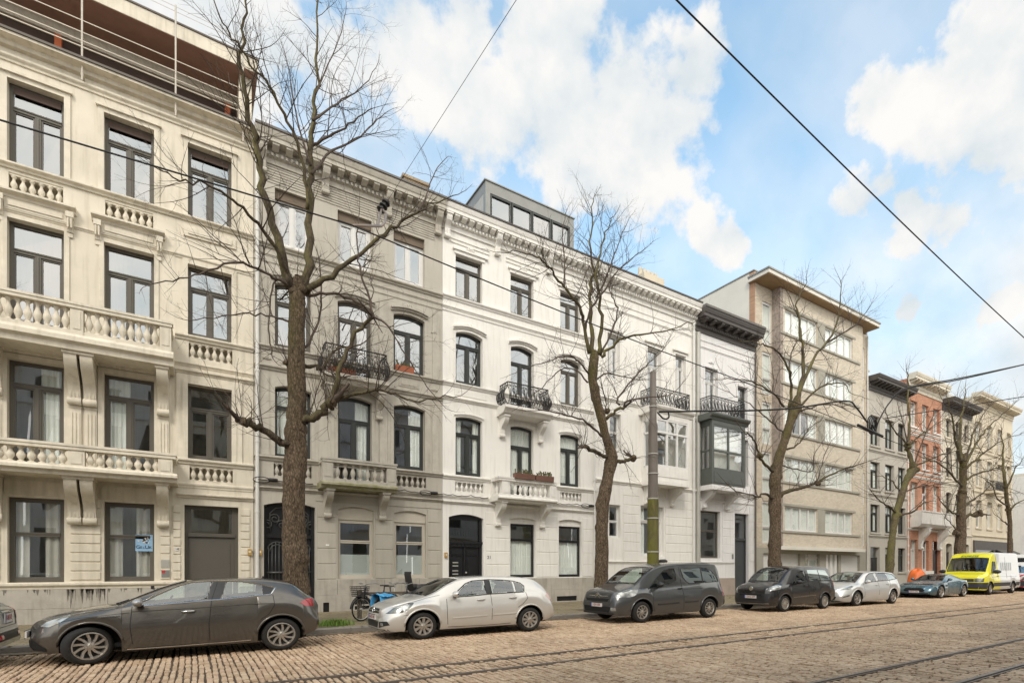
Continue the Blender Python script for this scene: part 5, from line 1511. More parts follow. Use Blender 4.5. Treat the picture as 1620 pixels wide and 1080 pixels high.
def make_car(name, label, cat, sp, loc, scale=(1, 1, 1), rz=0):
    if 'squash' in sp:      # shorten the overhangs, keep the wheelbase
        f_, r_ = sp['squash']; a1, a2 = sp['axles']
        m_ = lambda x: a1 - (a1 - x) * f_ if x < a1 else a2 + (x - a2) * r_ if x > a2 else x
        x0 = m_(0)
        q_ = lambda x: m_(x) - x0
        sp = dict(sp)
        for k in ('top', 'belt', 'hw', 'rh', 'crown', 'bot'):
            if k in sp: sp[k] = [(q_(x), z) for x, z in sp[k]]
        pp = []
        for it in sp['parts']:
            it = list(it)
            if it[3] in ('side', 'top'):
                P = it[4]
                it[4] = [[(q_(a), c) for a, c in p] for p in P] if isinstance(P[0][0], (tuple, list)) else [(q_(a), c) for a, c in P]
            pp.append(it)
        sp['parts'] = pp
        sp['L'] = q_(sp['L']); sp['axles'] = (q_(a1), q_(a2)); sp['mirror'] = (q_(sp['mirror'][0]), sp['mirror'][1]); sp['handles'] = [(q_(x), z) for x, z in sp['handles']]
        loc = (loc[0] + x0, loc[1], loc[2])
    root = thing(name, label, cat, loc, rz, None, scale)
    B = Body(sp)
    tree = BVHTree.FromPolygons([Vector(v) for v in B.mb.v], B.mb.f)
    # cut the window openings out of the shell
    def inside(p, poly):
        c = False
        for i in range(len(poly)):
            a, b = poly[i - 1], poly[i]
            if (a[1] > p[1]) != (b[1] > p[1]) and p[0] < (b[0] - a[0]) * (p[1] - a[1]) / (b[1] - a[1]) + a[0]: c = not c
        return c
    cuts = [(it[3], it[4]) for it in sp['parts'] if it[0] == 'patch' and it[2] in ('glass', 'screen') and it[3] in ('side', 'top')]
    keep = []
    for f in B.mb.f:
        v = [Vector(B.mb.v[i]) for i in f]
        if len(v) != 4: keep.append(f); continue
        c = (v[0] + v[1] + v[2] + v[3]) / 4
        n_ = (v[2] - v[0]).cross(v[3] - v[1])
        ax, ay, az = abs(n_.x), abs(n_.y), abs(n_.z)
        if any((vw == 'side' and ay > .8 * max(ax, az) and inside((c.x, c.z), p)) or (vw == 'top' and az > .15 * n_.length and ay < .75 * n_.length and inside((c.x, c.y), p)) for vw, p in cuts): continue
        keep.append(f)
    B.mb.f, B.mb.m = keep, [0] * len(keep)
    me = B.mb.mesh('body', sp['paint'], None, True, True, 38)
    body = link('body', me, root)
    interior(root, sp)
    hW = sp['W'] / 2

    def hit(o, d):
        h = tree.ray_cast(Vector(o), Vector(d))
        return h

    def columns(poly, n):
        xs = [p[0] for p in poly]
        a, b = min(xs), max(xs)
        cols = []
        for k in range(n + 1):
            x = a + (b - a) * min(max(k / n, .0005), .9995)
            zs = []
            for i in range(len(poly)):
                p, q = poly[i], poly[(i + 1) % len(poly)]
                if (p[0] - x) * (q[0] - x) <= 0 and abs(p[0] - q[0]) > 1e-9:
                    zs.append(p[1] + (q[1] - p[1]) * (x - p[0]) / (q[0] - p[0]))
            cols.append((x, min(zs), max(zs)))
        return cols

    def patch(mb, poly, view, off=.006, n=14, m=5, mi=0):
        """lay a panel on the bodywork, seen from the side, front, rear or top"""
        rows = []
        for a, lo, hi in columns(poly, n):
            row = []
            for k in range(m + 1):
                c = lo + (hi - lo) * k / m
                if view == 'side': o, d = (a, -3, c), (0, 1, 0)
                elif view == 'far': o, d = (a, 3, c), (0, -1, 0)
                elif view == 'front': o, d = (-3, a, c), (1, 0, 0)
                elif view == 'rear': o, d = (sp['L'] + 3, a, c), (-1, 0, 0)
                else: o, d = (a, c, 4), (0, 0, -1)
                h = hit(o, d)
                if h[0] is None:
                    p = row[-1] if row else None
                    if p is None: continue
                    row.append(p); continue
                row.append(tuple(h[0] - Vector(d) * off))
            while row and len(row) < m + 1: row.insert(0, row[0])
            if row: rows.append(row)
        if len(rows) > 1: mb.grid(rows, mi)

    def strip(mb, pts, view, w=.006, off=.004, n=5):
        """line along the bodywork"""
        out = []
        for i in range(len(pts) - 1):
            for k in range(6):
                u = k / 6
                a, c = pts[i][0] + (pts[i + 1][0] - pts[i][0]) * u, pts[i][1] + (pts[i + 1][1] - pts[i][1]) * u
                if view == 'side': o, d = (a, -3, c), (0, 1, 0)
                elif view == 'front': o, d = (-3, a, c), (1, 0, 0)
                elif view == 'rear': o, d = (sp['L'] + 3, a, c), (-1, 0, 0)
                else: o, d = (a, c, 4), (0, 0, -1)
                h = hit(o, d)
                if h[0] is not None: out.append(h[0] - Vector(d) * off)
        if len(out) > 1: mb.tube(out, w, n)

    for it in sp['parts']:
        kind, nm, mat, view, poly = it[:5]
        opt = it[5] if len(it) > 5 else {}
        par = body if opt.get('sub') else root
        mb = MB()
        if kind == 'patch':
            polys = poly if isinstance(poly[0][0], (tuple, list)) else [poly]
            mt = CM[mat] if isinstance(mat, str) else mat
            for p in polys:
                for vw in ((view, 'far') if opt.get('both') else (view,)):
                    q = MB()
                    patch(q, p, vw, opt.get('off', .006), opt.get('n', 16), opt.get('m', 5))
                    if q.v: q.build(nm, mt, par, world=False, smooth=True, fix=False, angle=60)
        elif kind == 'strip':
            polys = poly if isinstance(poly[0][0], (tuple, list)) else [poly]
            for p in polys: strip(mb, p, view, opt.get('w', .005), opt.get('off', .001))
        if mb.v: mb.build(nm, CM[mat] if isinstance(mat, str) else mat, par, world=False, smooth=True, fix=False, angle=60)
    # number plates
    for view, a, c, w, hh, txt in sp.get('plates', []):
        d = Vector((1, 0, 0)) if view == 'front' else Vector((-1, 0, 0))
        o = Vector((-3 if view == 'front' else sp['L'] + 3, a, c))
        h = hit(o, d)
        px = h[0].x - d.x * .025 if h[0] is not None else (0 if view == 'front' else sp['L'])
        m = MB(); x2 = px + d.x * .02
        m.box(min(px, x2), max(px, x2), a - w / 2, a + w / 2, c - hh / 2, c + hh / 2)
        pl = m.build('number_plate', CM['plate'], root, world=False)
        e = MB(); e.box(min(px - d.x * .003, px), max(px - d.x * .003, px) - .0005, a - d.x * -0 - w / 2 + (0 if view == 'rear' else w * .92), a - w / 2 + w * (.08 if view == 'rear' else 1), c - hh / 2, c + hh / 2)
        e.build('euro_band', CM['euro'], pl, world=False)
        fr = MB()
        for s in (-1, 1): fr.box(min(px - d.x * .006, px), max(px - d.x * .006, px), a - w / 2 - .01, a + w / 2 + .01, c + s * (hh / 2 + .006) - .006, c + s * (hh / 2 + .006) + .006)
        fr.build('plate_holder', CM['trim'], pl, world=False)
        t = link('lettering', text_mesh(txt, hh * .8, CM['platered'], .001), pl)
        t.location = (px - d.x * .004, a, c)
        t.rotation_euler = (PI / 2, 0, -PI / 2 if view == 'front' else PI / 2)
        t.scale = (min(1, w * .8 / max(.01, t.dimensions.x)), 1, 1)
    # wheels and dark arches
    r, rim = sp['wr'], sp['rim']
    hm, tm, rm = wheel_parts(sp['style'], r, rim)
    for i, ax in enumerate(sp['axles']):
        for sd in (-1, 1):
            w = link('wheel', hm, root, (ax, sd * (hW + sp.get('wout', -.02)), r), world=False)
            w.rotation_euler = (0, R.uniform(0, 1), (0 if sd < 0 else PI) + (sp.get('steer', 0) if i == 0 else 0))
            if i == 0 and sp.get('steer'): w.rotation_euler = (0, 0, w.rotation_euler[2])
            link('tyre', tm, w); link('rim', rm, w)
    u = MB()
    x1, x2 = sp['axles']
    ar = sp['arch']
    zlo = sp['bot'][len(sp['bot']) // 2][1]
    u.box(x1 + ar, x2 - ar, -hW + .12, hW - .12, zlo - .02, zlo + .1)
    u.box(.25, x1 - ar, -hW + .25, hW - .25, zlo + .01, zlo + .12)
    u.box(x2 + ar, sp['L'] - .25, -hW + .2, hW - .2, zlo + .03, zlo + .14)
    for ax in sp['axles']:
        u.box(ax - ar, ax + ar, -hW + .28, hW - .28, zlo - .0, sp['wr'] + ar + .02)
        n = 14   # inner arch lining
        for sd in (-1, 1):
            rows = []
            for k in range(n + 1):
                a = PI * k / n
                x, z = ax + math.cos(a) * (ar + .02), sp['wr'] + math.sin(a) * (ar + .02)
                rows.append([(x, sd * (hW - .06), z), (x, sd * (hW - .3), z)])
            u.grid(rows)
    u.build('underbody', CM['under'], root, world=False, fix=False)
    # wheel arch lips
    if sp.get('lip', True):
        for ax in sp['axles']:
            for view, sd in (('side', -1), ('far', 1)):
                pts = []
                for k in range(19):
                    a = PI * (.04 + .92 * k / 18)
                    x, z = ax + math.cos(a) * (ar + .018), sp['wr'] + math.sin(a) * (ar + .018)
                    h = hit((x, sd * 3, z), (0, -sd, 0))
                    if h[0] is not None: pts.append(h[0] + Vector((0, sd * .002, 0)))
                if len(pts) > 2: MB().tube(pts, .02, 6).build('wheel_arch', sp.get('lipmat', sp['paint']), root, world=False, smooth=True)
    # mirrors
    mx, mz = sp['mirror']
    for sd in (-1, 1):
        h = hit((mx + .1, sd * 3, mz), (0, -sd, 0))
        y = h[0].y if h[0] is not None else sd * hW
        m = MB()
        s = sp.get('mirsize', 1)
        prof = [(.0, -.02), (.055, 0), (.085, .05), (.09, .13), (.075, .19), (.04, .22), (0, .225)]
        rows = []
        for k in range(9):
            t = k / 8
            ww = math.sin(PI * min(.97, .12 + .85 * t)) ** .6
            rows.append([(mx + (.1 * ww * math.cos(a) * (1.0 if math.cos(a) < 0 else .45)) * s, y + sd * (.03 + .2 * t) * s, mz + .05 * s + .075 * ww * math.sin(a) * s) for a in [2 * PI * q / 12 for q in range(12)]])
        m.grid(rows, 0, True); m.face(rows[0]); m.face(rows[-1])
        mm = m.build('mirror', sp.get('mirmat', sp['paint']), root, world=False, smooth=True, angle=60)
        a = MB(); a.box(mx - .03, mx + .05, min(y - sd * .02, y + sd * .08), max(y - sd * .02, y + sd * .08), mz - .03, mz + .0); a.build('mirror_arm', CM['trim'], mm, world=False)
    # handles
    for (x, z) in sp.get('handles', []):
        for sd in (-1, 1):
            h = hit((x, sd * 3, z), (0, -sd, 0))
            if h[0] is None: continue
            y = h[0].y
            m = MB()
            m.tube([(x - .1, y + sd * .006, z), (x - .07, y + sd * .03, z + .004), (x + .05, y + sd * .034, z + .01), (x + .09, y + sd * .008, z + .012)], [.012, .016, .016, .012], 8)
            m.build('door_handle', sp.get('handlemat', sp['paint']), root, world=False, smooth=True)
            mc = MB(); mc.lathe([(.035, .0), (.03, .003)], 10, (x, y - .003 if sd < 0 else y, z - .012), 'y'); mc.build('handle_recess', CM['trim'], root.children[-1], world=False) if False else None
    return root, hit


def mirrored(p): return [(-a, c) for a, c in p]


def cars():
    FO = dict
    # ---------------- 1 dark grey hatchback
    pt = carpaint('warm_grey_paint', (.095, .086, .075), .6, .3)
    DLO1 = [(1.48, .965), (1.72, 1.12), (1.98, 1.265), (2.17, 1.335), (2.42, 1.355), (2.47, 1.355), (2.4, 1.05), (2.0, 1.0)]
    DLO2 = [(2.62, 1.045), (2.69, 1.352), (2.92, 1.34), (3.2, 1.285), (3.24, 1.275), (3.24, 1.105)]
    DLO3 = [(3.25, 1.107), (3.25, 1.272), (3.42, 1.22), (3.36, 1.12)]
    sp = FO(L=4.35, W=1.86, wr=.315, rim=.225, axles=(.9, 3.53), arch=.375, paint=pt, style=(10, .017, .021, .35), steer=.42, squash=(.86, .84),
            top=[(0, .58), (.04, .68), (.12, .75), (.3, .815), (.6, .885), (.9, .935), (1.18, .975), (1.5, 1.13), (1.9, 1.315), (2.2, 1.4), (2.55, 1.43), (3.0, 1.43), (3.4, 1.40), (3.72, 1.34), (3.85, 1.27), (4.1, 1.08), (4.24, 1.0), (4.31, .9), (4.35, .7)],
            belt=[(0, .5), (.3, .72), (.8, .84), (1.3, .93), (2, .985), (2.6, 1.02), (3.2, 1.07), (3.6, 1.06), (4, .98), (4.35, .6)],
            hw=[(0, .38), (.06, .58), (.18, .73), (.4, .84), (.8, .905), (1.6, .925), (3, .93), (3.6, .925), (4.0, .885), (4.25, .79), (4.35, .68)],
            rh=[(0, .34), (.3, .6), (.8, .74), (1.2, .77), (1.6, .7), (2, .64), (2.6, .625), (3.2, .61), (3.7, .6), (4.1, .66), (4.35, .6)],
            crown=[(0, .03), (.5, .05), (1.2, .04), (2, .05), (3.5, .05), (4.35, .04)],
            bot=[(0, .3), (.25, .22), (1.3, .19), (3.1, .19), (3.9, .25), (4.2, .33), (4.35, .42)],
            mirror=(1.5, .97), mirmat=pmat('satin_mirror', (.5, .48, .46), .3, .05, 5, metal=.7), handles=[(2.15, .83)], handlemat=CM['chrome'], lipmat=pt,
            plates=[('front', -.3, .52, .42, .11, '1-GLD-327'), ('rear', 0, .62, .5, .11, '1-GLD-327')],
            parts=[('patch', 'side_window', 'glass', 'side', DLO1, FO(both=1)), ('patch', 'side_window', 'glass', 'side', DLO2, FO(both=1)), ('patch', 'side_window', 'trim', 'side', DLO3, FO(both=1, n=6)),
                   ('patch', 'pillar_trim', 'trim', 'side', [(2.41, 1.045), (2.475, 1.357), (2.68, 1.355), (2.61, 1.04)], FO(both=1, n=6, off=.004)),
                   ('strip', 'window_chrome', 'chrome', 'side', [[(1.42, .955), (1.7, 1.135), (1.98, 1.285), (2.17, 1.352), (2.45, 1.375), (2.7, 1.372), (2.95, 1.355), (3.2, 1.302), (3.45, 1.225), (3.37, 1.105), (2.62, 1.03), (2.0, .985), (1.42, .945)]], FO(w=.011, off=.004)),
                   ('patch', 'windscreen', 'screen', 'top', [(1.2, -.6), (1.6, -.55), (2.1, -.48), (2.1, .48), (1.6, .55), (1.2, .6)], FO(m=8)), ('strip', 'windscreen_trim', 'trim', 'top', [[(1.2, -.6), (1.6, -.55), (2.1, -.48), (2.1, .48), (1.6, .55), (1.2, .6), (1.2, -.6)]], FO(w=.014)),
                   ('patch', 'rear_window', 'privacy', 'top', [(3.74, -.4), (4.15, -.46), (4.15, .46), (3.74, .4)], FO(m=8)),
                   ('strip', 'door_seam', 'seam', 'side', [[(1.4, .94), (1.38, .6), (1.42, .24)], [(2.56, 1.35), (2.47, 1.03), (2.43, .6), (2.45, .24)], [(3.4, 1.1), (3.42, .9), (3.34, .74), (3.17, .6)], [(1.42, .235), (2.45, .235), (3.1, .25)]]),
                   ('patch', 'headlight', 'lamp', 'side', [(.2, .66), (.3, .74), (.6, .845), (.62, .82), (.48, .72), (.33, .65)], FO(both=1)),
                   ('patch', 'tail_light', 'red', 'side', [(3.9, .93), (4.05, 1.0), (4.2, 1.0), (4.2, .84), (4.0, .855)], FO(both=1)),
                   ('patch', 'grille', 'under', 'front', [(-.16, .62), (0, .34), (.16, .62), (.1, .67), (-.1, .67)]), ('patch', 'rear_window', 'privacy', 'side', [(3.74, 1.29), (3.8, 1.315), (4.05, 1.12), (4.22, 1.0), (4.12, 1.0)], FO(both=1)),
                   ('patch', 'bumper_intake', 'under', 'side', [(.06, .27), (.04, .42), (.1, .44), (.3, .29), (.3, .25)], FO(both=1)), ('strip', 'wiper', 'trim', 'top', [(1.16, -.3), (1.3, .3)], FO(w=.012, off=.012)),
                   ('strip', 'roof_antenna', 'trim', 'top', [(3.3, 0), (3.34, 0)], FO(w=.02, off=.02)),
                   ('patch', 'air_intake', 'trim', 'front', [[(-.68, .3), (-.3, .3), (-.3, .42), (-.62, .42)], mirrored([(-.68, .3), (-.3, .3), (-.3, .42), (-.62, .42)])]),
                   ('strip', 'sill_trim', 'chrome', 'side', [[(1.34, .215), (2, .22), (2.8, .235), (3.1, .245)]], FO(w=.012)),
                   ('strip', 'fender_badge', 'chrome', 'side', [[(1.02, .79), (1.3, .795)]], FO(w=.012)),
                   ('strip', 'bonnet_seam', 'seam', 'side', [[(.45, .72), (.75, .785), (1.1, .82), (1.42, .85)]], FO(w=.004)),
                   ('strip', 'crease', pt, 'side', [[(1.4, .86), (2.2, .885), (3.0, .925), (3.5, .93)]], FO(w=.009, off=-.003)),
                   ('patch', 'rear_bumper_trim', 'trim', 'rear', [(-.6, .36), (.6, .36), (.6, .5), (-.6, .5)])])
    r1, hit1 = make_car('car', 'dark warm-grey hatchback with front wheel turned out, parked before the cream mansion', 'car', sp, (-2.26, 11.42 + .93, 0), (1.005, 1, .94))
    # ---------------- 2 silver hatchback
    pt = carpaint('silver_paint', (.62, .6, .565), .4, .36)
    A1 = [(1.62, .955), (1.75, 1.08), (1.93, 1.225), (2.1, 1.29), (2.38, 1.31), (2.385, .995), (2.0, .965)]
    A2 = [(2.54, 1.005), (2.54, 1.315), (2.9, 1.3), (3.11, 1.275), (3.11, 1.02)]
    A3 = [(3.14, 1.022), (3.14, 1.27), (3.3, 1.225), (3.38, 1.16), (3.36, 1.05), (3.32, 1.022)]
    sp = FO(L=4.28, W=1.8, wr=.305, rim=.205, axles=(.9, 3.5), arch=.37, paint=pt, style=(9, .02, .03, .0), squash=(.9, 1),
            top=[(0, .56), (.04, .68), (.1, .73), (.3, .82), (.6, .9), (.95, .965), (1.2, 1.06), (1.5, 1.235), (1.8, 1.355), (2.1, 1.405), (2.6, 1.425), (3.1, 1.415), (3.5, 1.385), (3.74, 1.335), (3.84, 1.27), (4.08, 1.02), (4.2, .88), (4.28, .62)],
            belt=[(0, .48), (.3, .72), (.8, .85), (1.4, .92), (2, .95), (2.6, .985), (3.3, 1.02), (3.8, 1.0), (4.1, .9), (4.28, .55)],
            hw=[(0, .5), (.06, .66), (.18, .76), (.4, .84), (.8, .885), (1.6, .9), (3.2, .9), (3.7, .89), (4.0, .865), (4.2, .8), (4.28, .73)],
            rh=[(0, .5), (.3, .64), (.8, .73), (1.0, .74), (1.4, .69), (1.9, .635), (2.6, .625), (3.3, .61), (3.75, .6), (4.05, .7), (4.28, .66)],
            crown=[(0, .03), (.5, .06), (1.0, .04), (2, .05), (3.5, .05), (4.28, .03)],
            bot=[(0, .24), (.3, .2), (1.3, .2), (3.1, .2), (3.9, .26), (4.28, .36)],
            mirror=(1.62, .96), handles=[(2.24, .855), (3.05, .88)], lipmat=pt,
            plates=[('front', 0, .50, .5, .11, '1-AKT-190'), ('rear', 0, .8, .5, .11, '1-AKT-190')],
            parts=[('patch', 'side_window', 'glass', 'side', A1, FO(both=1)), ('patch', 'side_window', 'glass', 'side', A2, FO(both=1)), ('patch', 'side_window', 'glass', 'side', A3, FO(both=1, n=8)),
                   ('patch', 'pillar_trim', 'trim', 'side', [(2.385, .99), (2.385, 1.315), (2.535, 1.318), (2.535, 1.0)], FO(both=1, n=5, off=.004)),
                   ('strip', 'window_trim', 'trim', 'side', [[(1.6, .94), (1.73, 1.09), (1.92, 1.24), (2.1, 1.305), (2.5, 1.332), (2.9, 1.315), (3.14, 1.287), (3.32, 1.235), (3.4, 1.16), (3.36, 1.01), (2.5, .985), (2, .95), (1.6, .935)]], FO(w=.012)),
                   ('patch', 'windscreen', 'screen', 'top', [(1.02, -.62), (1.4, -.6), (1.78, -.52), (1.78, .52), (1.4, .6), (1.02, .62)], FO(m=8)), ('strip', 'windscreen_trim', 'trim', 'top', [[(1.02, -.62), (1.4, -.6), (1.78, -.52), (1.78, .52), (1.4, .6), (1.02, .62), (1.02, -.62)]], FO(w=.014)),
                   ('patch', 'rear_window', 'privacy', 'top', [(3.78, -.44), (4.05, -.52), (4.05, .52), (3.78, .44)], FO(m=8)),
                   ('strip', 'door_seam', 'seam', 'side', [[(1.43, .9), (1.42, .6), (1.45, .25)], [(2.49, 1.31), (2.49, .98), (2.5, .24)], [(3.4, 1.0), (3.42, .85), (3.3, .72), (3.14, .62)]]),
                   ('patch', 'headlight', 'lampdark', 'side', [(.1, .6), (.26, .73), (.6, .835), (.7, .83), (.54, .68), (.4, .62)], FO(both=1)),
                   ('patch', 'headlight', 'lamp', 'side', [(.3, .64), (.42, .76), (.62, .82), (.52, .7)], FO(both=1, off=.01)),
                   ('patch', 'tail_light', 'amber', 'side', [(3.96, .9), (4.06, 1.0), (4.16, .92), (4.2, .72), (4.12, .74)], FO(both=1)),
                   ('patch', 'grille', 'trim', 'front', [(-.42, .6), (-.36, .7), (.36, .7), (.42, .6)]),
                   ('patch', 'air_intake', 'trim', 'front', [(-.4, .28), (-.42, .42), (.42, .42), (.4, .28)]),
                   ('patch', 'fog_lamp_housing', 'trim', 'front', [[(-.74, .35), (-.48, .28), (-.48, .42), (-.72, .44)], mirrored([(-.74, .35), (-.48, .28), (-.48, .42), (-.72, .44)])]),
                   ('patch', 'fog_lamp', 'lamp', 'front', [[(-.64, .33), (-.55, .33), (-.55, .4), (-.64, .4)], mirrored([(-.64, .33), (-.55, .33), (-.55, .4), (-.64, .4)])], FO(off=.012, n=5)),
                   ('patch', 'lower_lip', 'trim', 'front', [(-.7, .2), (-.7, .255), (.7, .255), (.7, .2)]),
                   ('strip', 'side_moulding', pt, 'side', [[(1.55, .45), (2.0, .46), (2.45, .475)], [(2.53, .478), (2.9, .488), (3.16, .495)]], FO(w=.02, off=-.006)),
                   ('strip', 'bumper_seam', 'seam', 'side', [[(.45, .56), (.6, .58), (.62, .44)]], FO(w=.004)),
                   ('strip', 'grille_bar', 'chrome', 'front', [[(-.38, .64), (0, .66), (.38, .64)]], FO(w=.012, off=.01)),
                   ('strip', 'bonnet_seam', 'seam', 'side', [[(.66, .84), (1.0, .93), (1.35, 1.0)]], FO(w=.004)), ('strip', 'wiper', 'trim', 'top', [(1.0, -.3), (1.16, .3)], FO(w=.012, off=.012)), ('strip', 'sill_line', 'seam', 'side', [[(1.45, .25), (2.4, .235), (3.1, .25)]], FO(w=.006))])
    r2, hit = make_car('car', 'silver five-door hatchback parked in front of the bicycles and the white house numbered 21', 'car', sp, (3.05, 11.42 + .9, 0), (1.0, 1, .94))
    e = MB(); h = hit((-3, 0, .66), (1, 0, 0))[0]
    e.tube([(h.x - .02, .075 * math.cos(a), .66 + .075 * math.sin(a)) for a in [2 * PI * k / 16 for k in range(17)]], .01, 6, cap=False)
    e.tube([(h.x - .02, .1, .68), (h.x - .02, -.02, .67), (h.x - .02, .03, .65), (h.x - .02, -.1, .64)], .008, 5)
    e.build('emblem', CM['chrome'], r2, world=False, smooth=True)
    # ---------------- 3 grey leisure van
    pt = carpaint('slate_grey_paint', (.075, .078, .08), .5, .32)
    B1 = [(1.2, .99), (1.42, 1.2), (1.65, 1.39), (1.86, 1.53), (2.12, 1.6), (2.3, 1.6), (2.33, 1.4), (2.32, 1.24), (2.16, 1.14), (1.6, 1.04)]
    B2 = [(2.56, 1.58), (2.6, 1.36), (2.7, 1.2), (2.84, 1.13), (3.4, 1.15), (3.4, 1.63)]
    B3 = [(3.43, 1.15), (3.43, 1.63), (3.65, 1.62), (3.88, 1.52), (4.05, 1.33), (4.12, 1.2), (4.1, 1.18)]
    sp = FO(L=4.36, W=1.82, wr=.315, rim=.2, axles=(.92, 3.65), arch=.39, paint=pt, style=(9, .013, .022, .5),
            top=[(0, .6), (.04, .78), (.1, .92), (.3, 1.0), (.6, 1.08), (.82, 1.16), (1.1, 1.38), (1.4, 1.57), (1.7, 1.68), (2.1, 1.75), (2.6, 1.79), (3.2, 1.81), (3.8, 1.8), (4.1, 1.77), (4.22, 1.62), (4.3, 1.3), (4.35, 1.0), (4.36, .6)],
            belt=[(0, .5), (.1, .8), (.5, .96), (1.1, 1.0), (1.6, 1.02), (2.6, 1.08), (3.4, 1.13), (4.1, 1.17), (4.36, .9)],
            hw=[(0, .64), (.06, .76), (.2, .84), (.45, .885), (1, .905), (3.8, .91), (4.2, .89), (4.36, .86)],
            rh=[(0, .58), (.3, .72), (.8, .74), (1.2, .72), (1.7, .68), (2.3, .67), (3.5, .67), (4.1, .67), (4.36, .7)],
            crown=[(0, .04), (.5, .07), (1.0, .05), (2, .06), (4, .06), (4.36, .03)],
            bot=[(0, .26), (.3, .23), (1.4, .22), (3.1, .24), (4, .3), (4.36, .4)],
            tall=.2, mirror=(1.55, 1.06), mirmat=CM['trim'], mirsize=1.15, handles=[(2.42, .98)], handlemat=CM['trim'], shoulder=.1,
            plates=[('front', 0, .53, .5, .11, '1-FJM-508'), ('rear', 0, .7, .5, .11, '1-FJM-508')],
            parts=[('patch', 'side_window', 'glass', 'side', B1, FO(both=1)), ('patch', 'side_window', 'privacy', 'side', B2, FO(both=1)), ('patch', 'side_window', 'privacy', 'side', B3, FO(both=1)),
                   ('patch', 'windscreen', 'screen', 'top', [(.82, -.64), (1.3, -.64), (1.56, -.6), (1.56, .6), (1.3, .64), (.82, .64)], FO(m=8)), ('strip', 'windscreen_trim', 'trim', 'top', [[(.82, -.64), (1.3, -.64), (1.56, -.6), (1.56, .6), (1.3, .64), (.82, .64), (.82, -.64)]], FO(w=.016)),
                   ('patch', 'windscreen', 'screen', 'side', [(.98, .99), (1.18, 1.0), (1.24, 1.05), (1.18, 1.06)], FO(both=1, n=4)) if False else ('strip', 'roof_seam', 'seam', 'side', [[(1.7, 1.62), (2.6, 1.71), (4.1, 1.71)]], FO(w=.004)),
                   ('strip', 'door_seam', 'seam', 'side', [[(1.3, .98), (1.3, .6), (1.42, .25)], [(2.5, 1.66), (2.5, 1.2), (2.52, .6), (2.55, .26)], [(3.42, 1.64), (3.44, 1.14)], [(2.55, .95), (3.5, .98)]]),
                   ('patch', 'headlight', 'lamp', 'side', [(.06, .76), (.18, .89), (.5, .985), (.82, .985), (.66, .82), (.5, .77)], FO(both=1)),
                   ('patch', 'tail_light', 'red', 'side', [(4.22, .72), (4.24, 1.2), (4.34, 1.2), (4.355, .72)], FO(both=1, n=5)),
                   ('patch', 'grille', 'under', 'front', [(-.52, .64), (-.54, .72), (.54, .72), (.52, .64)], FO(off=.012)),
                   ('patch', 'air_intake', 'under', 'front', [(-.58, .33), (-.62, .49), (.62, .49), (.58, .33)], FO(off=.012)), ('strip', 'window_trim', 'trim', 'side', [B1 + B1[:1], B2 + B2[:1], B3 + B3[:1]], FO(w=.01, off=.004)), ('patch', 'bumper', 'trim', 'front', [(-.7, .25), (-.7, .32), (.7, .32), (.7, .25)], FO(off=.01)),
                   ('strip', 'grille_bar', 'chrome', 'front', [[(-.45, .79), (-.1, .79), (0, .84), (.1, .79), (.45, .79)]], FO(w=.012, off=.008)),
                   ('patch', 'fog_lamp', 'lamp', 'front', [[(-.76, .38), (-.62, .38), (-.62, .47), (-.76, .47)], mirrored([(-.76, .38), (-.62, .38), (-.62, .47), (-.76, .47)])], FO(n=5)),
                   ('strip', 'side_moulding', 'trim', 'side', [[(1.5, .52), (2.5, .55)], [(2.58, .55), (3.25, .57)]], FO(w=.028, off=-.01))])
    r3, hit = make_car('van', 'slate grey glazed leisure van with black mirrors, parked beside the mossy pole', 'van', sp, (9.2, 11.42 + .9, 0), (1.0, 1, .94))
    h = hit((-3, 0, .8), (1, 0, 0))[0]
    e = MB()
    for z in (.77, .84):
        for s in (-1, 1): e.prism([(s * .11, z - .05), (0, z + .02), (0, z + .055), (s * .11, z - .015)], 'x', h.x - .03, h.x - .01)
    e.build('emblem', CM['chrome'], r3, world=False)
    # ---------------- 4 black small van
    pt = carpaint('black_paint', (.016, .015, .016), .3, .28)
    C1 = [(1.22, 1.02), (1.5, 1.3), (1.72, 1.47), (1.95, 1.52), (2.12, 1.5), (2.14, 1.12), (1.7, 1.06)]
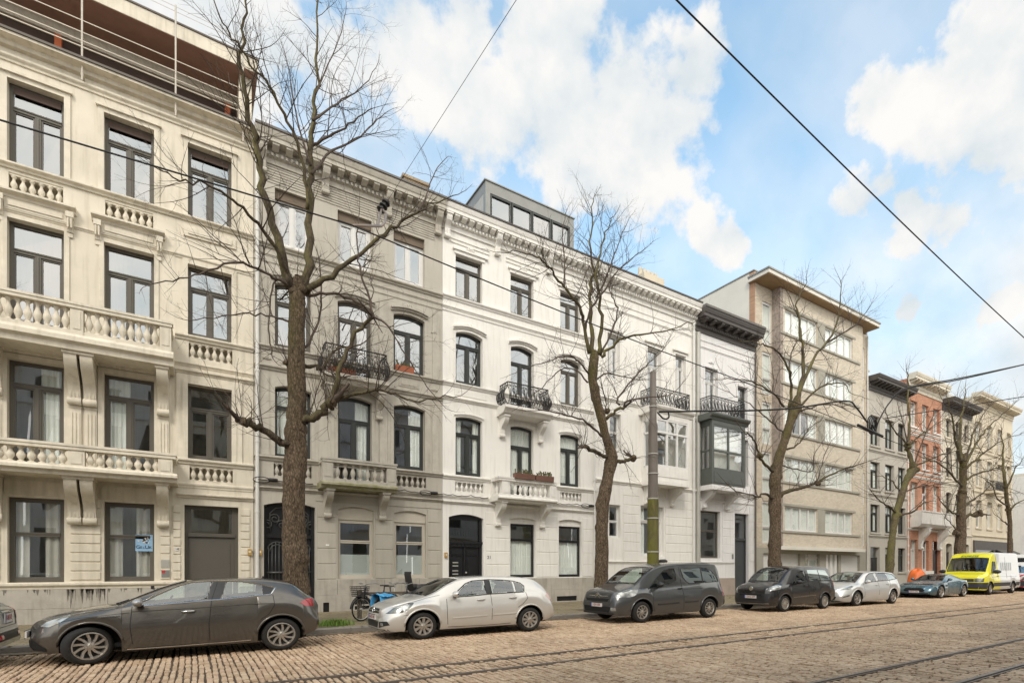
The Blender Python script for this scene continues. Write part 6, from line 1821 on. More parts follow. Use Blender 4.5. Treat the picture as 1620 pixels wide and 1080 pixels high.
    sp = FO(L=3.96, W=1.72, wr=.3, rim=.2, axles=(.78, 3.24), arch=.36, paint=pt, style=(12, .018, .026, .0),
            top=[(0, .62), (.04, .84), (.12, .93), (.4, 1.03), (.72, 1.12), (1.0, 1.36), (1.3, 1.55), (1.6, 1.66), (2.0, 1.71), (2.8, 1.71), (3.5, 1.68), (3.75, 1.62), (3.86, 1.3), (3.94, .95), (3.96, .6)],
            belt=[(0, .5), (.12, .8), (.5, .94), (1.1, 1.02), (2, 1.08), (3, 1.1), (3.8, 1.1), (3.96, .8)],
            hw=[(0, .62), (.06, .72), (.2, .8), (.5, .85), (1, .86), (3.5, .86), (3.9, .84), (3.96, .8)],
            rh=[(0, .56), (.3, .68), (.8, .7), (1.3, .66), (2, .64), (3.5, .63), (3.96, .66)],
            crown=[(0, .05), (.5, .07), (1, .05), (2, .06), (3.96, .04)],
            bot=[(0, .26), (.3, .22), (1.3, .22), (2.8, .23), (3.6, .3), (3.96, .4)],
            tall=.18, mirror=(1.45, 1.04), mirmat=CM['trim'], mirsize=1.1, handles=[(2.0, .95)], handlemat=CM['trim'], shoulder=.06,
            plates=[('front', 0, .55, .5, .11, '1-DKE-509'), ('rear', 0, .7, .5, .11, '1-DKE-509')],
            parts=[('patch', 'side_window', 'glass', 'side', C1, FO(both=1)), ('patch', 'side_window', 'privacy', 'side', [(2.3, 1.12), (2.3, 1.54), (2.95, 1.55), (2.95, 1.13)], FO(both=1)),
                   ('patch', 'side_window', 'privacy', 'side', [(3.0, 1.13), (3.0, 1.55), (3.5, 1.52), (3.66, 1.15)], FO(both=1)),
                   ('patch', 'windscreen', 'screen', 'top', [(.74, -.62), (1.2, -.6), (1.46, -.56), (1.46, .56), (1.2, .6), (.74, .62)], FO(m=8)),
                   ('strip', 'window_trim', 'trim', 'side', [C1 + C1[:1]], FO(w=.014, off=.004)), ('strip', 'windscreen_trim', 'trim', 'top', [[(.74, -.62), (1.2, -.6), (1.46, -.56), (1.46, .56), (1.2, .6), (.74, .62), (.74, -.62)]], FO(w=.016)), ('strip', 'door_seam', 'seam', 'side', [[(1.15, 1.0), (1.15, .5), (1.2, .25)], [(2.2, 1.6), (2.2, .25)]]),
                   ('patch', 'headlight', 'lamp', 'side', [(.07, .78), (.18, .93), (.5, 1.0), (.62, .97), (.5, .84)], FO(both=1)),
                   ('patch', 'tail_light', 'red', 'side', [(3.8, .85), (3.78, 1.3), (3.87, 1.3), (3.95, .85)], FO(both=1, n=5)),
                   ('patch', 'bumper', 'trim', 'front', [(-.7, .3), (-.7, .68), (.7, .68), (.7, .3)], FO(off=.012)),
                   ('patch', 'air_intake', 'under', 'front', [(-.45, .6), (-.45, .66), (.45, .66), (.45, .6)], FO(off=.016)),
                   ('strip', 'bumper_line', 'chrome', 'front', [[(-.7, .32), (-.3, .3), (.3, .3), (.7, .32)]], FO(w=.01, off=.01)),
                   ('strip', 'side_moulding', CM['chrome'], 'side', [[(1.25, .52), (2.9, .58)]], FO(w=.008))])
    r4, hit = make_car('van', 'small black van with round bonnet badge, parked in front of the apartment block', 'van', sp, (15.93, 11.45 + .86, 0), (1.0, 1.02, .94))
    h = hit((-3, 0, .84), (1, 0, 0))[0]
    MB().lathe([(.001, 0), (.075, 0), (.085, .02)], 16, (h.x - .03, 0, .85), 'x').build('emblem', CM['chrome'], r4, world=False)
    # ---------------- 5 silver estate
    pt = carpaint('pale_silver_paint', (.6, .6, .59), .4, .34)
    sp = FO(L=4.58, W=1.8, wr=.315, rim=.215, axles=(.92, 3.65), arch=.38, paint=pt, style=(5, .03, .035, .2),
            top=[(0, .58), (.05, .7), (.15, .77), (.4, .86), (.8, .95), (1.1, 1.0), (1.4, 1.16), (1.8, 1.36), (2.2, 1.44), (2.8, 1.47), (3.5, 1.45), (4.0, 1.42), (4.25, 1.34), (4.45, 1.08), (4.55, .85), (4.58, .6)],
            belt=[(0, .5), (.4, .76), (1, .9), (2, .97), (3.2, 1.02), (4.2, 1.03), (4.58, .6)],
            hw=[(0, .5), (.06, .68), (.2, .78), (.5, .87), (1, .9), (3.8, .9), (4.3, .84), (4.58, .68)],
            rh=[(0, .45), (.3, .65), (.9, .74), (1.4, .69), (2, .635), (3.5, .62), (4.2, .61), (4.58, .62)],
            bot=[(0, .26), (.3, .2), (1.4, .19), (3.1, .2), (4, .25), (4.58, .4)],
            mirror=(1.6, .98), handles=[(2.35, .86), (3.2, .89)],
            plates=[('front', 0, .48, .5, .11, '1-HBR-364'), ('rear', 0, .8, .5, .11, '1-HBR-364')],
            parts=[('patch', 'side_window', 'glass', 'side', [(1.55, 1.0), (1.85, 1.22), (2.15, 1.34), (2.45, 1.37), (2.42, 1.04)], FO(both=1)), ('patch', 'side_window', 'glass', 'side', [(2.56, 1.05), (2.6, 1.375), (3.4, 1.36), (3.4, 1.08)], FO(both=1)),
                   ('patch', 'side_window', 'privacy', 'side', [(3.46, 1.08), (3.46, 1.355), (3.95, 1.3), (4.15, 1.12)], FO(both=1)),
                   ('patch', 'windscreen', 'screen', 'top', [(1.12, -.64), (1.6, -.6), (1.95, -.52), (1.95, .52), (1.6, .6), (1.12, .64)], FO(m=8)), ('strip', 'windscreen_trim', 'trim', 'top', [[(1.12, -.64), (1.6, -.6), (1.95, -.52), (1.95, .52), (1.6, .6), (1.12, .64), (1.12, -.64)]], FO(w=.014)),
                   ('strip', 'door_seam', 'seam', 'side', [[(1.42, .94), (1.42, .25)], [(2.52, 1.37), (2.5, .25)], [(3.45, 1.06), (3.3, .7)]]),
                   ('strip', 'window_trim', 'trim', 'side', [[(1.55, .985), (1.85, 1.235), (2.15, 1.36), (2.6, 1.395), (3.4, 1.38), (3.95, 1.32), (4.17, 1.12), (3.4, 1.065), (2.5, 1.035), (1.55, .985)]], FO(w=.014, off=.004)), ('patch', 'headlight', 'lampdark', 'side', [(.14, .68), (.3, .76), (.7, .87), (.72, .84), (.45, .72)], FO(both=1)),
                   ('patch', 'tail_light', 'red', 'side', [(4.2, .98), (4.5, .95), (4.52, .82), (4.3, .86)], FO(both=1)),
                   ('patch', 'grille', 'trim', 'front', [(-.4, .56), (-.44, .68), (.44, .68), (.4, .56)]), ('patch', 'air_intake', 'trim', 'front', [(-.5, .28), (-.55, .42), (.55, .42), (.5, .28)]),
                   ('patch', 'fog_lamp', 'lampdark', 'side', [(.1, .36), (.16, .44), (.4, .5), (.4, .44)], FO(both=1))])
    make_car('car', 'pale silver estate car parked between the small black van and the blue sports coupe', 'car', sp, (20.5, 11.45 + .9, 0), (1.06, 1.02, .95))
    # ---------------- 6 blue sports coupe
    pt = carpaint('teal_blue_paint', (.085, .16, .2), .6, .25)
    sp = FO(L=4.38, W=1.87, wr=.335, rim=.25, axles=(.83, 3.43), arch=.385, paint=pt, style=(5, .022, .04, .0),
            top=[(0, .46), (.05, .56), (.2, .65), (.6, .76), (1.0, .84), (1.5, .91), (1.8, 1.03), (2.2, 1.19), (2.6, 1.245), (3.0, 1.23), (3.4, 1.13), (3.8, 1.0), (4.1, .93), (4.3, .82), (4.38, .55)],
            belt=[(0, .4), (.3, .6), (.8, .73), (1.6, .82), (2.5, .86), (3.2, .9), (3.6, .92), (4.1, .84), (4.38, .5)],
            hw=[(0, .5), (.06, .68), (.2, .8), (.5, .89), (.9, .92), (1.8, .89), (2.6, .9), (3.3, .935), (3.8, .92), (4.2, .82), (4.38, .68)],
            rh=[(0, .45), (.4, .66), (1.2, .72), (1.7, .66), (2.3, .55), (3, .52), (3.6, .56), (4.38, .6)],
            bot=[(0, .22), (.3, .17), (1.4, .16), (3, .17), (3.9, .24), (4.38, .36)], tall=-.16, mirror=(1.85, .92), handles=[(2.8, .78)], lip=True, shoulder=.06,
            plates=[('front', 0, .33, .52, .11, '1-VNT-007') if False else ('front', 0, .34, .5, .11, '1-BWL-046')],
            parts=[('patch', 'side_window', 'privacy', 'side', [(1.95, .9), (2.2, 1.05), (2.6, 1.15), (3.0, 1.13), (3.35, 1.0), (3.1, .93)], FO(both=1)),
                   ('patch', 'windscreen', 'screen', 'top', [(1.54, -.64), (2.0, -.56), (2.3, -.48), (2.3, .48), (2.0, .56), (1.54, .64)], FO(m=8)), ('strip', 'windscreen_trim', 'trim', 'top', [[(1.54, -.64), (2.0, -.56), (2.3, -.48), (2.3, .48), (2.0, .56), (1.54, .64), (1.54, -.64)]], FO(w=.016)),
                   ('patch', 'rear_window', 'privacy', 'top', [(3.1, -.4), (3.8, -.44), (3.8, .44), (3.1, .4)], FO(m=8)),
                   ('patch', 'grille', 'under', 'front', [(-.5, .42), (-.42, .34), (.42, .34), (.5, .42), (.36, .54), (-.36, .54)]), ('patch', 'air_intake', 'trim', 'front', [(-.7, .2), (-.7, .28), (.7, .28), (.7, .2)]),
                   ('patch', 'headlight', 'lampdark', 'side', [(.22, .57), (.4, .66), (.66, .745), (.68, .71), (.45, .61)], FO(both=1)),
                   ('patch', 'side_vent', 'trim', 'side', [(1.3, .6), (1.34, .7), (1.6, .69), (1.56, .6)], FO(both=1)),
                   ('strip', 'door_seam', 'seam', 'side', [[(1.75, .85), (1.7, .5), (1.75, .22)], [(3.0, .88), (2.95, .5), (2.85, .24)]])])
    make_car('car', 'low teal-blue sports coupe with big silver wheels, parked in front of the yellow van', 'car', sp, (29.7, 12.05 + .93, 0), (1.05, 1.02, .97))
    # ---------------- 7 delivery van: yellow cab end, white box end
    py = nt('yellow_and_white_paint')
    m, t, nd, lk, b = py
    tc = N(nd, 'ShaderNodeTexCoord'); sx = N(nd, 'ShaderNodeSeparateXYZ'); lk.new(tc.outputs['Object'], sx.inputs[0])
    a = N(nd, 'ShaderNodeMath', operation='MULTIPLY_ADD'); a.inputs[1].default_value = .25; lk.new(sx.outputs[2], a.inputs[0]); lk.new(sx.outputs[0], a.inputs[2])
    gt = N(nd, 'ShaderNodeMath', operation='GREATER_THAN'); gt.inputs[1].default_value = 2.75; lk.new(a.outputs[0], gt.inputs[0])
    mx = N(nd, 'ShaderNodeMix', data_type='RGBA'); lk.new(gt.outputs[0], mx.inputs[0]); mx.inputs[6].default_value = (.78, .72, .02, 1); mx.inputs[7].default_value = (.62, .63, .63, 1)
    lk.new(mx.outputs[2], b.inputs['Base Color']); b.inputs['Roughness'].default_value = .3; b.inputs['Coat Weight'].default_value = .8
    pt = m
    CM['vangrey'] = pmat('dark_plastic', (.04, .042, .048), .55, .1, 6)
    sp = FO(L=5.98, W=2.02, wr=.36, rim=.21, axles=(1.02, 4.66), arch=.43, paint=pt, style=(6, .05, .05, 0), lipmat=CM['vangrey'],
            top=[(0, .7), (.04, 1.0), (.12, 1.14), (.5, 1.27), (.8, 1.36), (1.0, 1.6), (1.3, 1.98), (1.55, 2.26), (1.8, 2.45), (2.2, 2.56), (3, 2.6), (5.6, 2.6), (5.9, 2.56), (5.96, 1.6), (5.98, .6)],
            belt=[(0, .6), (.2, 1.02), (.7, 1.15), (1.4, 1.2), (3, 1.2), (5.9, 1.2), (5.98, .9)],
            hw=[(0, .78), (.06, .88), (.2, .95), (.5, 1.0), (5.8, 1.01), (5.98, .98)],
            rh=[(0, .7), (.4, .84), (1, .86), (1.8, .84), (3, .86), (5.8, .86), (5.98, .86)],
            crown=[(0, .04), (.6, .06), (1.5, .08), (2.5, .1), (5.98, .08)], bot=[(0, .3), (.3, .28), (1.5, .3), (4, .3), (5.4, .34), (5.98, .42)],
            tall=.5, mirror=(1.35, 1.3), mirmat=CM['trim'], mirsize=1.6, handles=[(2.1, 1.1)], handlemat=CM['trim'], shoulder=.04, plates=[('front', 0, .62, .5, .11, '1-WZC-280')],
            parts=[('patch', 'windscreen', 'screen', 'top', [(.86, -.8), (1.3, -.8), (1.52, -.78), (1.52, .78), (1.3, .8), (.86, .8)], FO(m=10)),
                   ('patch', 'side_window', 'privacy', 'side', [(1.25, 1.32), (1.5, 1.75), (1.62, 2.0), (2.05, 2.0), (2.05, 1.32)], FO(both=1)), ('strip', 'window_trim', 'trim', 'top', [[(.86, -.8), (1.3, -.8), (1.52, -.78), (1.52, .78), (1.3, .8), (.86, .8), (.86, -.8)]], FO(w=.022)),
                   ('patch', 'bumper', 'vangrey', 'front', [(-.98, .36), (-.98, .74), (.98, .74), (.98, .36)], FO(off=.012, n=24)),
                   ('patch', 'bumper', 'vangrey', 'side', [(.02, .36), (.02, .74), (.6, .74), (.58, .36)], FO(off=.012, both=1)),
                   ('patch', 'grille', 'vangrey', 'front', [(-.58, .78), (-.58, .96), (.58, .96), (.58, .78)], FO(off=.01)),
                   ('patch', 'headlight', 'lampdark', 'front', [[(-.94, .78), (-.94, 1.0), (-.6, .98), (-.6, .78)], mirrored([(-.94, .78), (-.94, 1.0), (-.6, .98), (-.6, .78)])], FO(off=.012)),
                   ('patch', 'lower_trim', 'vangrey', 'side', [(1.48, .5), (1.48, .72), (4.2, .72), (4.2, .5)], FO(both=1)), ('patch', 'lower_trim', 'vangrey', 'side', [(5.12, .5), (5.12, .72), (5.9, .72), (5.9, .5)], FO(both=1)),
                   ('patch', 'side_emblem', pmat('grey_graphic', (.36, .4, .43), .5, .3, 9), 'side', [[(2.75 + .32 * k, 1.45), (2.75 + .32 * k + .04, 1.95), (2.75 + .32 * k + .2, 1.95), (2.75 + .32 * k + .16, 1.45)] for k in range(6)] , FO(n=3, m=3)),
                   ('strip', 'door_seam', 'seam', 'side', [[(1.1, 1.2), (1.45, .9), (1.48, .35)], [(2.2, 2.35), (2.2, .35)], [(3.6, 2.3), (3.6, .35)], [(1.15, 1.05), (2.2, 1.08), (5.9, 1.08)]])])
    r7, hit = make_car('van', 'high-roofed delivery van, yellow cab end and white load end, parked behind the blue sports coupe', 'van', sp, (35.85, 12.0 + 1.2, 0), (.95, 1.2, .95))
    t = link('lettering', text_mesh('EXPRESS', .2, pmat('van_letter_green', (.03, .16, .06), .5), .004, .35), r7)
    h = hit((-3, -.1, 2.33), (1, 0, 0))
    t.location = (h[0].x - .03, .05, 2.33); t.rotation_euler = (Matrix.Rotation(-PI / 2, 3, 'Z') @ Matrix.Rotation(PI / 2 - .75, 3, 'X')).to_euler()
    # ---------------- 8 striped service van behind, 9 white box truck
    m, tt, nd, lk, b = nt('red_white_chevron_paint')
    tc = N(nd, 'ShaderNodeTexCoord'); wv = N(nd, 'ShaderNodeTexWave'); wv.bands_direction = 'DIAGONAL'; wv.inputs['Scale'].default_value = 1.4
    sx = N(nd, 'ShaderNodeSeparateXYZ'); lk.new(tc.outputs['Object'], sx.inputs[0]); lk.new(tc.outputs['Object'], wv.inputs[0])
    g1 = N(nd, 'ShaderNodeMath', operation='GREATER_THAN'); g1.inputs[1].default_value = .5; lk.new(wv.outputs['Fac'], g1.inputs[0])
    g2 = N(nd, 'ShaderNodeMath', operation='LESS_THAN'); g2.inputs[1].default_value = 1.22; lk.new(sx.outputs[2], g2.inputs[0])
    mu = N(nd, 'ShaderNodeMath', operation='MULTIPLY'); lk.new(g1.outputs[0], mu.inputs[0]); lk.new(g2.outputs[0], mu.inputs[1])
    mx = N(nd, 'ShaderNodeMix', data_type='RGBA'); lk.new(mu.outputs[0], mx.inputs[0]); mx.inputs[6].default_value = (.66, .65, .63, 1); mx.inputs[7].default_value = (.5, .04, .06, 1)
    lk.new(mx.outputs[2], b.inputs['Base Color']); b.inputs['Roughness'].default_value = .35
    sp2 = dict(sp); sp2['paint'] = m; sp2['plates'] = []
    sp2['top'] = [(a_, z * .78 if z > 1.3 else z) for a_, z in sp['top']]
    sp2['parts'] = [('patch', 'windscreen', 'privacy', 'top', [(.9, -.8), (1.3, -.8), (1.48, -.76), (1.48, .76), (1.3, .8), (.9, .8)], FO(m=8)), ('patch', 'bumper', 'vangrey', 'front', [(-.98, .36), (-.98, .74), (.98, .74), (.98, .36)], FO(off=.012)),
                    ('patch', 'headlight', 'lampdark', 'front', [[(-.94, .78), (-.94, 1.0), (-.6, .98), (-.6, .78)], mirrored([(-.94, .78), (-.94, 1.0), (-.6, .98), (-.6, .78)])], FO(off=.012))]
    make_car('van', 'white service van with slanting red stripes at the right edge', 'van', sp2, (43.6, 12.1 + 1.0, 0), (1.0, 1.0, .95))
    tr = thing('truck', 'white box truck standing behind the striped service van at the right edge', 'truck', (50.5, 13.2, 0))
    m = MB(); m.box(49.8, 56.5, 12.1, 14.4, .9, 3.95); m.build('cargo_box', M['framewhite'], tr)
    m = MB(); m.prism([(47.9, .5), (47.9, 1.4), (48.3, 2.3), (48.6, 2.5), (49.7, 2.5), (49.7, .5)], 'y', 12.2, 14.3); cb = m.build('cab', M['framewhite'], tr)
    m = MB(); m.prism([(47.92, 1.45), (48.28, 2.25), (48.24, 2.25), (47.86, 1.45)], 'y', 12.4, 14.1); m.build('windscreen', CM['privacy'], cb)
    m = MB(); m.box(49.7, 56, 12.5, 14, .5, .9); m.build('chassis', CM['under'], tr)
    hm, tm, rm = wheel_parts((6, .05, .05, 0), .42, .26)
    for x in (48.7, 54.6):
        for sd in (-1, 1):
            w = link('wheel', hm, tr, (x, 13.25 + sd * 1.1, .42)); w.rotation_euler = (0, 0, 0 if sd < 0 else PI)
            link('tyre', tm, w); link('rim', rm, w)
    m = MB(); m.box(49.78, 49.8, 12.35, 12.7, 3.45, 3.75); m.build('warning_sticker', pmat('red_sticker', (.5, .06, .05), .5), tr)
    # ---------------- 0 leftmost car, only its tail in the picture
    pt = carpaint('pale_green_grey_paint', (.24, .26, .25), .5, .32)
    sp = FO(L=4.2, W=1.78, wr=.31, rim=.21, axles=(.85, 3.4), arch=.37, paint=pt, style=(7, .03, .03, 0),
            top=[(0, .58), (.06, .7), (.4, .84), (.9, .96), (1.3, 1.12), (1.8, 1.4), (2.3, 1.47), (3.0, 1.46), (3.5, 1.38), (3.7, 1.28), (3.92, 1.08), (4.05, .98), (4.14, .9), (4.17, .6), (4.2, .5)],
            belt=[(0, .5), (.4, .74), (1.2, .9), (2.5, .96), (3.6, .98), (4.1, .86), (4.2, .45)],
            hw=[(0, .5), (.1, .7), (.4, .83), (1, .88), (3.3, .89), (3.8, .83), (4.05, .74), (4.2, .62)],
            rh=[(0, .45), (.4, .66), (1, .72), (1.8, .6), (3, .56), (3.6, .54), (4.0, .6), (4.2, .58)],
            bot=[(0, .26), (.3, .2), (1.3, .19), (3, .2), (3.9, .28), (4.2, .34)], mirror=(1.6, .95), handles=[(2.2, .84)],
            plates=[('rear', 0, .78, .36, .16, '1-NBT-82')],
            parts=[('patch', 'rear_window', 'privacy', 'top', [(3.6, -.45), (3.95, -.5), (3.95, .5), (3.6, .45)], FO(m=8)), ('patch', 'windscreen', 'screen', 'top', [(1.1, -.64), (1.75, -.55), (1.75, .55), (1.1, .64)], FO(m=8)),
                   ('patch', 'side_window', 'glass', 'side', [(1.6, .98), (1.95, 1.3), (2.4, 1.38), (2.4, 1.0)], FO(both=1)), ('patch', 'side_window', 'glass', 'side', [(2.5, 1.0), (2.5, 1.38), (3.1, 1.35), (3.4, 1.1), (3.3, 1.02)], FO(both=1)),
                   ('patch', 'tail_light', 'red', 'rear', [[(-.72, .72), (-.72, .95), (-.5, .95), (-.54, .74)], mirrored([(-.72, .72), (-.72, .95), (-.5, .95), (-.54, .74)])]),
                   ('patch', 'rear_bumper_trim', 'trim', 'rear', [(-.62, .42), (-.62, .56), (.62, .56), (.62, .42)]), ('patch', 'reflector', 'red', 'rear', [[(-.6, .45), (-.6, .52), (-.4, .52), (-.4, .45)], mirrored([(-.6, .45), (-.6, .52), (-.4, .52), (-.4, .45)])], FO(off=.012, n=4)),
                   ('strip', 'boot_seam', 'seam', 'rear', [[(-.5, .92), (-.48, .64), (.48, .64), (.5, .92)]]), ('strip', 'plate_lamp_trim', 'chrome', 'rear', [[(-.24, .885), (.24, .885)]], FO(w=.014)),
                   ('strip', 'wiper', 'trim', 'top', [[(3.93, -.02), (3.8, .3)]], FO(w=.014, off=.01))])
    make_car('car', 'pale green-grey hatchback cut by the left edge, only its tail with number plate showing', 'car', sp, (-6.62, 11.5 + .89, 0), (1, 1, .94))
# ---------------------------------------------------------------- bare street trees
def barkmat(name, dark, light, moss, mossamt, bump, scale, zlo=2.0, zhi=7.0):
    m, t, nd, lk, b = nt(name)
    b.inputs['Roughness'].default_value = .95; b.inputs['Specular IOR Level'].default_value = .2
    g = N(nd, 'ShaderNodeNewGeometry')
    mp = N(nd, 'ShaderNodeMapping'); mp.inputs['Scale'].default_value = (scale, scale, scale * .35); lk.new(g.outputs['Position'], mp.inputs[0])
    v = N(nd, 'ShaderNodeTexVoronoi'); v.feature = 'DISTANCE_TO_EDGE'; v.inputs['Scale'].default_value = 1; lk.new(mp.outputs[0], v.inputs['Vector'])
    n = N(nd, 'ShaderNodeTexNoise'); n.inputs['Scale'].default_value = .8; n.inputs['Detail'].default_value = 9; n.inputs['Roughness'].default_value = .75; lk.new(mp.outputs[0], n.inputs['Vector'])
    ad = N(nd, 'ShaderNodeMath', operation='MULTIPLY_ADD'); ad.inputs[1].default_value = .55; lk.new(v.outputs['Distance'], ad.inputs[0]); lk.new(n.outputs['Fac'], ad.inputs[2])
    rp = N(nd, 'ShaderNodeValToRGB'); rp.color_ramp.elements[0].position, rp.color_ramp.elements[1].position = .38, .85
    rp.color_ramp.elements[0].color = (*dark, 1); rp.color_ramp.elements[1].color = (*light, 1); lk.new(ad.outputs[0], rp.inputs[0])
    n2 = N(nd, 'ShaderNodeTexNoise'); n2.inputs['Scale'].default_value = 1.3; n2.inputs['Detail'].default_value = 7; lk.new(g.outputs['Position'], n2.inputs['Vector'])
    sp = N(nd, 'ShaderNodeSeparateXYZ'); lk.new(g.outputs['Position'], sp.inputs[0])
    hz = N(nd, 'ShaderNodeMapRange'); hz.inputs[1].default_value = zlo; hz.inputs[2].default_value = zhi; hz.inputs[3].default_value = 0; hz.inputs[4].default_value = mossamt; lk.new(sp.outputs[2], hz.inputs[0])
    nx = N(nd, 'ShaderNodeSeparateXYZ'); lk.new(g.outputs['Normal'], nx.inputs[0])
    sd = N(nd, 'ShaderNodeMapRange'); sd.inputs[1].default_value = .7; sd.inputs[2].default_value = -.8; lk.new(nx.outputs[0], sd.inputs[0])
    pr = N(nd, 'ShaderNodeMath', operation='MULTIPLY'); lk.new(hz.outputs[0], pr.inputs[0]); lk.new(sd.outputs[0], pr.inputs[1])
    mr = N(nd, 'ShaderNodeMapRange'); mr.inputs[1].default_value = .34; mr.inputs[2].default_value = .6; lk.new(n2.outputs['Fac'], mr.inputs[0])
    pq = N(nd, 'ShaderNodeMath', operation='MULTIPLY'); lk.new(pr.outputs[0], pq.inputs[0]); lk.new(mr.outputs[0], pq.inputs[1])
    mx = N(nd, 'ShaderNodeMix', data_type='RGBA'); lk.new(pq.outputs[0], mx.inputs[0]); lk.new(rp.outputs[0], mx.inputs[6]); mx.inputs[7].default_value = (*moss, 1)
    lk.new(mx.outputs[2], b.inputs['Base Color'])
    bp = N(nd, 'ShaderNodeBump'); bp.inputs['Strength'].default_value = bump; bp.inputs['Distance'].default_value = .05; lk.new(ad.outputs[0], bp.inputs['Height']); lk.new(bp.outputs[0], b.inputs['Normal'])
    return m


M['bark'] = barkmat('bark', (.028, .02, .014), (.26, .19, .128), (.11, .098, .03), .85, 1.0, 26, 4.5, 8.0)
M['limb'] = barkmat('limb_bark', (.03, .024, .018), (.15, .115, .082), (.19, .17, .065), .75, .6, 18, 2, 9)
M['twig'] = pmat('twig_bark', (.088, .064, .048), .9, .3, 3)
M['barkgreen'] = barkmat('green_bark', (.05, .04, .026), (.23, .18, .115), (.16, .15, .05), .75, .9, 20, -2, 2)


def smooth_path(pts, n=4):
    """Catmull-Rom through the control points"""
    out = []
    P = [pts[0] + (pts[0] - pts[1]) * .5] + list(pts) + [pts[-1] + (pts[-1] - pts[-2]) * .5]
    for i in range(1, len(P) - 2):
        for k in range(n):
            t = k / n
            a, b, c, d = P[i - 1], P[i], P[i + 1], P[i + 2]
            out.append(.5 * ((2 * b) + (c - a) * t + (2 * a - 5 * b + 4 * c - d) * t * t + (3 * b - a - 3 * c + d) * t ** 3))
    out.append(pts[-1])
    return out


def tree(label, base, trunk, limbs, rt, rng, twig=1.0, bark='bark', dens=1.0, knobs=(), gz=.1, group='bare street trees along the kerb', droop=.0):
    """trunk: points with radii; limbs: list of (points, r0, r1)"""
    root = thing('street_tree', label, 'tree', (base[0], base[1], gz), group=group)
    tb = MB()
    tp = smooth_path([p for p, r in trunk], 14)
    rr = []
    n = len(trunk)
    for i in range(len(tp)):
        t = i / (len(tp) - 1) * (n - 1)
        k = min(int(t), n - 2)
        rr.append(trunk[k][1] + (trunk[k + 1][1] - trunk[k][1]) * (t - k))
    for i in range(2, len(tp) - 1):
        rr[i] *= rng.uniform(.97, 1.03)
        tp[i] = tp[i] + Vector((rng.uniform(-.004, .004), rng.uniform(-.004, .004), 0))
    tb.tube([tp[0] - Vector((0, 0, .15))] + tp, [rr[0] * 1.25] + rr, 28)
    axis = tp
    for i, v in enumerate(tb.v):     # ridges, bosses and old scars
        p = Vector(v); q = min(axis, key=lambda a: abs(a.z - p.z)); d = p - q; d.z = 0
        if d.length < 1e-4: continue
        a_ = noise.noise((p.x * 2.2, p.y * 2.2, p.z * 1.3)) * .22 + noise.noise((p.x * 9, p.y * 9, p.z * 2.0)) * .16 + max(0, noise.noise((p.x * 4 + 7, p.y * 4, p.z * 2.6)) - .28) * .55
        fl = max(0, .75 - (p.z - gz)) * .45
        tb.v[i] = tuple(p + d * (a_ * .8 + fl))
    for kp, kr in knobs:            # burrs left by pollarding
        for q in range(7):
            o = Vector((rng.uniform(-1, 1), rng.uniform(-1, 1), rng.uniform(-.7, .9))) * kr * .6
            c = kp + o; r0 = kr * rng.uniform(.45, .75)
            rows = []
            for i in range(6):
                a = PI * i / 5
                rows.append([(c.x + r0 * math.sin(a) * math.cos(2 * PI * j / 8), c.y + r0 * math.sin(a) * math.sin(2 * PI * j / 8), c.z - r0 * math.cos(a)) for j in range(8)])
            tb.grid(rows, 0, True)
    tb.build('trunk', M[bark], root, smooth=True, fix=False)
    tw = MB()
    rv = lambda: Vector((rng.gauss(0, 1), rng.gauss(0, 1), rng.gauss(0, 1)))

    def shoot(p, d, L, r, lvl):
        if r < .0021: r = .0021
        n = max(4, int(L / (.16 if lvl == 1 else .11)))
        n = min(n, 14)
        pts, q, dd = [p], p.copy(), d.normalized()
        bend = rv() * .12
        for i in range(n):
            dd = (dd + bend * .5 + rv() * .1 + Vector((0, 0, .055 if lvl < 3 else .03))).normalized()
            q = q + dd * (L / n)
            pts.append(q.copy())
        rad = [r * (1 - .72 * i / n) for i in range(n + 1)]
        tw.tube(pts, rad, 5 if r > .02 else 3, cap=False)
        if lvl >= 3: return
        c = max(1, int(L * (4.2 if lvl == 1 else 5.0) * dens * rng.uniform(.7, 1.2)))
        for k in range(c):
            t = rng.uniform(.18, 1)
            i = min(int(t * n), n - 1)
            ax = (pts[i + 1] - pts[i]).normalized()
            sd = rv(); sd = (sd - ax * sd.dot(ax)).normalized()
            shoot(pts[i].lerp(pts[i + 1], t * n - i), ax * .75 + sd * rng.uniform(.5, .95) + Vector((0, 0, .12)), L * rng.uniform(.28, .55) * (1.1 - .4 * t), rad[i] * .55, lvl + 1)
    for pts, r0, r1 in limbs:
        lp = smooth_path(pts, 4)
        for i in range(1, len(lp) - 1): lp[i] = lp[i] + rv() * min(.035, r0 * .4)
        n = len(lp)
        rad = [(1 + .28 * noise.noise((i * .9, r0 * 50, len(limbs)))) * .9 * (r0 + (r1 - r0) * (i / (n - 1)) ** .8) for i in range(n)]
        lb = MB(); lb.tube(lp, rad, 10 if r0 > .06 else 7)
        lb.build('limb', M['limb'] if r0 > .05 else M['twig'], root, smooth=True, fix=False)
        L = sum((lp[i + 1] - lp[i]).length for i in range(n - 1))
        c = int(L * 5.2 * dens)
        for k in range(c):
            t = rng.uniform(.2, 1.0)
            i = min(int(t * (n - 1)), n - 2)
            ax = (lp[i + 1] - lp[i]).normalized()
            sd = rv(); sd = (sd - ax * sd.dot(ax)).normalized()
            ln = rng.uniform(.5, 1.95) * twig * (1.15 - .55 * t)
            shoot(lp[i].lerp(lp[i + 1], t * (n - 1) - i), ax * .6 + sd * .9 + Vector((0, 0, .25)), ln, min(rad[i] * .45, .006 + .0062 * ln), 1)
        shoot(lp[-1], lp[-1] - lp[-2], .6 * twig, r1 * .9, 2)
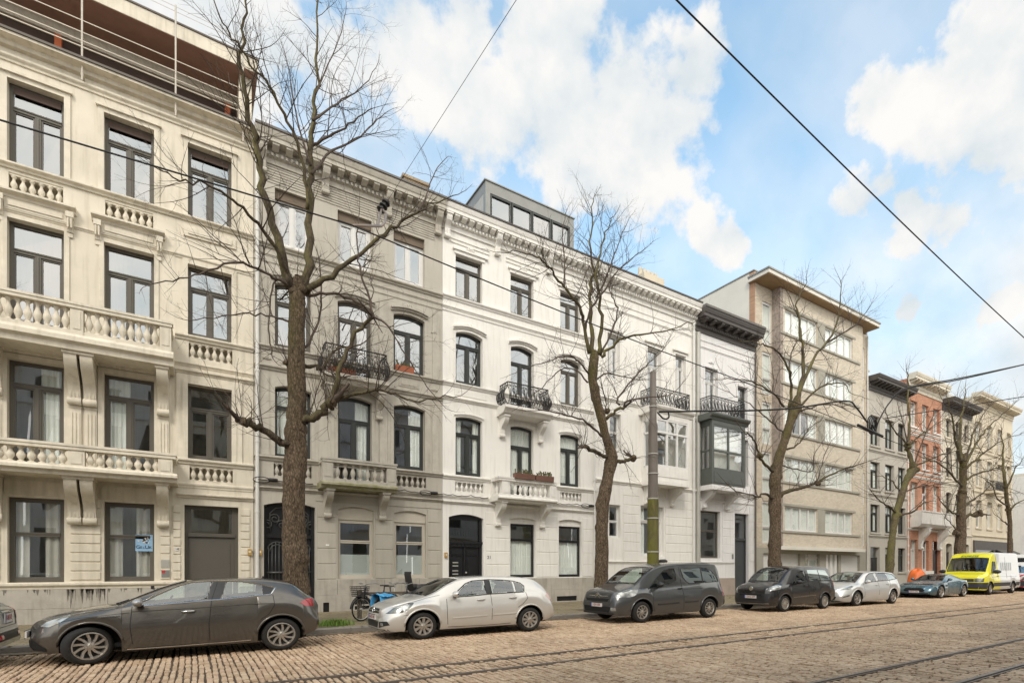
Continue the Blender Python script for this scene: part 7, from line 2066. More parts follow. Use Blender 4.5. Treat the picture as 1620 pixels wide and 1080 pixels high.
    for kp, kr in knobs:            # water shoots from the burrs
        for k in range(int(9 * dens)):
            d = Vector((rng.gauss(0, .7), rng.gauss(0, .6), rng.uniform(.3, 1.2)))
            shoot(kp + d.normalized() * kr * .7, d, rng.uniform(.6, 1.5) * twig, .009, 2)
    tw.build('twigs', M['twig'], root, smooth=True, fix=False)
    return root


def L_(Y, pts, dy=0.0):
    """limb through these spots; dy is how far the tip leans towards (-) or away from (+) the viewer"""
    n = len(pts)
    return [at(p[0], p[1], Y + dy * i / max(1, n - 1)) for i, p in enumerate(pts)]


TREES = []


def trees():
    Y = 14.6
    rng = random.Random(3)
    g = lambda x, z=0.1: Vector((x, Y, z))
    tk = lambda l: [(at(px, py, Y), r) for px, py, r in l]
    # --- tree 1, the large one before the greige house
    trunk = [(Vector((2.02, Y, .1)), .30)] + tk([(468.5, 920, .26), (466, 850, .245), (465.5, 787, .235), (468, 706, .24), (470, 662, .21), (468, 584, .19), (470, 507, .175), (470.5, 466, .19), (472, 446, .14), (473, 438, .09)])
    lim = [
        (L_(Y, [(482, 462), (489, 400), (490, 311), (492, 249), (494, 200), (499, 147), (501, 75), (502, -30)], .5), .125, .018),
        (L_(Y, [(460, 455), (440, 391), (424, 329), (411, 267), (401, 213), (391, 169), (384, 124), (381, 89), (387, 35), (390, -20)], -.6), .12, .016),
        (L_(Y, [(486, 330), (482, 267), (467, 218), (444, 173), (427, 138), (396, 102), (373, 67), (351, 36), (336, -10)], -.9), .055, .012),
        (L_(Y, [(484, 462), (524, 435), (569, 402), (618, 364), (649, 344), (669, 331), (718, 309)], -1.1), .085, .014),
        (L_(Y, [(664, 334), (678, 298), (689, 271), (707, 249)], .3), .026, .01),
        (L_(Y, [(493, 275), (524, 240), (560, 222), (591, 195), (611, 178)], .9), .045, .01),
        (L_(Y, [(495, 229), (529, 213), (560, 191), (591, 171)], -.9), .045, .01),
        (L_(Y, [(495, 190), (533, 164), (569, 142), (595, 107)], .8), .035, .009),
        (L_(Y, [(462, 448), (435, 391), (400, 347), (369, 315), (329, 295), (284, 284), (249, 267)], -1.5), .06, .01),
        (L_(Y, [(458, 452), (435, 440), (413, 427), (373, 415), (329, 429), (284, 440), (240, 449)], -1.2), .05, .01),
        (L_(Y, [(460, 704), (447, 700), (417, 683), (399, 670), (381, 666)], -.5), .1, .075),
        (L_(Y, [(474, 668), (490, 662), (514, 647), (526, 634)], -.5), .115, .1),
        (L_(Y - .5, [(526, 636), (532, 599), (549, 553), (570, 520), (590, 500)], -.3), .075, .04),
        (L_(Y - .8, [(590, 500), (585, 477), (575, 441), (567, 411), (565, 380), (568, 340)], .2), .04, .012),
        (L_(Y - .8, [(590, 500), (615, 517), (636, 553), (668, 600), (700, 640)], -.8), .03, .009),
        (L_(Y - .5, [(526, 636), (554, 624), (585, 617), (616, 619), (651, 634), (687, 629), (724, 627)], -.8), .06, .012),
        (L_(Y, [(476, 578), (495, 578), (509, 581), (519, 571), (524, 558), (539, 550), (570, 545)], .5), .06, .02),
        (L_(Y, [(488, 468), (529, 464), (565, 477), (590, 500)], -.7), .045, .03),
        (L_(Y, [(464, 520), (453, 507), (422, 500), (386, 496), (351, 500), (300, 507)], .8), .035, .01),
        (L_(Y, [(474, 560), (500, 520), (508, 470), (506, 420)], .2), .035, .02),
        (L_(Y, [(468, 470), (440, 440), (428, 470), (425, 520), (430, 560)], -.4), .03, .015),
        (L_(Y, [(492, 262), (470, 190), (460, 130), (450, 80)], 1.2), .03, .008),
        (L_(Y, [(499, 150), (520, 100), (540, 50), (548, 10)], .4), .022, .007),
    ]
    kn = [(at(381, 666, Y - .5), .1), (at(526, 636, Y - .5), .12), (at(470, 460, Y), .2), (at(500, 660, Y - .2), .09), (at(454, 575, Y), .08)]
    TREES.append(tree('tallest bare street tree, mossy and pollarded, standing before the greige house', (2.02, Y), trunk, lim, .3, rng, 1.0, knobs=kn))
    # --- tree 2
    trunk = [(Vector((11.1, Y, .1)), .24)] + tk([(951, 920, .225), (952, 851, .215), (954, 800, .205), (962, 752, .185), (967, 722, .2), (958, 688, .15), (947, 646, .14), (938, 605, .14), (938, 587, .16), (940, 567, .15), (940, 556, .11)])
    lim = [
        (L_(Y, [(932, 560), (923, 507), (917, 487), (903, 467), (887, 447), (870, 425), (857, 412), (840, 402), (820, 398), (786, 399)], -1.0), .07, .01),
        (L_(Y, [(938, 560), (935, 507), (933, 467), (937, 433), (935, 383), (937, 333), (942, 308)], .4), .085, .012),
        (L_(Y, [(947, 560), (952, 513), (947, 467), (943, 433), (950, 400), (962, 360), (970, 343)], -.5), .08, .012),
        (L_(Y, [(950, 562), (970, 520), (977, 493), (970, 473), (965, 455), (968, 420)], .8), .045, .012),
        (L_(Y, [(951, 565), (970, 547), (993, 533), (1037, 527), (1070, 517), (1104, 506)], -1.2), .065, .01),
        (L_(Y, [(926, 520), (936, 486), (957, 457), (980, 427), (1005, 405), (1022, 392)], -1.0), .05, .01),
        (L_(Y, [(944, 470), (962, 430), (975, 395), (984, 370), (997, 343)], 1.0), .04, .009),
        (L_(Y, [(893, 455), (893, 410), (890, 367), (898, 330)], .6), .035, .009),
        (L_(Y, [(932, 592), (918, 575), (903, 563), (883, 565), (847, 577), (815, 590)], -.9), .04, .01),
        (L_(Y, [(930, 605), (905, 582), (880, 590), (850, 620), (825, 640)], .9), .035, .009),
        (L_(Y, [(960, 721), (950, 719), (936, 711), (923, 706)], -.5), .07, .07),
        (L_(Y, [(952, 690), (933, 673), (906, 658), (871, 651), (838, 649)], -.8), .05, .012),
        (L_(Y, [(970, 728), (978, 730), (991, 728), (1002, 725)], -.4), .075, .07),
        (L_(Y, [(956, 664), (974, 649), (988, 644)], -.4), .065, .05),
        (L_(Y - .4, [(988, 644), (991, 635), (1012, 630), (1039, 628), (1063, 623), (1085, 600)], -.6), .045, .01),
        (L_(Y - .2, [(980, 640), (978, 628), (1012, 587), (1032, 570), (1055, 545)], .5), .045, .012),
        (L_(Y, [(944, 600), (960, 590), (985, 595), (1010, 600), (1040, 600)], .8), .035, .01),
        (L_(Y, [(953, 680), (959, 640), (952, 610)], -.3), .03, .02),
    ]
    kn = [(at(923, 706, Y - .5), .09), (at(1002, 725, Y - .4), .12), (at(966, 722, Y), .17), (at(937, 590, Y), .15), (at(962, 650, Y), .1)]
    TREES.append(tree('bare pollarded street tree standing between the white house numbered 21 and the white bay house', (11.1, Y), trunk, lim, .24, rng, .95, knobs=kn))
    # --- tree 3
    trunk = [(Vector((20.55, Y, .1)), .34)] + tk([(1225.6, 898, .26), (1225.6, 842, .25), (1227, 787, .26), (1225.6, 759, .25), (1231, 731, .2), (1239.5, 701, .19), (1250, 670, .19), (1258, 645, .24), (1260, 636, .19), (1262, 627, .12)])
    lim = [
        (L_(Y, [(1258, 640), (1269, 594), (1270, 553), (1265, 517), (1261, 483), (1269, 461), (1277, 432)], .5), .13, .012),
        (L_(Y, [(1261, 635), (1286, 567), (1311, 539), (1324, 506), (1330, 469), (1327, 438)], -.6), .09, .012),
        (L_(Y, [(1309, 541), (1347, 519), (1363, 503), (1382, 476)], -.8), .05, .01),
        (L_(Y, [(1248, 645), (1252, 611), (1247, 583), (1233, 558), (1213, 546), (1197, 542), (1170, 539)], -1.2), .08, .012),
        (L_(Y, [(1240, 643), (1219, 620), (1191, 603), (1163, 599), (1118, 600)], -1.4), .06, .01),
        (L_(Y, [(1266, 642), (1286, 622), (1311, 606), (1336, 608), (1347, 622), (1374, 631)], -1.0), .06, .01),
        (L_(Y, [(1268, 650), (1302, 639), (1326, 642), (1352, 655), (1375, 668)], .8), .05, .01),
        (L_(Y, [(1250, 600), (1250, 566), (1261, 540), (1280, 520)], .9), .05, .01),
        (L_(Y, [(1228, 787), (1245, 777), (1267, 771), (1292, 764), (1320, 748), (1348, 737), (1388, 725)], -.9), .12, .015),
        (L_(Y, [(1222, 788), (1209, 781), (1196, 784), (1170, 779), (1150, 765)], -.7), .07, .014),
        (L_(Y, [(1222, 745), (1209, 731), (1202, 720), (1195, 698), (1187, 687), (1178, 684)], -.6), .08, .02),
        (L_(Y, [(1243, 710), (1259, 706), (1270, 692), (1287, 672), (1300, 664)], .5), .06, .012),
        (L_(Y, [(1234, 735), (1260, 742), (1285, 745), (1288, 720), (1300, 700)], -.5), .04, .012),
        (L_(Y, [(1245, 690), (1225, 672), (1200, 650), (1170, 630), (1140, 615)], 1.0), .05, .012),
        (L_(Y, [(1262, 500), (1250, 470), (1238, 450)], -.4), .03, .008),
        (L_(Y, [(1292, 764), (1300, 735), (1310, 705), (1322, 690)], .3), .035, .01),
    ]
    kn = [(at(1226, 755, Y), .26), (at(1258, 645, Y), .24), (at(1292, 764, Y - .5), .14), (at(1202, 720, Y - .4), .12)]
    TREES.append(tree('bare pollarded street tree with a forked stem standing before the apartment block', (20.55, Y), trunk, lim, .34, rng, 1.1, dens=.8, knobs=kn))
    # --- tree 4, leaning and green
    trunk = [(Vector((30.5, Y, .1)), .24)] + tk([(1408, 895, .19), (1412, 845, .17), (1418, 813, .18), (1426, 785, .175), (1434, 760, .16), (1444, 744, .24), (1445, 738, .18), (1445, 731, .1)])
    lim = [
        (L_(Y, [(1443, 742), (1439, 720), (1436, 705), (1439, 671), (1436, 640), (1437, 600), (1434, 585)], .6), .16, .015),
        (L_(Y, [(1437, 704), (1415, 680), (1404, 660), (1398, 645)], -.8), .06, .012),
        (L_(Y, [(1439, 704), (1460, 685), (1485, 668), (1510, 655)], -.8), .06, .012),
        (L_(Y, [(1446, 738), (1480, 722), (1520, 712), (1560, 705)], -1), .06, .012),
        (L_(Y, [(1420, 812), (1405, 800), (1390, 790), (1378, 775)], -.8), .07, .014),
        (L_(Y, [(1424, 815), (1445, 808), (1462, 795), (1480, 792)], -.8), .08, .014),
        (L_(Y, [(1428, 785), (1415, 765), (1400, 755), (1380, 750)], .8), .06, .012),
        (L_(Y, [(1430, 778), (1455, 770), (1490, 765), (1525, 758)], 1), .05, .012),
        (L_(Y, [(1436, 700), (1425, 660), (1418, 630)], .6), .05, .012),
        (L_(Y, [(1444, 740), (1462, 690), (1475, 660), (1488, 640)], .6), .05, .012),
    ]
    kn = [(at(1446, 742, Y), .26), (at(1437, 705, Y), .2), (at(1419, 813, Y), .22)]
    TREES.append(tree('leaning bare street tree with green mossy trunk before the grey rendered house', (30.5, Y), trunk, lim, .36, rng, 1.3, bark='barkgreen', dens=.6, knobs=kn))
    # --- tree 5
    trunk = [(Vector((40.0, Y, .1)), .34)] + tk([(1519, 873, .31), (1520, 845, .29), (1520, 808, .23), (1523, 775, .19), (1524, 738, .22), (1524, 728, .19), (1524, 718, .12)])
    lim = [
        (L_(Y, [(1522, 730), (1518, 707), (1520, 676), (1524, 640), (1528, 605)], .8), .2, .015),
        (L_(Y, [(1520, 730), (1512, 700), (1508, 670), (1500, 640), (1498, 612)], -.6), .12, .015),
        (L_(Y, [(1526, 735), (1545, 700), (1560, 680), (1585, 655), (1612, 632)], -.8), .1, .014),
        (L_(Y, [(1527, 742), (1550, 720), (1580, 700), (1618, 684)], -1), .1, .014),
        (L_(Y, [(1526, 760), (1555, 745), (1590, 738), (1620, 735)], -1), .09, .014),
        (L_(Y, [(1522, 770), (1500, 745), (1480, 730), (1455, 722)], -1), .09, .014),
        (L_(Y, [(1522, 800), (1540, 790), (1560, 775), (1572, 760)], .8), .1, .016),
        (L_(Y, [(1520, 822), (1535, 815), (1548, 812)], -.6), .13, .1),
        (L_(Y, [(1518, 815), (1502, 808), (1490, 795), (1478, 780)], -.6), .08, .014),
        (L_(Y, [(1525, 735), (1538, 690), (1552, 660), (1568, 640)], .9), .09, .014),
        (L_(Y, [(1516, 845), (1505, 828), (1495, 815)], .3), .06, .012),
    ]
    kn = [(at(1524, 738, Y), .22), (at(1548, 812, Y - .6), .25), (at(1514, 842, Y), .2), (at(1523, 778, Y), .3)]
    TREES.append(tree('bare street tree with a thick dark trunk rising behind the yellow delivery van', (40.0, Y), trunk, lim, .6, rng, 1.6, dens=.55, knobs=kn))
    # --- tree 6
    trunk = [(Vector((48.3, Y, .1)), .2)] + tk([(1598, 866, .16), (1597, 818, .15), (1593, 794, .13), (1591, 770, .11), (1590, 760, .07)])
    lim = [
        (L_(Y, [(1591, 772), (1588, 740), (1586, 705), (1584, 675)], .6), .16, .015),
        (L_(Y, [(1595, 806), (1610, 795), (1630, 785)], -.8), .1, .014), (L_(Y, [(1594, 800), (1580, 790), (1570, 770), (1560, 760)], -.8), .08, .014),
        (L_(Y, [(1592, 775), (1605, 745), (1618, 725)], -.6), .1, .014), (L_(Y, [(1596, 830), (1585, 822), (1572, 812)], .5), .07, .014),
    ]
    TREES.append(tree('thin bare street tree rising behind the white box truck', (48.3, Y), trunk, lim, .55, rng, 1.7, dens=.5, knobs=[(at(1595, 806, Y), .2)]))
    trunk = [(Vector((60, Y, .1)), .5), (Vector((60, Y, 3.5)), .34), (Vector((60.2, Y, 6)), .3)]
    lim = [([Vector((60.2, Y, 5.8)), Vector((60, Y + .4, 8)), Vector((60.3, Y, 11))], .18, .02), ([Vector((60.2, Y, 5.8)), Vector((61.5, Y - .4, 8)), Vector((63, Y, 9.6))], .12, .02), ([Vector((60.2, Y, 5.8)), Vector((58.8, Y - .4, 8)), Vector((57.5, Y, 9.2))], .12, .02)]
    tree('distant bare street tree past the corner shop', (60, Y), trunk, lim, .5, rng, 1.8, dens=.45)


def reflected_trees():
    for k, (src, x, y) in enumerate(((0, 1.5, -2.6), (1, 11, -2.6), (0, -9, -2.6))):
        s = TREES[src]
        o = s.copy(); COL.objects.link(o); o.location = (x, y, .1); o.scale = (1, -1, 1); o.rotation_euler = (0, 0, .7 * k)
        o['label'] = ['bare street tree across the street seen reflected in the dark panes by the gate', 'bare street tree across the street mirrored in the panes of the white bay house', 'bare street tree across the street reflected in the far left ground window'][k]
        o['group'] = 'street trees on the far pavement'
        for ch in s.children:
            c = ch.copy(); COL.objects.link(c); c.parent = o
# ---------------------------------------------------------------- ground
def ground():
    rd = brickmat('cobble_setts', (.52, .38, .255), (.62, .47, .325), (.34, .25, .17), .2, .15, 'yx', .012, .5, .62, .25, .5, 0, .04, .45)
    pv = brickmat('pavement_pavers', (.21, .165, .095), (.29, .235, .15), (.11, .095, .055), .2, .1, 'xy', .012, .5, .85, .35, .5, 0, .03, .6)
    # road sheet (joint dirt) under individually laid setts; far away the setts are a pattern
    mb = MB()
    mb.face([(-150, -3.6, -.021), (400, -3.6, -.021), (400, 13.75, -.021), (-150, 13.75, -.021)])
    tag(mb.build('road', pmat('sett_joints', (.1, .073, .05), .95, .3, 3), fix=False), kind='structure')
    mb = MB()
    for x0, x1 in ((-150, -7), (52, 400)): mb.face([(x0, -3.6, 0), (x1, -3.6, 0), (x1, 13.75, 0), (x0, 13.75, 0)])
    mb.face([(-7, -3.6, 0), (52, -3.6, 0), (52, .8, 0), (-7, .8, 0)])
    tag(mb.build('road', rd, fix=False), kind='structure')
    rng = random.Random(21)
    V, Fc, T = [], [], []
    rails = (8.32, 7.47, 4.17, 3.06)
    x = -7.0
    while x < 52:
        far = x > 26
        rw = rng.uniform(.076, .094) * (1.5 if far else 1)
        y = .8 + rng.uniform(0, .15)
        ph = rng.uniform(-.02, .02)
        while y < 13.72:
            track = 7.42 < y < 8.36 or 2.9 < y < 4.3
            L = rng.uniform(.14, .2) if not track else rng.uniform(.15, .26)
            g = rng.choice((.004, .006, .009, .014, .02)) * (1 if x < 9 else 1.35) if not track else rng.uniform(.01, .032); gy = g * (1.9 if not track else 1.4)
            y1 = y + L
            nr = next((r for r in rails if y < r + .034 and y1 > r - .093), None)
            if nr is not None:
                if y < nr - .13: y1 = nr - .093
                else: y = nr + .035; continue
            Z = x * C_ + y * S_
            px = CX + F * (x * S_ - y * C_) / max(Z, .1)
            if Z > 5.2 and -500 < px < 2000 and y1 - y > .05:
                j = (.016 if track else .011)
                z = rng.gauss(0, .004 if not track else .007); tx, ty = rng.gauss(0, .03), rng.gauss(0, .03)
                a0, a1, b0, b1 = x + g / 2 + rng.uniform(0, j), x + rw - g / 2 - rng.uniform(0, j), y + gy / 2, y1 - gy / 2
                dx = .018 * math.sin(y * .8 + ph * 40)
                n = len(V); i = .009
                for (p, q) in ((a0, b0), (a1, b0), (a1, b1), (a0, b1)): V.append((p + dx, q, -.028))
                cx_, cy_ = (a0 + a1) / 2, (b0 + b1) / 2
                for (p, q) in ((a0, b0), (a1, b0), (a1, b1), (a0, b1)): V.append((p + dx, q, z - .007))
                for (p, q) in ((a0 + i, b0 + i), (a1 - i, b0 + i), (a1 - i, b1 - i), (a0 + i, b1 - i)): V.append((p + dx, q, z + (p - cx_) * tx + (q - cy_) * ty))
                for k in range(4):
                    q = (k + 1) % 4
                    Fc += [(n + k, n + q, n + 4 + q, n + 4 + k), (n + 4 + k, n + 4 + q, n + 8 + q, n + 8 + k)]
                Fc.append((n + 8, n + 9, n + 10, n + 11))
                T += [rng.random()] * 9
            y = y1
        x += rw
    me = bpy.data.meshes.new('cobbles'); me.from_pydata(V, [], Fc)
    at_ = me.attributes.new('tone', 'FLOAT', 'FACE'); at_.data.foreach_set('value', T)
    m, t, nd, lk, b = nt('cobble_stone')
    an = N(nd, 'ShaderNodeAttribute'); an.attribute_name = 'tone'
    rp = N(nd, 'ShaderNodeValToRGB'); e = rp.color_ramp.elements
    e[0].position, e[0].color = 0, (.46, .315, .20, 1); e[1].position, e[1].color = 1, (.66, .50, .345, 1)
    for p, c in ((.3, (.56, .405, .27, 1)), (.62, (.61, .455, .31, 1)), (.8, (.52, .35, .235, 1))): q = e.new(p); q.color = c
    lk.new(an.outputs['Fac'], rp.inputs[0])
    gp = N(nd, 'ShaderNodeNewGeometry')
    n1 = N(nd, 'ShaderNodeTexNoise'); n1.inputs['Scale'].default_value = .55; n1.inputs['Detail'].default_value = 8; n1.inputs['Roughness'].default_value = .65; lk.new(gp.outputs['Position'], n1.inputs['Vector'])
    mr = N(nd, 'ShaderNodeMapRange'); mr.inputs[1].default_value = .3; mr.inputs[2].default_value = .7; mr.inputs[3].default_value = .74; mr.inputs[4].default_value = 1.14; lk.new(n1.outputs['Fac'], mr.inputs[0])
    n2 = N(nd, 'ShaderNodeTexNoise'); n2.inputs['Scale'].default_value = 35; n2.inputs['Detail'].default_value = 5; lk.new(gp.outputs['Position'], n2.inputs['Vector'])
    m2 = N(nd, 'ShaderNodeMapRange'); m2.inputs[1].default_value = .3; m2.inputs[2].default_value = .7; m2.inputs[3].default_value = .8; m2.inputs[4].default_value = 1.12; lk.new(n2.outputs['Fac'], m2.inputs[0])
    mm = N(nd, 'ShaderNodeMath', operation='MULTIPLY'); lk.new(mr.outputs[0], mm.inputs[0]); lk.new(m2.outputs[0], mm.inputs[1])
    sc = N(nd, 'ShaderNodeVectorMath', operation='SCALE'); lk.new(rp.outputs[0], sc.inputs[0]); lk.new(mm.outputs[0], sc.inputs['Scale']); lk.new(sc.outputs[0], b.inputs['Base Color'])
    b.inputs['Roughness'].default_value = .8; b.inputs['Specular IOR Level'].default_value = .25
    bp = N(nd, 'ShaderNodeBump'); bp.inputs['Strength'].default_value = .35; bp.inputs['Distance'].default_value = .01; lk.new(n2.outputs['Fac'], bp.inputs['Height']); lk.new(bp.outputs[0], b.inputs['Normal'])
    me.materials.append(m)
    tag(link('cobbled_road', me), kind='structure')
    p = MB(); p.face([(-150, 13.9, .118), (400, 13.9, .118), (400, YF + .3, .118), (-150, YF + .3, .118)])
    tag(p.build('pavement', pv, fix=False), kind='structure')
    p = MB(); p.face([(-150, -3.75, .118), (400, -3.75, .118), (400, -6.3, .118), (-150, -6.3, .118)])
    tag(p.build('far_pavement', pv, fix=False), kind='structure')
    k = MB(); rng = random.Random(5)
    x = -40.0
    while x < 120:
        w = 1.0 if x < 60 else 4
        dz = rng.uniform(-.006, .006)
        k.prism([(13.75, -.05), (13.745, .1 + dz), (13.77, .125 + dz), (13.92, .125 + dz), (13.92, -.05)], 'x', x + .006, x + w - .006); x += w
    k.box(-150, 400, 13.76, 13.9, -.05, .085)
    tag(k.build('kerb', M['kerb']), kind='structure')
    k = MB(); k.box(-150, 400, -3.75, -3.6, -.05, .125); tag(k.build('far_kerb', M['kerb']), kind='structure')
    g = MB(); g.box(-150, 400, 13.45, 13.74, .004, .012)
    tag(g.build('road_verge', pmat('gutter_setts', (.16, .125, .085), .8, .4, 3, .5, 14)), kind='structure')
    e = MB(); e.face([(-400, -400, -.06), (900, -400, -.06), (900, 700, -.06), (-400, 700, -.06)])
    tag(e.build('ground', pmat('earth', (.2, .18, .15), .9), fix=False), kind='structure')
    # tram rails: grooved head flush with the setts
    steel = pmat('worn_rail_steel', (.26, .21, .17), .45, .3, 3, metal=.5)
    rust = pmat('rail_groove', (.07, .052, .04), .8, .3, 5)
    lb = ['tram rail nearest the parked cars', 'second tram rail from the parked cars', 'third tram rail, inner rail of the near track', 'tram rail nearest the viewer, at the bottom right corner']
    for y, l in zip((8.32, 7.47, 4.17, 3.06), lb):
        t = thing('tram_rail', l, 'tram rail', (10, y, 0), group='tram rails let into the cobbled road')
        a = MB(); a.box(-60, 200, y - .03, y + .03, -.03, .006); a.box(-60, 200, y - .09, y - .072, -.03, .004); a.build('rail_head', steel, t)
        b = MB(); b.box(-60, 200, y - .0715, y - .0305, -.03, -.008); b.build('rail_groove', rust, t)


def leaf_litter():
    rng = random.Random(9)
    m = MB()
    for k in range(900):
        if rng.random() < .6: x, y = rng.uniform(-4, 30), rng.uniform(14.0, 18.8)
        else: x, y = rng.uniform(-4, 30), rng.gauss(13.6, .12)
        z = .125 if y > 13.9 else (.13 if y > 13.74 else .012)
        a, s = rng.uniform(0, 6.3), rng.uniform(.02, .05)
        c, d = math.cos(a) * s, math.sin(a) * s
        m.face([(x - c, y - d, z), (x + d * .6, y - c * .6, z + .008), (x + c, y + d, z + .004), (x - d * .6, y + c * .6, z + .01)])
    o = m.build('leaf_litter', pmat('dead_leaf', (.2, .12, .05), .9, .4, 6), fix=False)
    tag(o, 'scattered dead leaves on the pavement and along the kerb', 'leaves', kind='stuff')
    g = MB()
    for cx, cy, n, sx, sy in ((2.75, 14.35, 900, .35, .22), (1.4, 14.5, 200, .3, .2), (11.6, 14.5, 140, .35, .2), (21, 14.5, 120, .4, .2), (14.0, 14.5, 80, .3, .15)):
        for k in range(n):
            x, y = rng.gauss(cx, sx * .5), rng.gauss(cy, sy * .5)
            h, a = rng.uniform(.05, .19), rng.uniform(0, 6.3)
            lx, ly = math.cos(a) * h * .5, math.sin(a) * h * .5
            wx, wy = -math.sin(a) * .005, math.cos(a) * .005
            g.face([(x - wx, y - wy, .115), (x + wx, y + wy, .115), (x + lx * .5 + wx, y + ly * .5 + wy, .115 + h * .7), (x + lx * .5 - wx, y + ly * .5 - wy, .115 + h * .7)])
            g.face([(x + lx * .5 - wx, y + ly * .5 - wy, .115 + h * .7), (x + lx * .5 + wx, y + ly * .5 + wy, .115 + h * .7), (x + lx, y + ly, .115 + h)])
    o = g.build('grass', pmat('grass_blades', (.13, .22, .03), .7, .3, 8), fix=False)
    tag(o, 'bright green grass tufts round the tree pits by the kerb', 'grass', kind='stuff')
    s = MB()
    for x in (2.0, 11.1, 20.55, 30.5): s.box(x - .75, x + .75, 14.0, 15.3, .117, .123)
    tag(s.build('ground', pmat('pit_soil', (.12, .095, .06), .95, .4, 6, .6, 20)), kind='structure')


def pole():
    X, Y = 13.42, 14.6
    t = thing('tram_pole', 'tall tapered steel pole, brown above and yellow-green with moss below, behind the grey leisure van', 'pole', (X, Y, .12))
    m = MB(); m.lathe([(.24, 0), (.225, .1), (.205, 3.85), (.19, 3.9)], 12, (X, Y, .12)); m.build('pole_base', barkmat('mossy_steel', (.07, .062, .03), (.15, .135, .05), (.155, .15, .03), .9, .1, 6, -3, 0), t, smooth=True, angle=40)
    m = MB(); m.lathe([(.185, 0), (.168, 2.6), (.15, 2.68), (.135, 2.7), (.11, 4.5), (.07, 4.55)], 12, (X, Y, 4.02)); m.build('pole_shaft', pmat('brown_steel', (.15, .125, .105), .6, .15, 2, streak=.2), t, smooth=True, angle=40)
    for z, r in ((4.0, .2), (3.3, .211), (2.1, .219), (5.6, .183), (4.9, .185), (7.3, .135)):
        m = MB(); m.lathe([(r + .012, -.02), (r + .012, .02)], 14, (X, Y, z)); m.build('clamp_band', M['zinclight'], t)
    b = thing('litter_bin', 'small brown litter bin fixed low on the mossy pole', 'bin', (X + .42, Y - .05, 1.2))
    m = MB(); m.lathe([(.12, 0), (.15, .05), (.16, .52), (.17, .54)], 14, (X + .43, Y - .05, 1.2)); m.build('bin', pmat('brown_bin', (.06, .045, .04), .6), b, smooth=True, angle=40)
    m = MB(); m.lathe([(.175, 0), (.175, .04), (.1, .09)], 14, (X + .43, Y - .05, 1.745)); m.build('lid', CM['trim'], b, smooth=True, angle=40)


def sag(a, b, s, n=24):
    return [a.lerp(b, k / n) - Vector((0, 0, s * 4 * (k / n) * (1 - k / n))) for k in range(n + 1)]


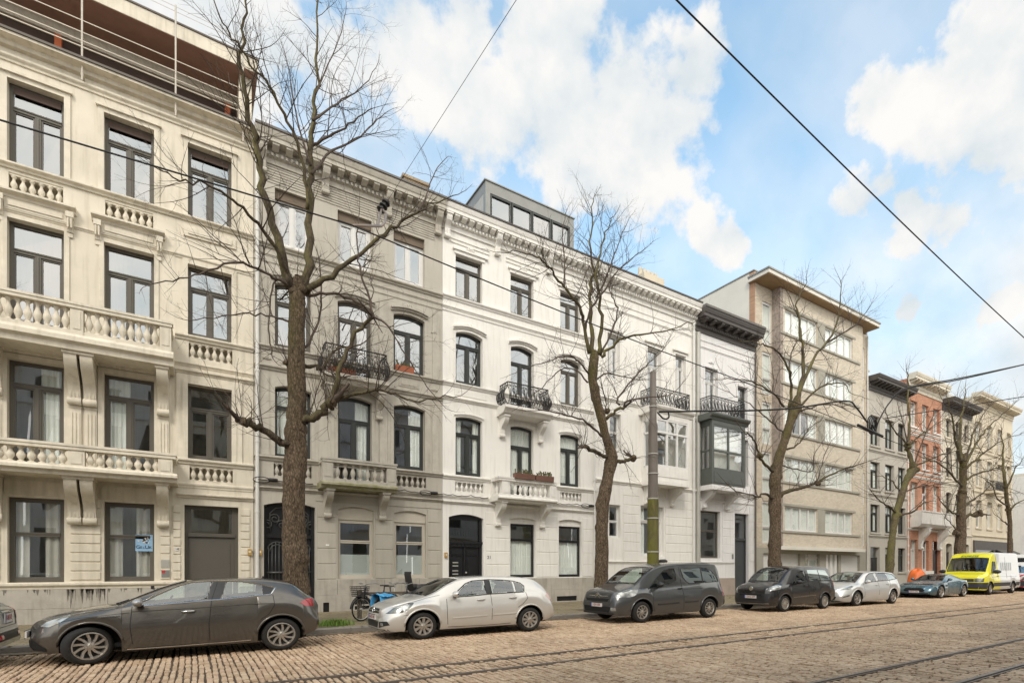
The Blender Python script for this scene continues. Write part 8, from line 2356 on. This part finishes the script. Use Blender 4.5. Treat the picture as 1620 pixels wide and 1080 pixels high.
def wires():
    # contact wire of the far track, held by a cross-span with an insulator
    A, B, C = at(-60, 172, 8.0), at(559, 357, 8.0), at(1172, 602, 8.0)
    d = (C - B).normalized()
    m = MB(); m.tube([A + (A - B) * .5, A], .01, 6); m.tube([A, B], .01, 6); m.tube(sag(B, C + (C - B) * .0, .05), .01, 6); m.tube([C, C + d * 30], .01, 6)
    tag(m.build('contact_wire', M['wire'], smooth=True), 'thin dark contact wire crossing the house fronts, held by the insulator', 'wire')
    D, E = at(1040, -30, 3.62), at(1640, 552, 3.62)
    m = MB(); m.tube([D + (D - E) * .2, D] + sag(D, E, .06)[1:] + [E + (E - D) * .6], .0085, 6)
    tag(m.build('contact_wire', M['wire'], smooth=True), 'black contact wire slanting across the open blue sky, clear of the houses', 'wire')
    I = at(613, 318, 9.2); T = at(826, -14, 4.6)
    m = MB(); m.tube([I, T, T + (T - I) * .5], .003, 5); tag(m.build('span_wire', M['wire'], smooth=True), 'fine span wire rising from the insulator into the sky at top centre', 'wire')
    t = thing('wire_hanger', 'black insulator with loop hanger at the end of the fine span wire', 'insulator', tuple(I))
    J = at(604, 330, 9.2); K = at(608, 346, 8.9); Lk = at(603, 358, 8.4)
    m = MB(); v = J - I
    for k in range(6): p = I + v * (k / 5 * 1.1); m.tube([p, p + v * .1], [.07 if k % 2 else .04] * 2, 8)
    m.build('insulator', M['wire'], t, smooth=True, angle=40)
    m = MB(); m.tube([J, at(600, 345, 8.8), at(598, 356, 8.5), Lk, at(609, 352, 8.6), at(611, 338, 9.0), J], .018, 6); m.tube([Lk, at(580, 357, 8.2), B], .02, 6)
    m.build('steady_arm', pmat('dull_steel', (.3, .24, .2), .5, metal=.5), t, smooth=True)
    # feeder cable from the mossy pole to the hanging coil, then to the right
    P0 = at(1043, 651, 14.4); P1 = at(1190, 649, 13.6); P2 = at(1337, 634, 12.5)
    Q = at(1372, 668, 12.2)
    m = MB(); m.tube(smooth_path([P0, at(1110, 650, 14), P1, at(1260, 645, 13), P2, at(1355, 645, 12.3), Q], 5), .035, 7)
    m.tube(smooth_path([at(1040, 652, 14.38), at(1050, 662, 14.3), at(1058, 660, 14.3), at(1057, 650, 14.3)], 5), .03, 6)
    tag(m.build('feeder_cable', M['wire'], smooth=True), 'thick dark cable running from the mossy pole to the hanging cable coil', 'cable')
    t = thing('cable_joint', 'hanging coil of black cables on a slanted bar before the grey rendered house', 'cable coil', tuple(Q))
    m = MB(); m.tube([at(1357, 672, 12.2), at(1396, 690, 12.0)], .06, 8); m.build('joint_bar', M['wire'], t, smooth=True)
    rng = random.Random(4); m = MB()
    c = at(1384, 671, 12.1)
    for k in range(4):
        r = .22 + .06 * k
        m.tube([c + Vector((math.cos(a) * r * .8, .05 * k, math.sin(a) * r)) for a in [2 * PI * q / 16 for q in range(17)]], .03, 6)
    m.build('cable_loop', M['wire'], t, smooth=True)
    m = MB()
    for o in (0, .12):
        m.tube(smooth_path([c + Vector((.1, 0, -.2)), at(1392, 662, 12.05), at(1408, 636, 11.9), at(1434, 615 - o * 12, 11.6), at(1519, 600 - o * 18, 11.0), at(1640, 572, 10.0)], 6), .028, 6)
    tag(m.build('feeder_cable', M['wire'], smooth=True), 'pair of dark cables rising from the coil to the right edge', 'cable')
    m = MB(); m.tube([at(1398, 662, 12), at(1640, 624, 8)], .02, 6); tag(m.build('span_wire', M['wire'], smooth=True), 'single wire from the coil to the right edge, under the cable pair', 'wire')
    rng = random.Random(8)
    for x0, x1, lx, lb in ((1.5, 3.0, 1.6, 'looped low on the greige house over its iron door'), (5.5, 9.0, 6.6, 'running from the greige house onto the white house'), (11.8, 13.9, 13.5, 'ending by the white downpipe')):
        n = int((x1 - x0) / .35)
        P = [Vector((x0 + (x1 - x0) * k / n, YF - .12, 4.18 + rng.uniform(-.03, .03))) for k in range(n + 1)]
        m = MB()
        pts = []
        for a, b in zip(P[:-1], P[1:]): pts += sag(a, b, .03, 4)[:-1]
        m.tube(pts + [P[-1]], .016, 5)
        m.tube([Vector((lx + math.cos(a) * .22, YF - .13, 4.15 + math.sin(a) * .09)) for a in [2 * PI * q / 14 for q in range(15)]], .014, 5); m.lathe([(.05, -.12), (.06, 0), (.05, .12)], 8, (lx + .3, YF - .13, 4.17), 'x')
        tag(m.build('telephone_cable', M['wire'], smooth=True), 'black telephone cable ' + lb, 'cable')


def bicycle(label, x, y, ang, col, kind):
    """front wheel hub at the origin side; ang = heading"""
    t = thing('bicycle', label, 'bicycle', (x, y, .12), ang, 'bicycles parked at the rack', (1, 1, .94))
    r = .34
    fr = pmat('bicycle_paint', col, .4, .1, 6)
    dk = M['iron']
    m = MB()
    bb, st, hd, rw, fw = Vector((.45, 0, .3)), Vector((.28, 0, .85)), Vector((.98, 0, .82)), Vector((0, 0, r)), Vector((1.1, 0, r))
    step = kind != 'man'
    m.tube([bb, st], .018, 8); m.tube([bb, Vector((.94, 0, .66))], .02, 8)
    m.tube([st.lerp(bb, .12 if not step else .5), hd - Vector((.02, 0, .05))], .018, 8)
    for s in (-.05, .05):
        m.tube([bb + Vector((0, s * .6, 0)), rw + Vector((0, s, 0))], .01, 6); m.tube([st.lerp(bb, .1) + Vector((0, s * .4, 0)), rw + Vector((0, s, 0))], .009, 6)
        m.tube([hd - Vector((-.02, 0, .16)), fw + Vector((-.05, s, .2)), fw + Vector((0, s, 0))], .011, 6)
    m.tube([hd - Vector((-.03, 0, .18)), hd + Vector((-.03, 0, .14))], .02, 8)
    m.build('frame', fr, t, world=False, smooth=True)
    for c in (rw, fw):
        w = MB(); w.lathe([(r - .04, -.014), (r - .025, -.02), (r, 0), (r - .025, .02), (r - .04, .014)], 32, tuple(c), 'y', cap=False)
        wo = w.build('wheel', CM['tyre'], t, world=False, smooth=True)
        q = MB(); q.lathe([(r - .042, -.012), (r - .06, 0), (r - .042, .012)], 32, tuple(c), 'y', cap=False)
        for k in range(14):
            a = 2 * PI * k / 14; q.tube([c + Vector((0, .012 * (-1) ** k, 0)), c + Vector((math.cos(a), 0, math.sin(a))) * (r - .05)], .0022, 3)
        q.lathe([(.022, -.045), (.022, .045)], 10, tuple(c), 'y'); q.build('rim', M['zinclight'], wo, world=False, smooth=True, angle=40)
        g = MB(); g.tube([c + Vector((math.cos(a) * (r + .03), 0, math.sin(a) * (r + .03))) for a in [PI * (.02 + .8 * k / 12) for k in range(13)]], .022, 6); g.build('mudguard', dk, t, world=False, smooth=True)
    s = MB(); s.grid([[(st.x + dx, wy, st.z + .13 + dz) for wy, dz in ((-w, -.02), (-w * .5, .015), (0, .02), (w * .5, .015), (w, -.02))] for dx, w in ((-.13, .09), (-.05, .085), (.06, .04), (.14, .02))]); s.tube([st, st + Vector((-.01, 0, .13))], .014, 8)
    s.build('saddle', dk, t, world=False, smooth=True, fix=False)
    h = MB(); z = hd.z + .2
    h.tube([hd + Vector((-.02, 0, .05)), hd + Vector((0, 0, .18))], .014, 6)
    for sd in (-1, 1): h.tube(smooth_path([hd + Vector((0, 0, .18)), hd + Vector((.03, sd * .14, .22)), hd + Vector((-.06, sd * .26, .24)), hd + Vector((-.2, sd * .29, .22))], 4), .013, 6)
    h.build('handlebar', M['zinc'] if kind != 'man' else dk, t, world=False, smooth=True)
    c = MB(); c.lathe([(.09, -.01), (.09, .01)], 18, (bb.x, -.05, bb.z), 'y'); c.tube([bb + Vector((0, -.06, 0)), bb + Vector((.12, -.07, -.12)), bb + Vector((.12, -.16, -.12))], .011, 5); c.tube([bb + Vector((0, .06, 0)), bb + Vector((-.12, .07, .12)), bb + Vector((-.12, .16, .12))], .011, 5)
    c.tube([bb + Vector((0, -.05, .09)), rw + Vector((0, -.05, .04))], .007, 4); c.tube([bb + Vector((0, -.05, -.09)), rw + Vector((0, -.05, -.04))], .007, 4)
    c.build('crank', dk, t, world=False)
    k = MB()
    for y0 in (-.07, .07): k.tube([st.lerp(bb, .15) + Vector((0, y0 * .3, .02)), Vector((-.22, y0, .74))], .008, 5); k.tube([rw + Vector((0, y0, 0)), Vector((-.05, y0, .74))], .007, 5)
    for q in range(4): k.tube([Vector((-.2 + q * .11, -.07, .745)), Vector((-.2 + q * .11, .07, .745))], .007, 5)
    k.build('luggage_rack', dk, t, world=False)
    if kind == 'basket':
        b = MB()
        n = 22
        for i in range(6):
            zz = hd.z - .12 + i * .055; w = .15 + i * .008
            b.tube([(1.16 + sx * w * .8, sy * w, zz) for sx, sy in ((-1, -1), (1, -1), (1, 1), (-1, 1), (-1, -1))], .006, 4)
        for i in range(8):
            for sx, sy in ((-1, None), (1, None), (None, -1), (None, 1)):
                u = -1 + 2 * i / 7
                a = (sx if sx is not None else u); d = (sy if sy is not None else u)
                b.tube([(1.16 + a * .12, d * .15, hd.z - .12), (1.16 + a * .155, d * .19, hd.z + .16)], .005, 4)
        b.box(1.05, 1.27, -.14, .14, hd.z - .125, hd.z - .115); b.build('basket', dk, t, world=False)
    if kind == 'child':
        b = MB(); b.grid([[(-.16 + dx, wy, zz) for wy in (-.15, -.08, 0, .08, .15)] for dx, zz in ((.2, .82), (.02, .78), (-.06, .84), (-.12, 1.05), (-.17, 1.3), (-.16, 1.38))])
        b.box(-.14, .12, -.17, -.14, .78, 1.0); b.box(-.14, .12, .14, .17, .78, 1.0); b.box(-.1, .0, -.16, -.13, .35, .8); b.box(-.1, .0, .13, .16, .35, .8)
        b.build('child_seat', pmat('dark_child_seat', (.03, .028, .028), .6), t, world=False, smooth=True, fix=False)
    if kind == 'bags':
        bm_ = pmat('blue_pannier', (.08, .4, .72), .5, .25, 5, alt=(.04, .2, .42))
        b = MB()
        for sd in (-1, 1):
            rows = []
            for i in range(7):
                u = i / 6
                zz = .3 + .46 * u; wd = .13 * (1 - .5 * (2 * u - .9) ** 2)
                rows.append([(-.05 + .26 * math.cos(a) * (1 if abs(math.cos(a)) < .8 else .95), sd * (.09 + max(0, wd * (math.sin(a) * .5 + .5))), zz + .012 * math.sin(3 * a)) for a in [2 * PI * q / 12 for q in range(12)]])
            b.grid(rows, 0, True); b.face(rows[-1]); b.face(rows[0])
        b.grid([[(-.3 + .52 * i / 6, -.24 + .48 * j / 4, .79 - .04 * abs(j - 2) + .015 * math.sin(i * 2)) for j in range(5)] for i in range(7)])
        b.build('pannier_bag', bm_, t, world=False, smooth=True, fix=False)
    return t


def street_things():
    # heading towards the viewer's left front
    bicycle('black city bicycle leaning by the rack post, nearest the dark grey hatchback', 4.5, 15.7, PI + .55, (.03, .03, .03), 'basket')
    bicycle('bicycle carrying a bright blue pannier bag, behind the silver hatchback bonnet', 3.98, 14.62, .62, (.05, .05, .055), 'bags')
    bicycle('bicycle with pale handlebar behind the blue pannier bag', 5.35, 15.95, PI + .55, (.45, .43, .38), 'lady')
    bicycle('black bicycle with a dark child seat, last of the row behind the silver windscreen', 5.15, 15.45, .35, (.03, .03, .03), 'child')
    t = thing('bicycle_rack', 'low brown steel bicycle rack with square end posts beside the parked bicycles', 'bicycle rack', (4.6, 15.3, .12))
    rs = pmat('rusty_rack_steel', (.12, .095, .07), .7, .25, 5)
    m = MB(); m.box(3.5, 3.6, 15.25, 15.35, .12, .93); m.build('post', rs, t); m = MB(); m.box(5.9, 6.0, 15.25, 15.35, .12, .93); m.build('post', rs, t)
    m = MB(); m.box(3.6, 5.9, 15.27, 15.33, .8, .87); m.build('rail', rs, t)
    # poster in the ground window of the cream mansion
    t = thing('poster', 'blue poster lettered GELUK hanging in the ground-floor window beside the cream mansion door', 'poster', (-1.14, YF + .2, 2.2))
    y = YF + .165
    m = MB(); m.box(-1.35, -.98, y, y + .006, 1.98, 2.43); sh = m.build('sheet', M['paper'], t)
    rng = random.Random(2); w = MB(); k_ = MB()
    for i in range(26):
        a, rr = rng.uniform(0, 6.3), rng.uniform(.0, .13)
        cx_, cz_ = -1.165 + math.cos(a) * rr, 2.27 + math.sin(a) * rr * .8; s = rng.uniform(.012, .034)
        (w if rng.random() < .65 else k_).prism([(cx_ + s * math.cos(b), cz_ + s * .7 * math.sin(b + rng.uniform(-.3, .3))) for b in [2 * PI * q / 7 for q in range(7)]], 'y', y - .001 - i * .0002, y - .0005 - i * .0001)
    w.build('picture', M['inkwhite'], sh); k_.build('picture', M['ink'], sh)
    for ch, dx, s, dz in (('G', -.13, .13, 0), ('E', -.06, .1, -.01), ('L', -.005, .075, -.015), ('U', .06, .13, 0), ('K', .135, .095, -.008)):
        link('lettering', text_mesh(ch, s, M['ink'], .001), sh, (-1.165 + dx, y - .008, 2.09 + dz)).rotation_euler = (PI / 2, 0, 0)
    # meter boxes
    for x, l in ((1.3, 'cream mansion wall'), (1.56, 'greige house wall'), (7.37, 'white house wall by the black door')):
        t = thing('meter_tag', 'small ochre box fixed on the ' + l, 'wall box', (x, YF - .05, 1.95))
        m = MB(); m.box(x - .05, x + .05, YF - .075, YF - .02, 1.9, 2.08); m.build('box', M['ochre'], t)
        m = MB(); m.box(x - .03, x + .03, YF - .08, YF - .076, 1.97, 2.03); m.build('badge', M['creamtrim'], t)
    # flower boxes
    def planter(x0, x1, y0, z0, lab, n):
        t = thing('planter', lab, 'planter', ((x0 + x1) / 2, y0 + .1, z0), group=None)
        m = MB(); m.prism([(y0 + .02, z0), (y0, z0 + .2), (y0 + .22, z0 + .2), (y0 + .2, z0)], 'x', x0, x1); m.build('trough', M['brownclay' if 'brown' in lab else 'terracotta'], t)
        g = MB(); rr = random.Random(int(x0 * 10))
        for k in range(n):
            x = rr.uniform(x0 + .04, x1 - .04); h = rr.uniform(.06, .2); a = rr.uniform(-.1, .1)
            g.face([(x - .01, y0 + .1, z0 + .17), (x + .01, y0 + .1, z0 + .17), (x + a + .015, y0 + .08, z0 + .2 + h), (x + a - .015, y0 + .12, z0 + .2 + h)])
        g.build('plant', pmat('planter_leaves', (.1, .1, .04), .8, .3, 5), t, fix=False)
    planter(9.75, 10.6, 18.12, 4.88, 'left brown flower trough on the white house stone balcony', 25)
    planter(10.65, 11.45, 18.12, 4.88, 'right brown flower trough on the white house stone balcony', 25)
    planter(5.58, 6.2, YF - .1, 8.27, 'orange clay trough on the greige house second-floor sill', 30)
    planter(3.4, 4.2, 18.55, 7.66, 'terracotta trough inside the greige house iron balcony', 40)
    # orange covered heap on the far pavement
    t = thing('tarpaulin_heap', 'bright orange tarpaulin-covered heap beyond the blue sports coupe', 'tarpaulin', (34.6, 14.9, .12))
    m = MB(); rows = []; rng = random.Random(6)
    for i in range(9):
        u = i / 8
        rows.append([(34.6 + (.62 * math.cos(a) + .06 * math.sin(5 * a)) * math.cos(u * PI / 2) ** .55, 14.9 + .5 * math.sin(a) * math.cos(u * PI / 2) ** .55, .12 + 1.3 * math.sin(u * PI / 2) ** .8 * (1 + .06 * math.sin(3 * a + 1))) for a in [2 * PI * q / 24 for q in range(24)]])
    m.grid(rows, 0, True); m.build('cover', pmat('orange_tarpaulin', (.75, .16, .03), .5, .15, 4), t, smooth=True)
    m = MB(); m.lathe([(.5, 0), (.5, .1)], 16, (34.6, 14.9, .12)); m.build('base', CM['trim'], t)


# ---------------------------------------------------------------- sky and sun
def sky():
    w = bpy.data.worlds.new('World'); SC.world = w; w.use_nodes = True
    nd, lk = w.node_tree.nodes, w.node_tree.links
    bg = nd['Background']; bg.inputs['Strength'].default_value = .1
    st = N(nd, 'ShaderNodeTexSky'); st.sky_type = 'NISHITA'; st.sun_disc = False
    EL, AZ = SUN
    st.sun_elevation = EL; st.sun_rotation = AZ; st.air_density = 1.0; st.dust_density = .4; st.ozone_density = 1.5
    tc = N(nd, 'ShaderNodeTexCoord')
    d = tc.outputs['Generated']

    def dirn(px, py):
        v = at(px, py, 10.0) - Vector((0, 0, CZ)); return v.normalized()
    # wispy edge
    n1 = N(nd, 'ShaderNodeTexNoise'); n1.inputs['Scale'].default_value = 7.5; n1.inputs['Detail'].default_value = 10; n1.inputs['Roughness'].default_value = .6
    lk.new(d, n1.inputs['Vector'])
    n2 = N(nd, 'ShaderNodeTexNoise'); n2.inputs['Scale'].default_value = 2.6; n2.inputs['Detail'].default_value = 4
    lk.new(d, n2.inputs['Vector'])
    blobs = [  # big cumulus left of centre
        (915, 130, .16), (850, 90, .13), (800, 190, .15), (960, 200, .16), (1040, 215, .13), (1090, 205, .09), (1000, 130, .11), (1095, 105, .07), (880, 230, .16), (720, 120, .12), (640, 60, .14), (1030, 250, .09), (930, 40, .08), (760, 30, .1),
        # right cumulus
        (1580, 60, .14), (1530, 110, .12), (1600, 160, .14), (1470, 160, .1), (1400, 160, .08), (1560, 210, .1), (1650, 100, .2), (1630, 250, .08),
        # low ones
        (1130, 340, .05), (1165, 370, .06), (1370, 330, .06), (1430, 350, .07), (1500, 355, .06), (1550, 350, .04), (1600, 450, .06), (1450, 470, .05),
        # over the cream house
        (420, 60, .16), (330, 40, .12), (520, 90, .1)]
    nw = N(nd, 'ShaderNodeTexNoise'); nw.inputs['Scale'].default_value = 4.5; nw.inputs['Detail'].default_value = 5; nw.inputs['Roughness'].default_value = .55; lk.new(d, nw.inputs['Vector'])
    ws = N(nd, 'ShaderNodeVectorMath', operation='SUBTRACT'); ws.inputs[1].default_value = (.5, .5, .5); lk.new(nw.outputs['Color'], ws.inputs[0])
    wm = N(nd, 'ShaderNodeVectorMath', operation='MULTIPLY_ADD'); wm.inputs[1].default_value = (.17, .17, .13); lk.new(ws.outputs[0], wm.inputs[0]); lk.new(d, wm.inputs[2])
    d0, d = d, wm.outputs[0]
    acc = None
    for px, py, r in blobs:
        c = dirn(px, py)
        ds = N(nd, 'ShaderNodeVectorMath', operation='DISTANCE'); ds.inputs[1].default_value = c; lk.new(d, ds.inputs[0])
        mr = N(nd, 'ShaderNodeMapRange'); mr.inputs[1].default_value = r * 1.25; mr.inputs[2].default_value = 0; mr.inputs[3].default_value = -.6; mr.inputs[4].default_value = .75; mr.clamp = True
        lk.new(ds.outputs['Value'], mr.inputs[0])
        if acc is None: acc = mr.outputs[0]
        else:
            mx = N(nd, 'ShaderNodeMath', operation='SMOOTH_MAX'); mx.inputs[2].default_value = .25; lk.new(acc, mx.inputs[0]); lk.new(mr.outputs[0], mx.inputs[1]); acc = mx.outputs[0]
    # unseen overcast added behind the viewer for soft light and pale panes
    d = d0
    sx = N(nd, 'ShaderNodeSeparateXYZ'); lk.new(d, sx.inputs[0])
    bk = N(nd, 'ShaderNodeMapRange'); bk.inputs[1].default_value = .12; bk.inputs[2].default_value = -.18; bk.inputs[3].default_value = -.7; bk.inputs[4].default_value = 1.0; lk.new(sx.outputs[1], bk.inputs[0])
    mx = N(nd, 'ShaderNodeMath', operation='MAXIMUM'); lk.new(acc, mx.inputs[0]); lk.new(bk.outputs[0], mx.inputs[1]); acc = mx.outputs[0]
    ma = N(nd, 'ShaderNodeMath', operation='MULTIPLY_ADD'); ma.inputs[1].default_value = 2.4; ma.inputs[2].default_value = -1.2; lk.new(n1.outputs['Fac'], ma.inputs[0])
    sm = N(nd, 'ShaderNodeMath', operation='ADD'); lk.new(acc, sm.inputs[0]); lk.new(ma.outputs[0], sm.inputs[1])
    mask = N(nd, 'ShaderNodeMapRange'); mask.interpolation_type = 'SMOOTHSTEP'; mask.inputs[1].default_value = -.05; mask.inputs[2].default_value = .38; lk.new(sm.outputs[0], mask.inputs[0])
    # thin veil everywhere, thicker towards the horizon
    vz = N(nd, 'ShaderNodeMapRange'); vz.inputs[1].default_value = .75; vz.inputs[2].default_value = .05; vz.inputs[3].default_value = .0; vz.inputs[4].default_value = .9; lk.new(sx.outputs[2], vz.inputs[0])
    vn = N(nd, 'ShaderNodeMapRange'); vn.inputs[1].default_value = .35; vn.inputs[2].default_value = .75; vn.inputs[3].default_value = .0; vn.inputs[4].default_value = .7; lk.new(n2.outputs['Fac'], vn.inputs[0])
    va = N(nd, 'ShaderNodeMath', operation='ADD'); va.use_clamp = True; lk.new(vz.outputs[0], va.inputs[0]); lk.new(vn.outputs[0], va.inputs[1])
    mk = N(nd, 'ShaderNodeMath', operation='MAXIMUM'); lk.new(mask.outputs[0], mk.inputs[0]); lk.new(va.outputs[0], mk.inputs[1])
    # cloud tone: bright tops, grey-blue bellies
    tn = N(nd, 'ShaderNodeMapRange'); tn.inputs[1].default_value = .0; tn.inputs[2].default_value = 1.1; tn.inputs[3].default_value = 0; tn.inputs[4].default_value = 1; lk.new(sm.outputs[0], tn.inputs[0])
    n3 = N(nd, 'ShaderNodeTexNoise'); n3.inputs['Scale'].default_value = 5; n3.inputs['Detail'].default_value = 6
    lk.new(d, n3.inputs['Vector'])
    of = N(nd, 'ShaderNodeVectorMath', operation='ADD'); of.inputs[1].default_value = (-.022, -.012, .05); lk.new(d, of.inputs[0])   # towards the light: lit crowns, shaded bellies
    nb = N(nd, 'ShaderNodeTexNoise'); nb.inputs['Scale'].default_value = 7.5; nb.inputs['Detail'].default_value = 6; nb.inputs['Roughness'].default_value = .55; lk.new(of.outputs[0], nb.inputs['Vector'])
    na = N(nd, 'ShaderNodeTexNoise'); na.inputs['Scale'].default_value = 7.5; na.inputs['Detail'].default_value = 6; na.inputs['Roughness'].default_value = .55; lk.new(d, na.inputs['Vector'])
    df = N(nd, 'ShaderNodeMath', operation='SUBTRACT'); lk.new(na.outputs['Fac'], df.inputs[0]); lk.new(nb.outputs['Fac'], df.inputs[1])
    t0 = N(nd, 'ShaderNodeMath', operation='MULTIPLY_ADD'); t0.inputs[1].default_value = 2.6; t0.inputs[2].default_value = .18; lk.new(df.outputs[0], t0.inputs[0])
    tm = N(nd, 'ShaderNodeMath', operation='MULTIPLY_ADD'); tm.inputs[1].default_value = .9; tm.use_clamp = True; lk.new(n3.outputs['Fac'], tm.inputs[0]); lk.new(t0.outputs[0], tm.inputs[2])
    cr = N(nd, 'ShaderNodeMix', data_type='RGBA'); lk.new(tm.outputs[0], cr.inputs[0]); cr.inputs[6].default_value = (CLOUD * .70, CLOUD * .785, CLOUD * .84, 1); cr.inputs[7].default_value = (CLOUD * 1.02, CLOUD * 1.0, CLOUD * .97, 1)
    sc = N(nd, 'ShaderNodeVectorMath', operation='MULTIPLY'); sc.inputs[1].default_value = SKYTINT; lk.new(st.outputs[0], sc.inputs[0])
    mix = N(nd, 'ShaderNodeMix', data_type='RGBA'); lk.new(mk.outputs[0], mix.inputs[0]); lk.new(sc.outputs[0], mix.inputs[6]); lk.new(cr.outputs[2], mix.inputs[7])
    # unseen sky behind the viewer, brightened to fill the house fronts evenly
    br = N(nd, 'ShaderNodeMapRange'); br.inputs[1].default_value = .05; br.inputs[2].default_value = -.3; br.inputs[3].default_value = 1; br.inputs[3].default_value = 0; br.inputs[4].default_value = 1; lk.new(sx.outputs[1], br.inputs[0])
    bs = N(nd, 'ShaderNodeMix', data_type='RGBA'); bs.blend_type = 'MULTIPLY'; lk.new(mix.outputs[2], bs.inputs[6]); bs.inputs[7].default_value = (BACK_FILL * 1.02, BACK_FILL * .985, BACK_FILL * .925, 1); lk.new(br.outputs[0], bs.inputs[0])
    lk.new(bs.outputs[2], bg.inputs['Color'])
    l = bpy.data.lights.new('sun', 'SUN'); l.energy = SUNPOW; l.angle = math.radians(16); l.color = (1, .93, .83)
    o = bpy.data.objects.new('sun', l); COL.objects.link(o)
    v = Vector((math.sin(AZ) * math.cos(EL), math.cos(AZ) * math.cos(EL), math.sin(EL)))   # direction to the sun
    o.rotation_euler = v.to_track_quat('Z', 'Y').to_euler()
    o.location = (0, 0, 60)


SUN = (math.radians(42), math.radians(215))
SUNPOW = 1.0
CLOUD = 5.7
BACK_FILL = 2.1
SKYTINT = (1.95, 2.4, 2.1)
house_cream(); house_grey(); house_white(); house_white_bay(); house_dark_bay(); house_flats(); houses_far(); houses_opposite()
cars()
trees(); reflected_trees()
ground(); leaf_litter(); pole(); wires(); street_things(); sky()
SC.view_settings.view_transform = 'Standard'
SC.view_settings.look = 'None'
SC.view_settings.gamma = 1
SC.view_settings.exposure = 0.78
SC.render.engine = 'CYCLES'
SC.cycles.max_bounces = 8
SC.cycles.transparent_max_bounces = 16
SC.cycles.use_denoising = True
SC.cycles.sample_clamp_indirect = 6
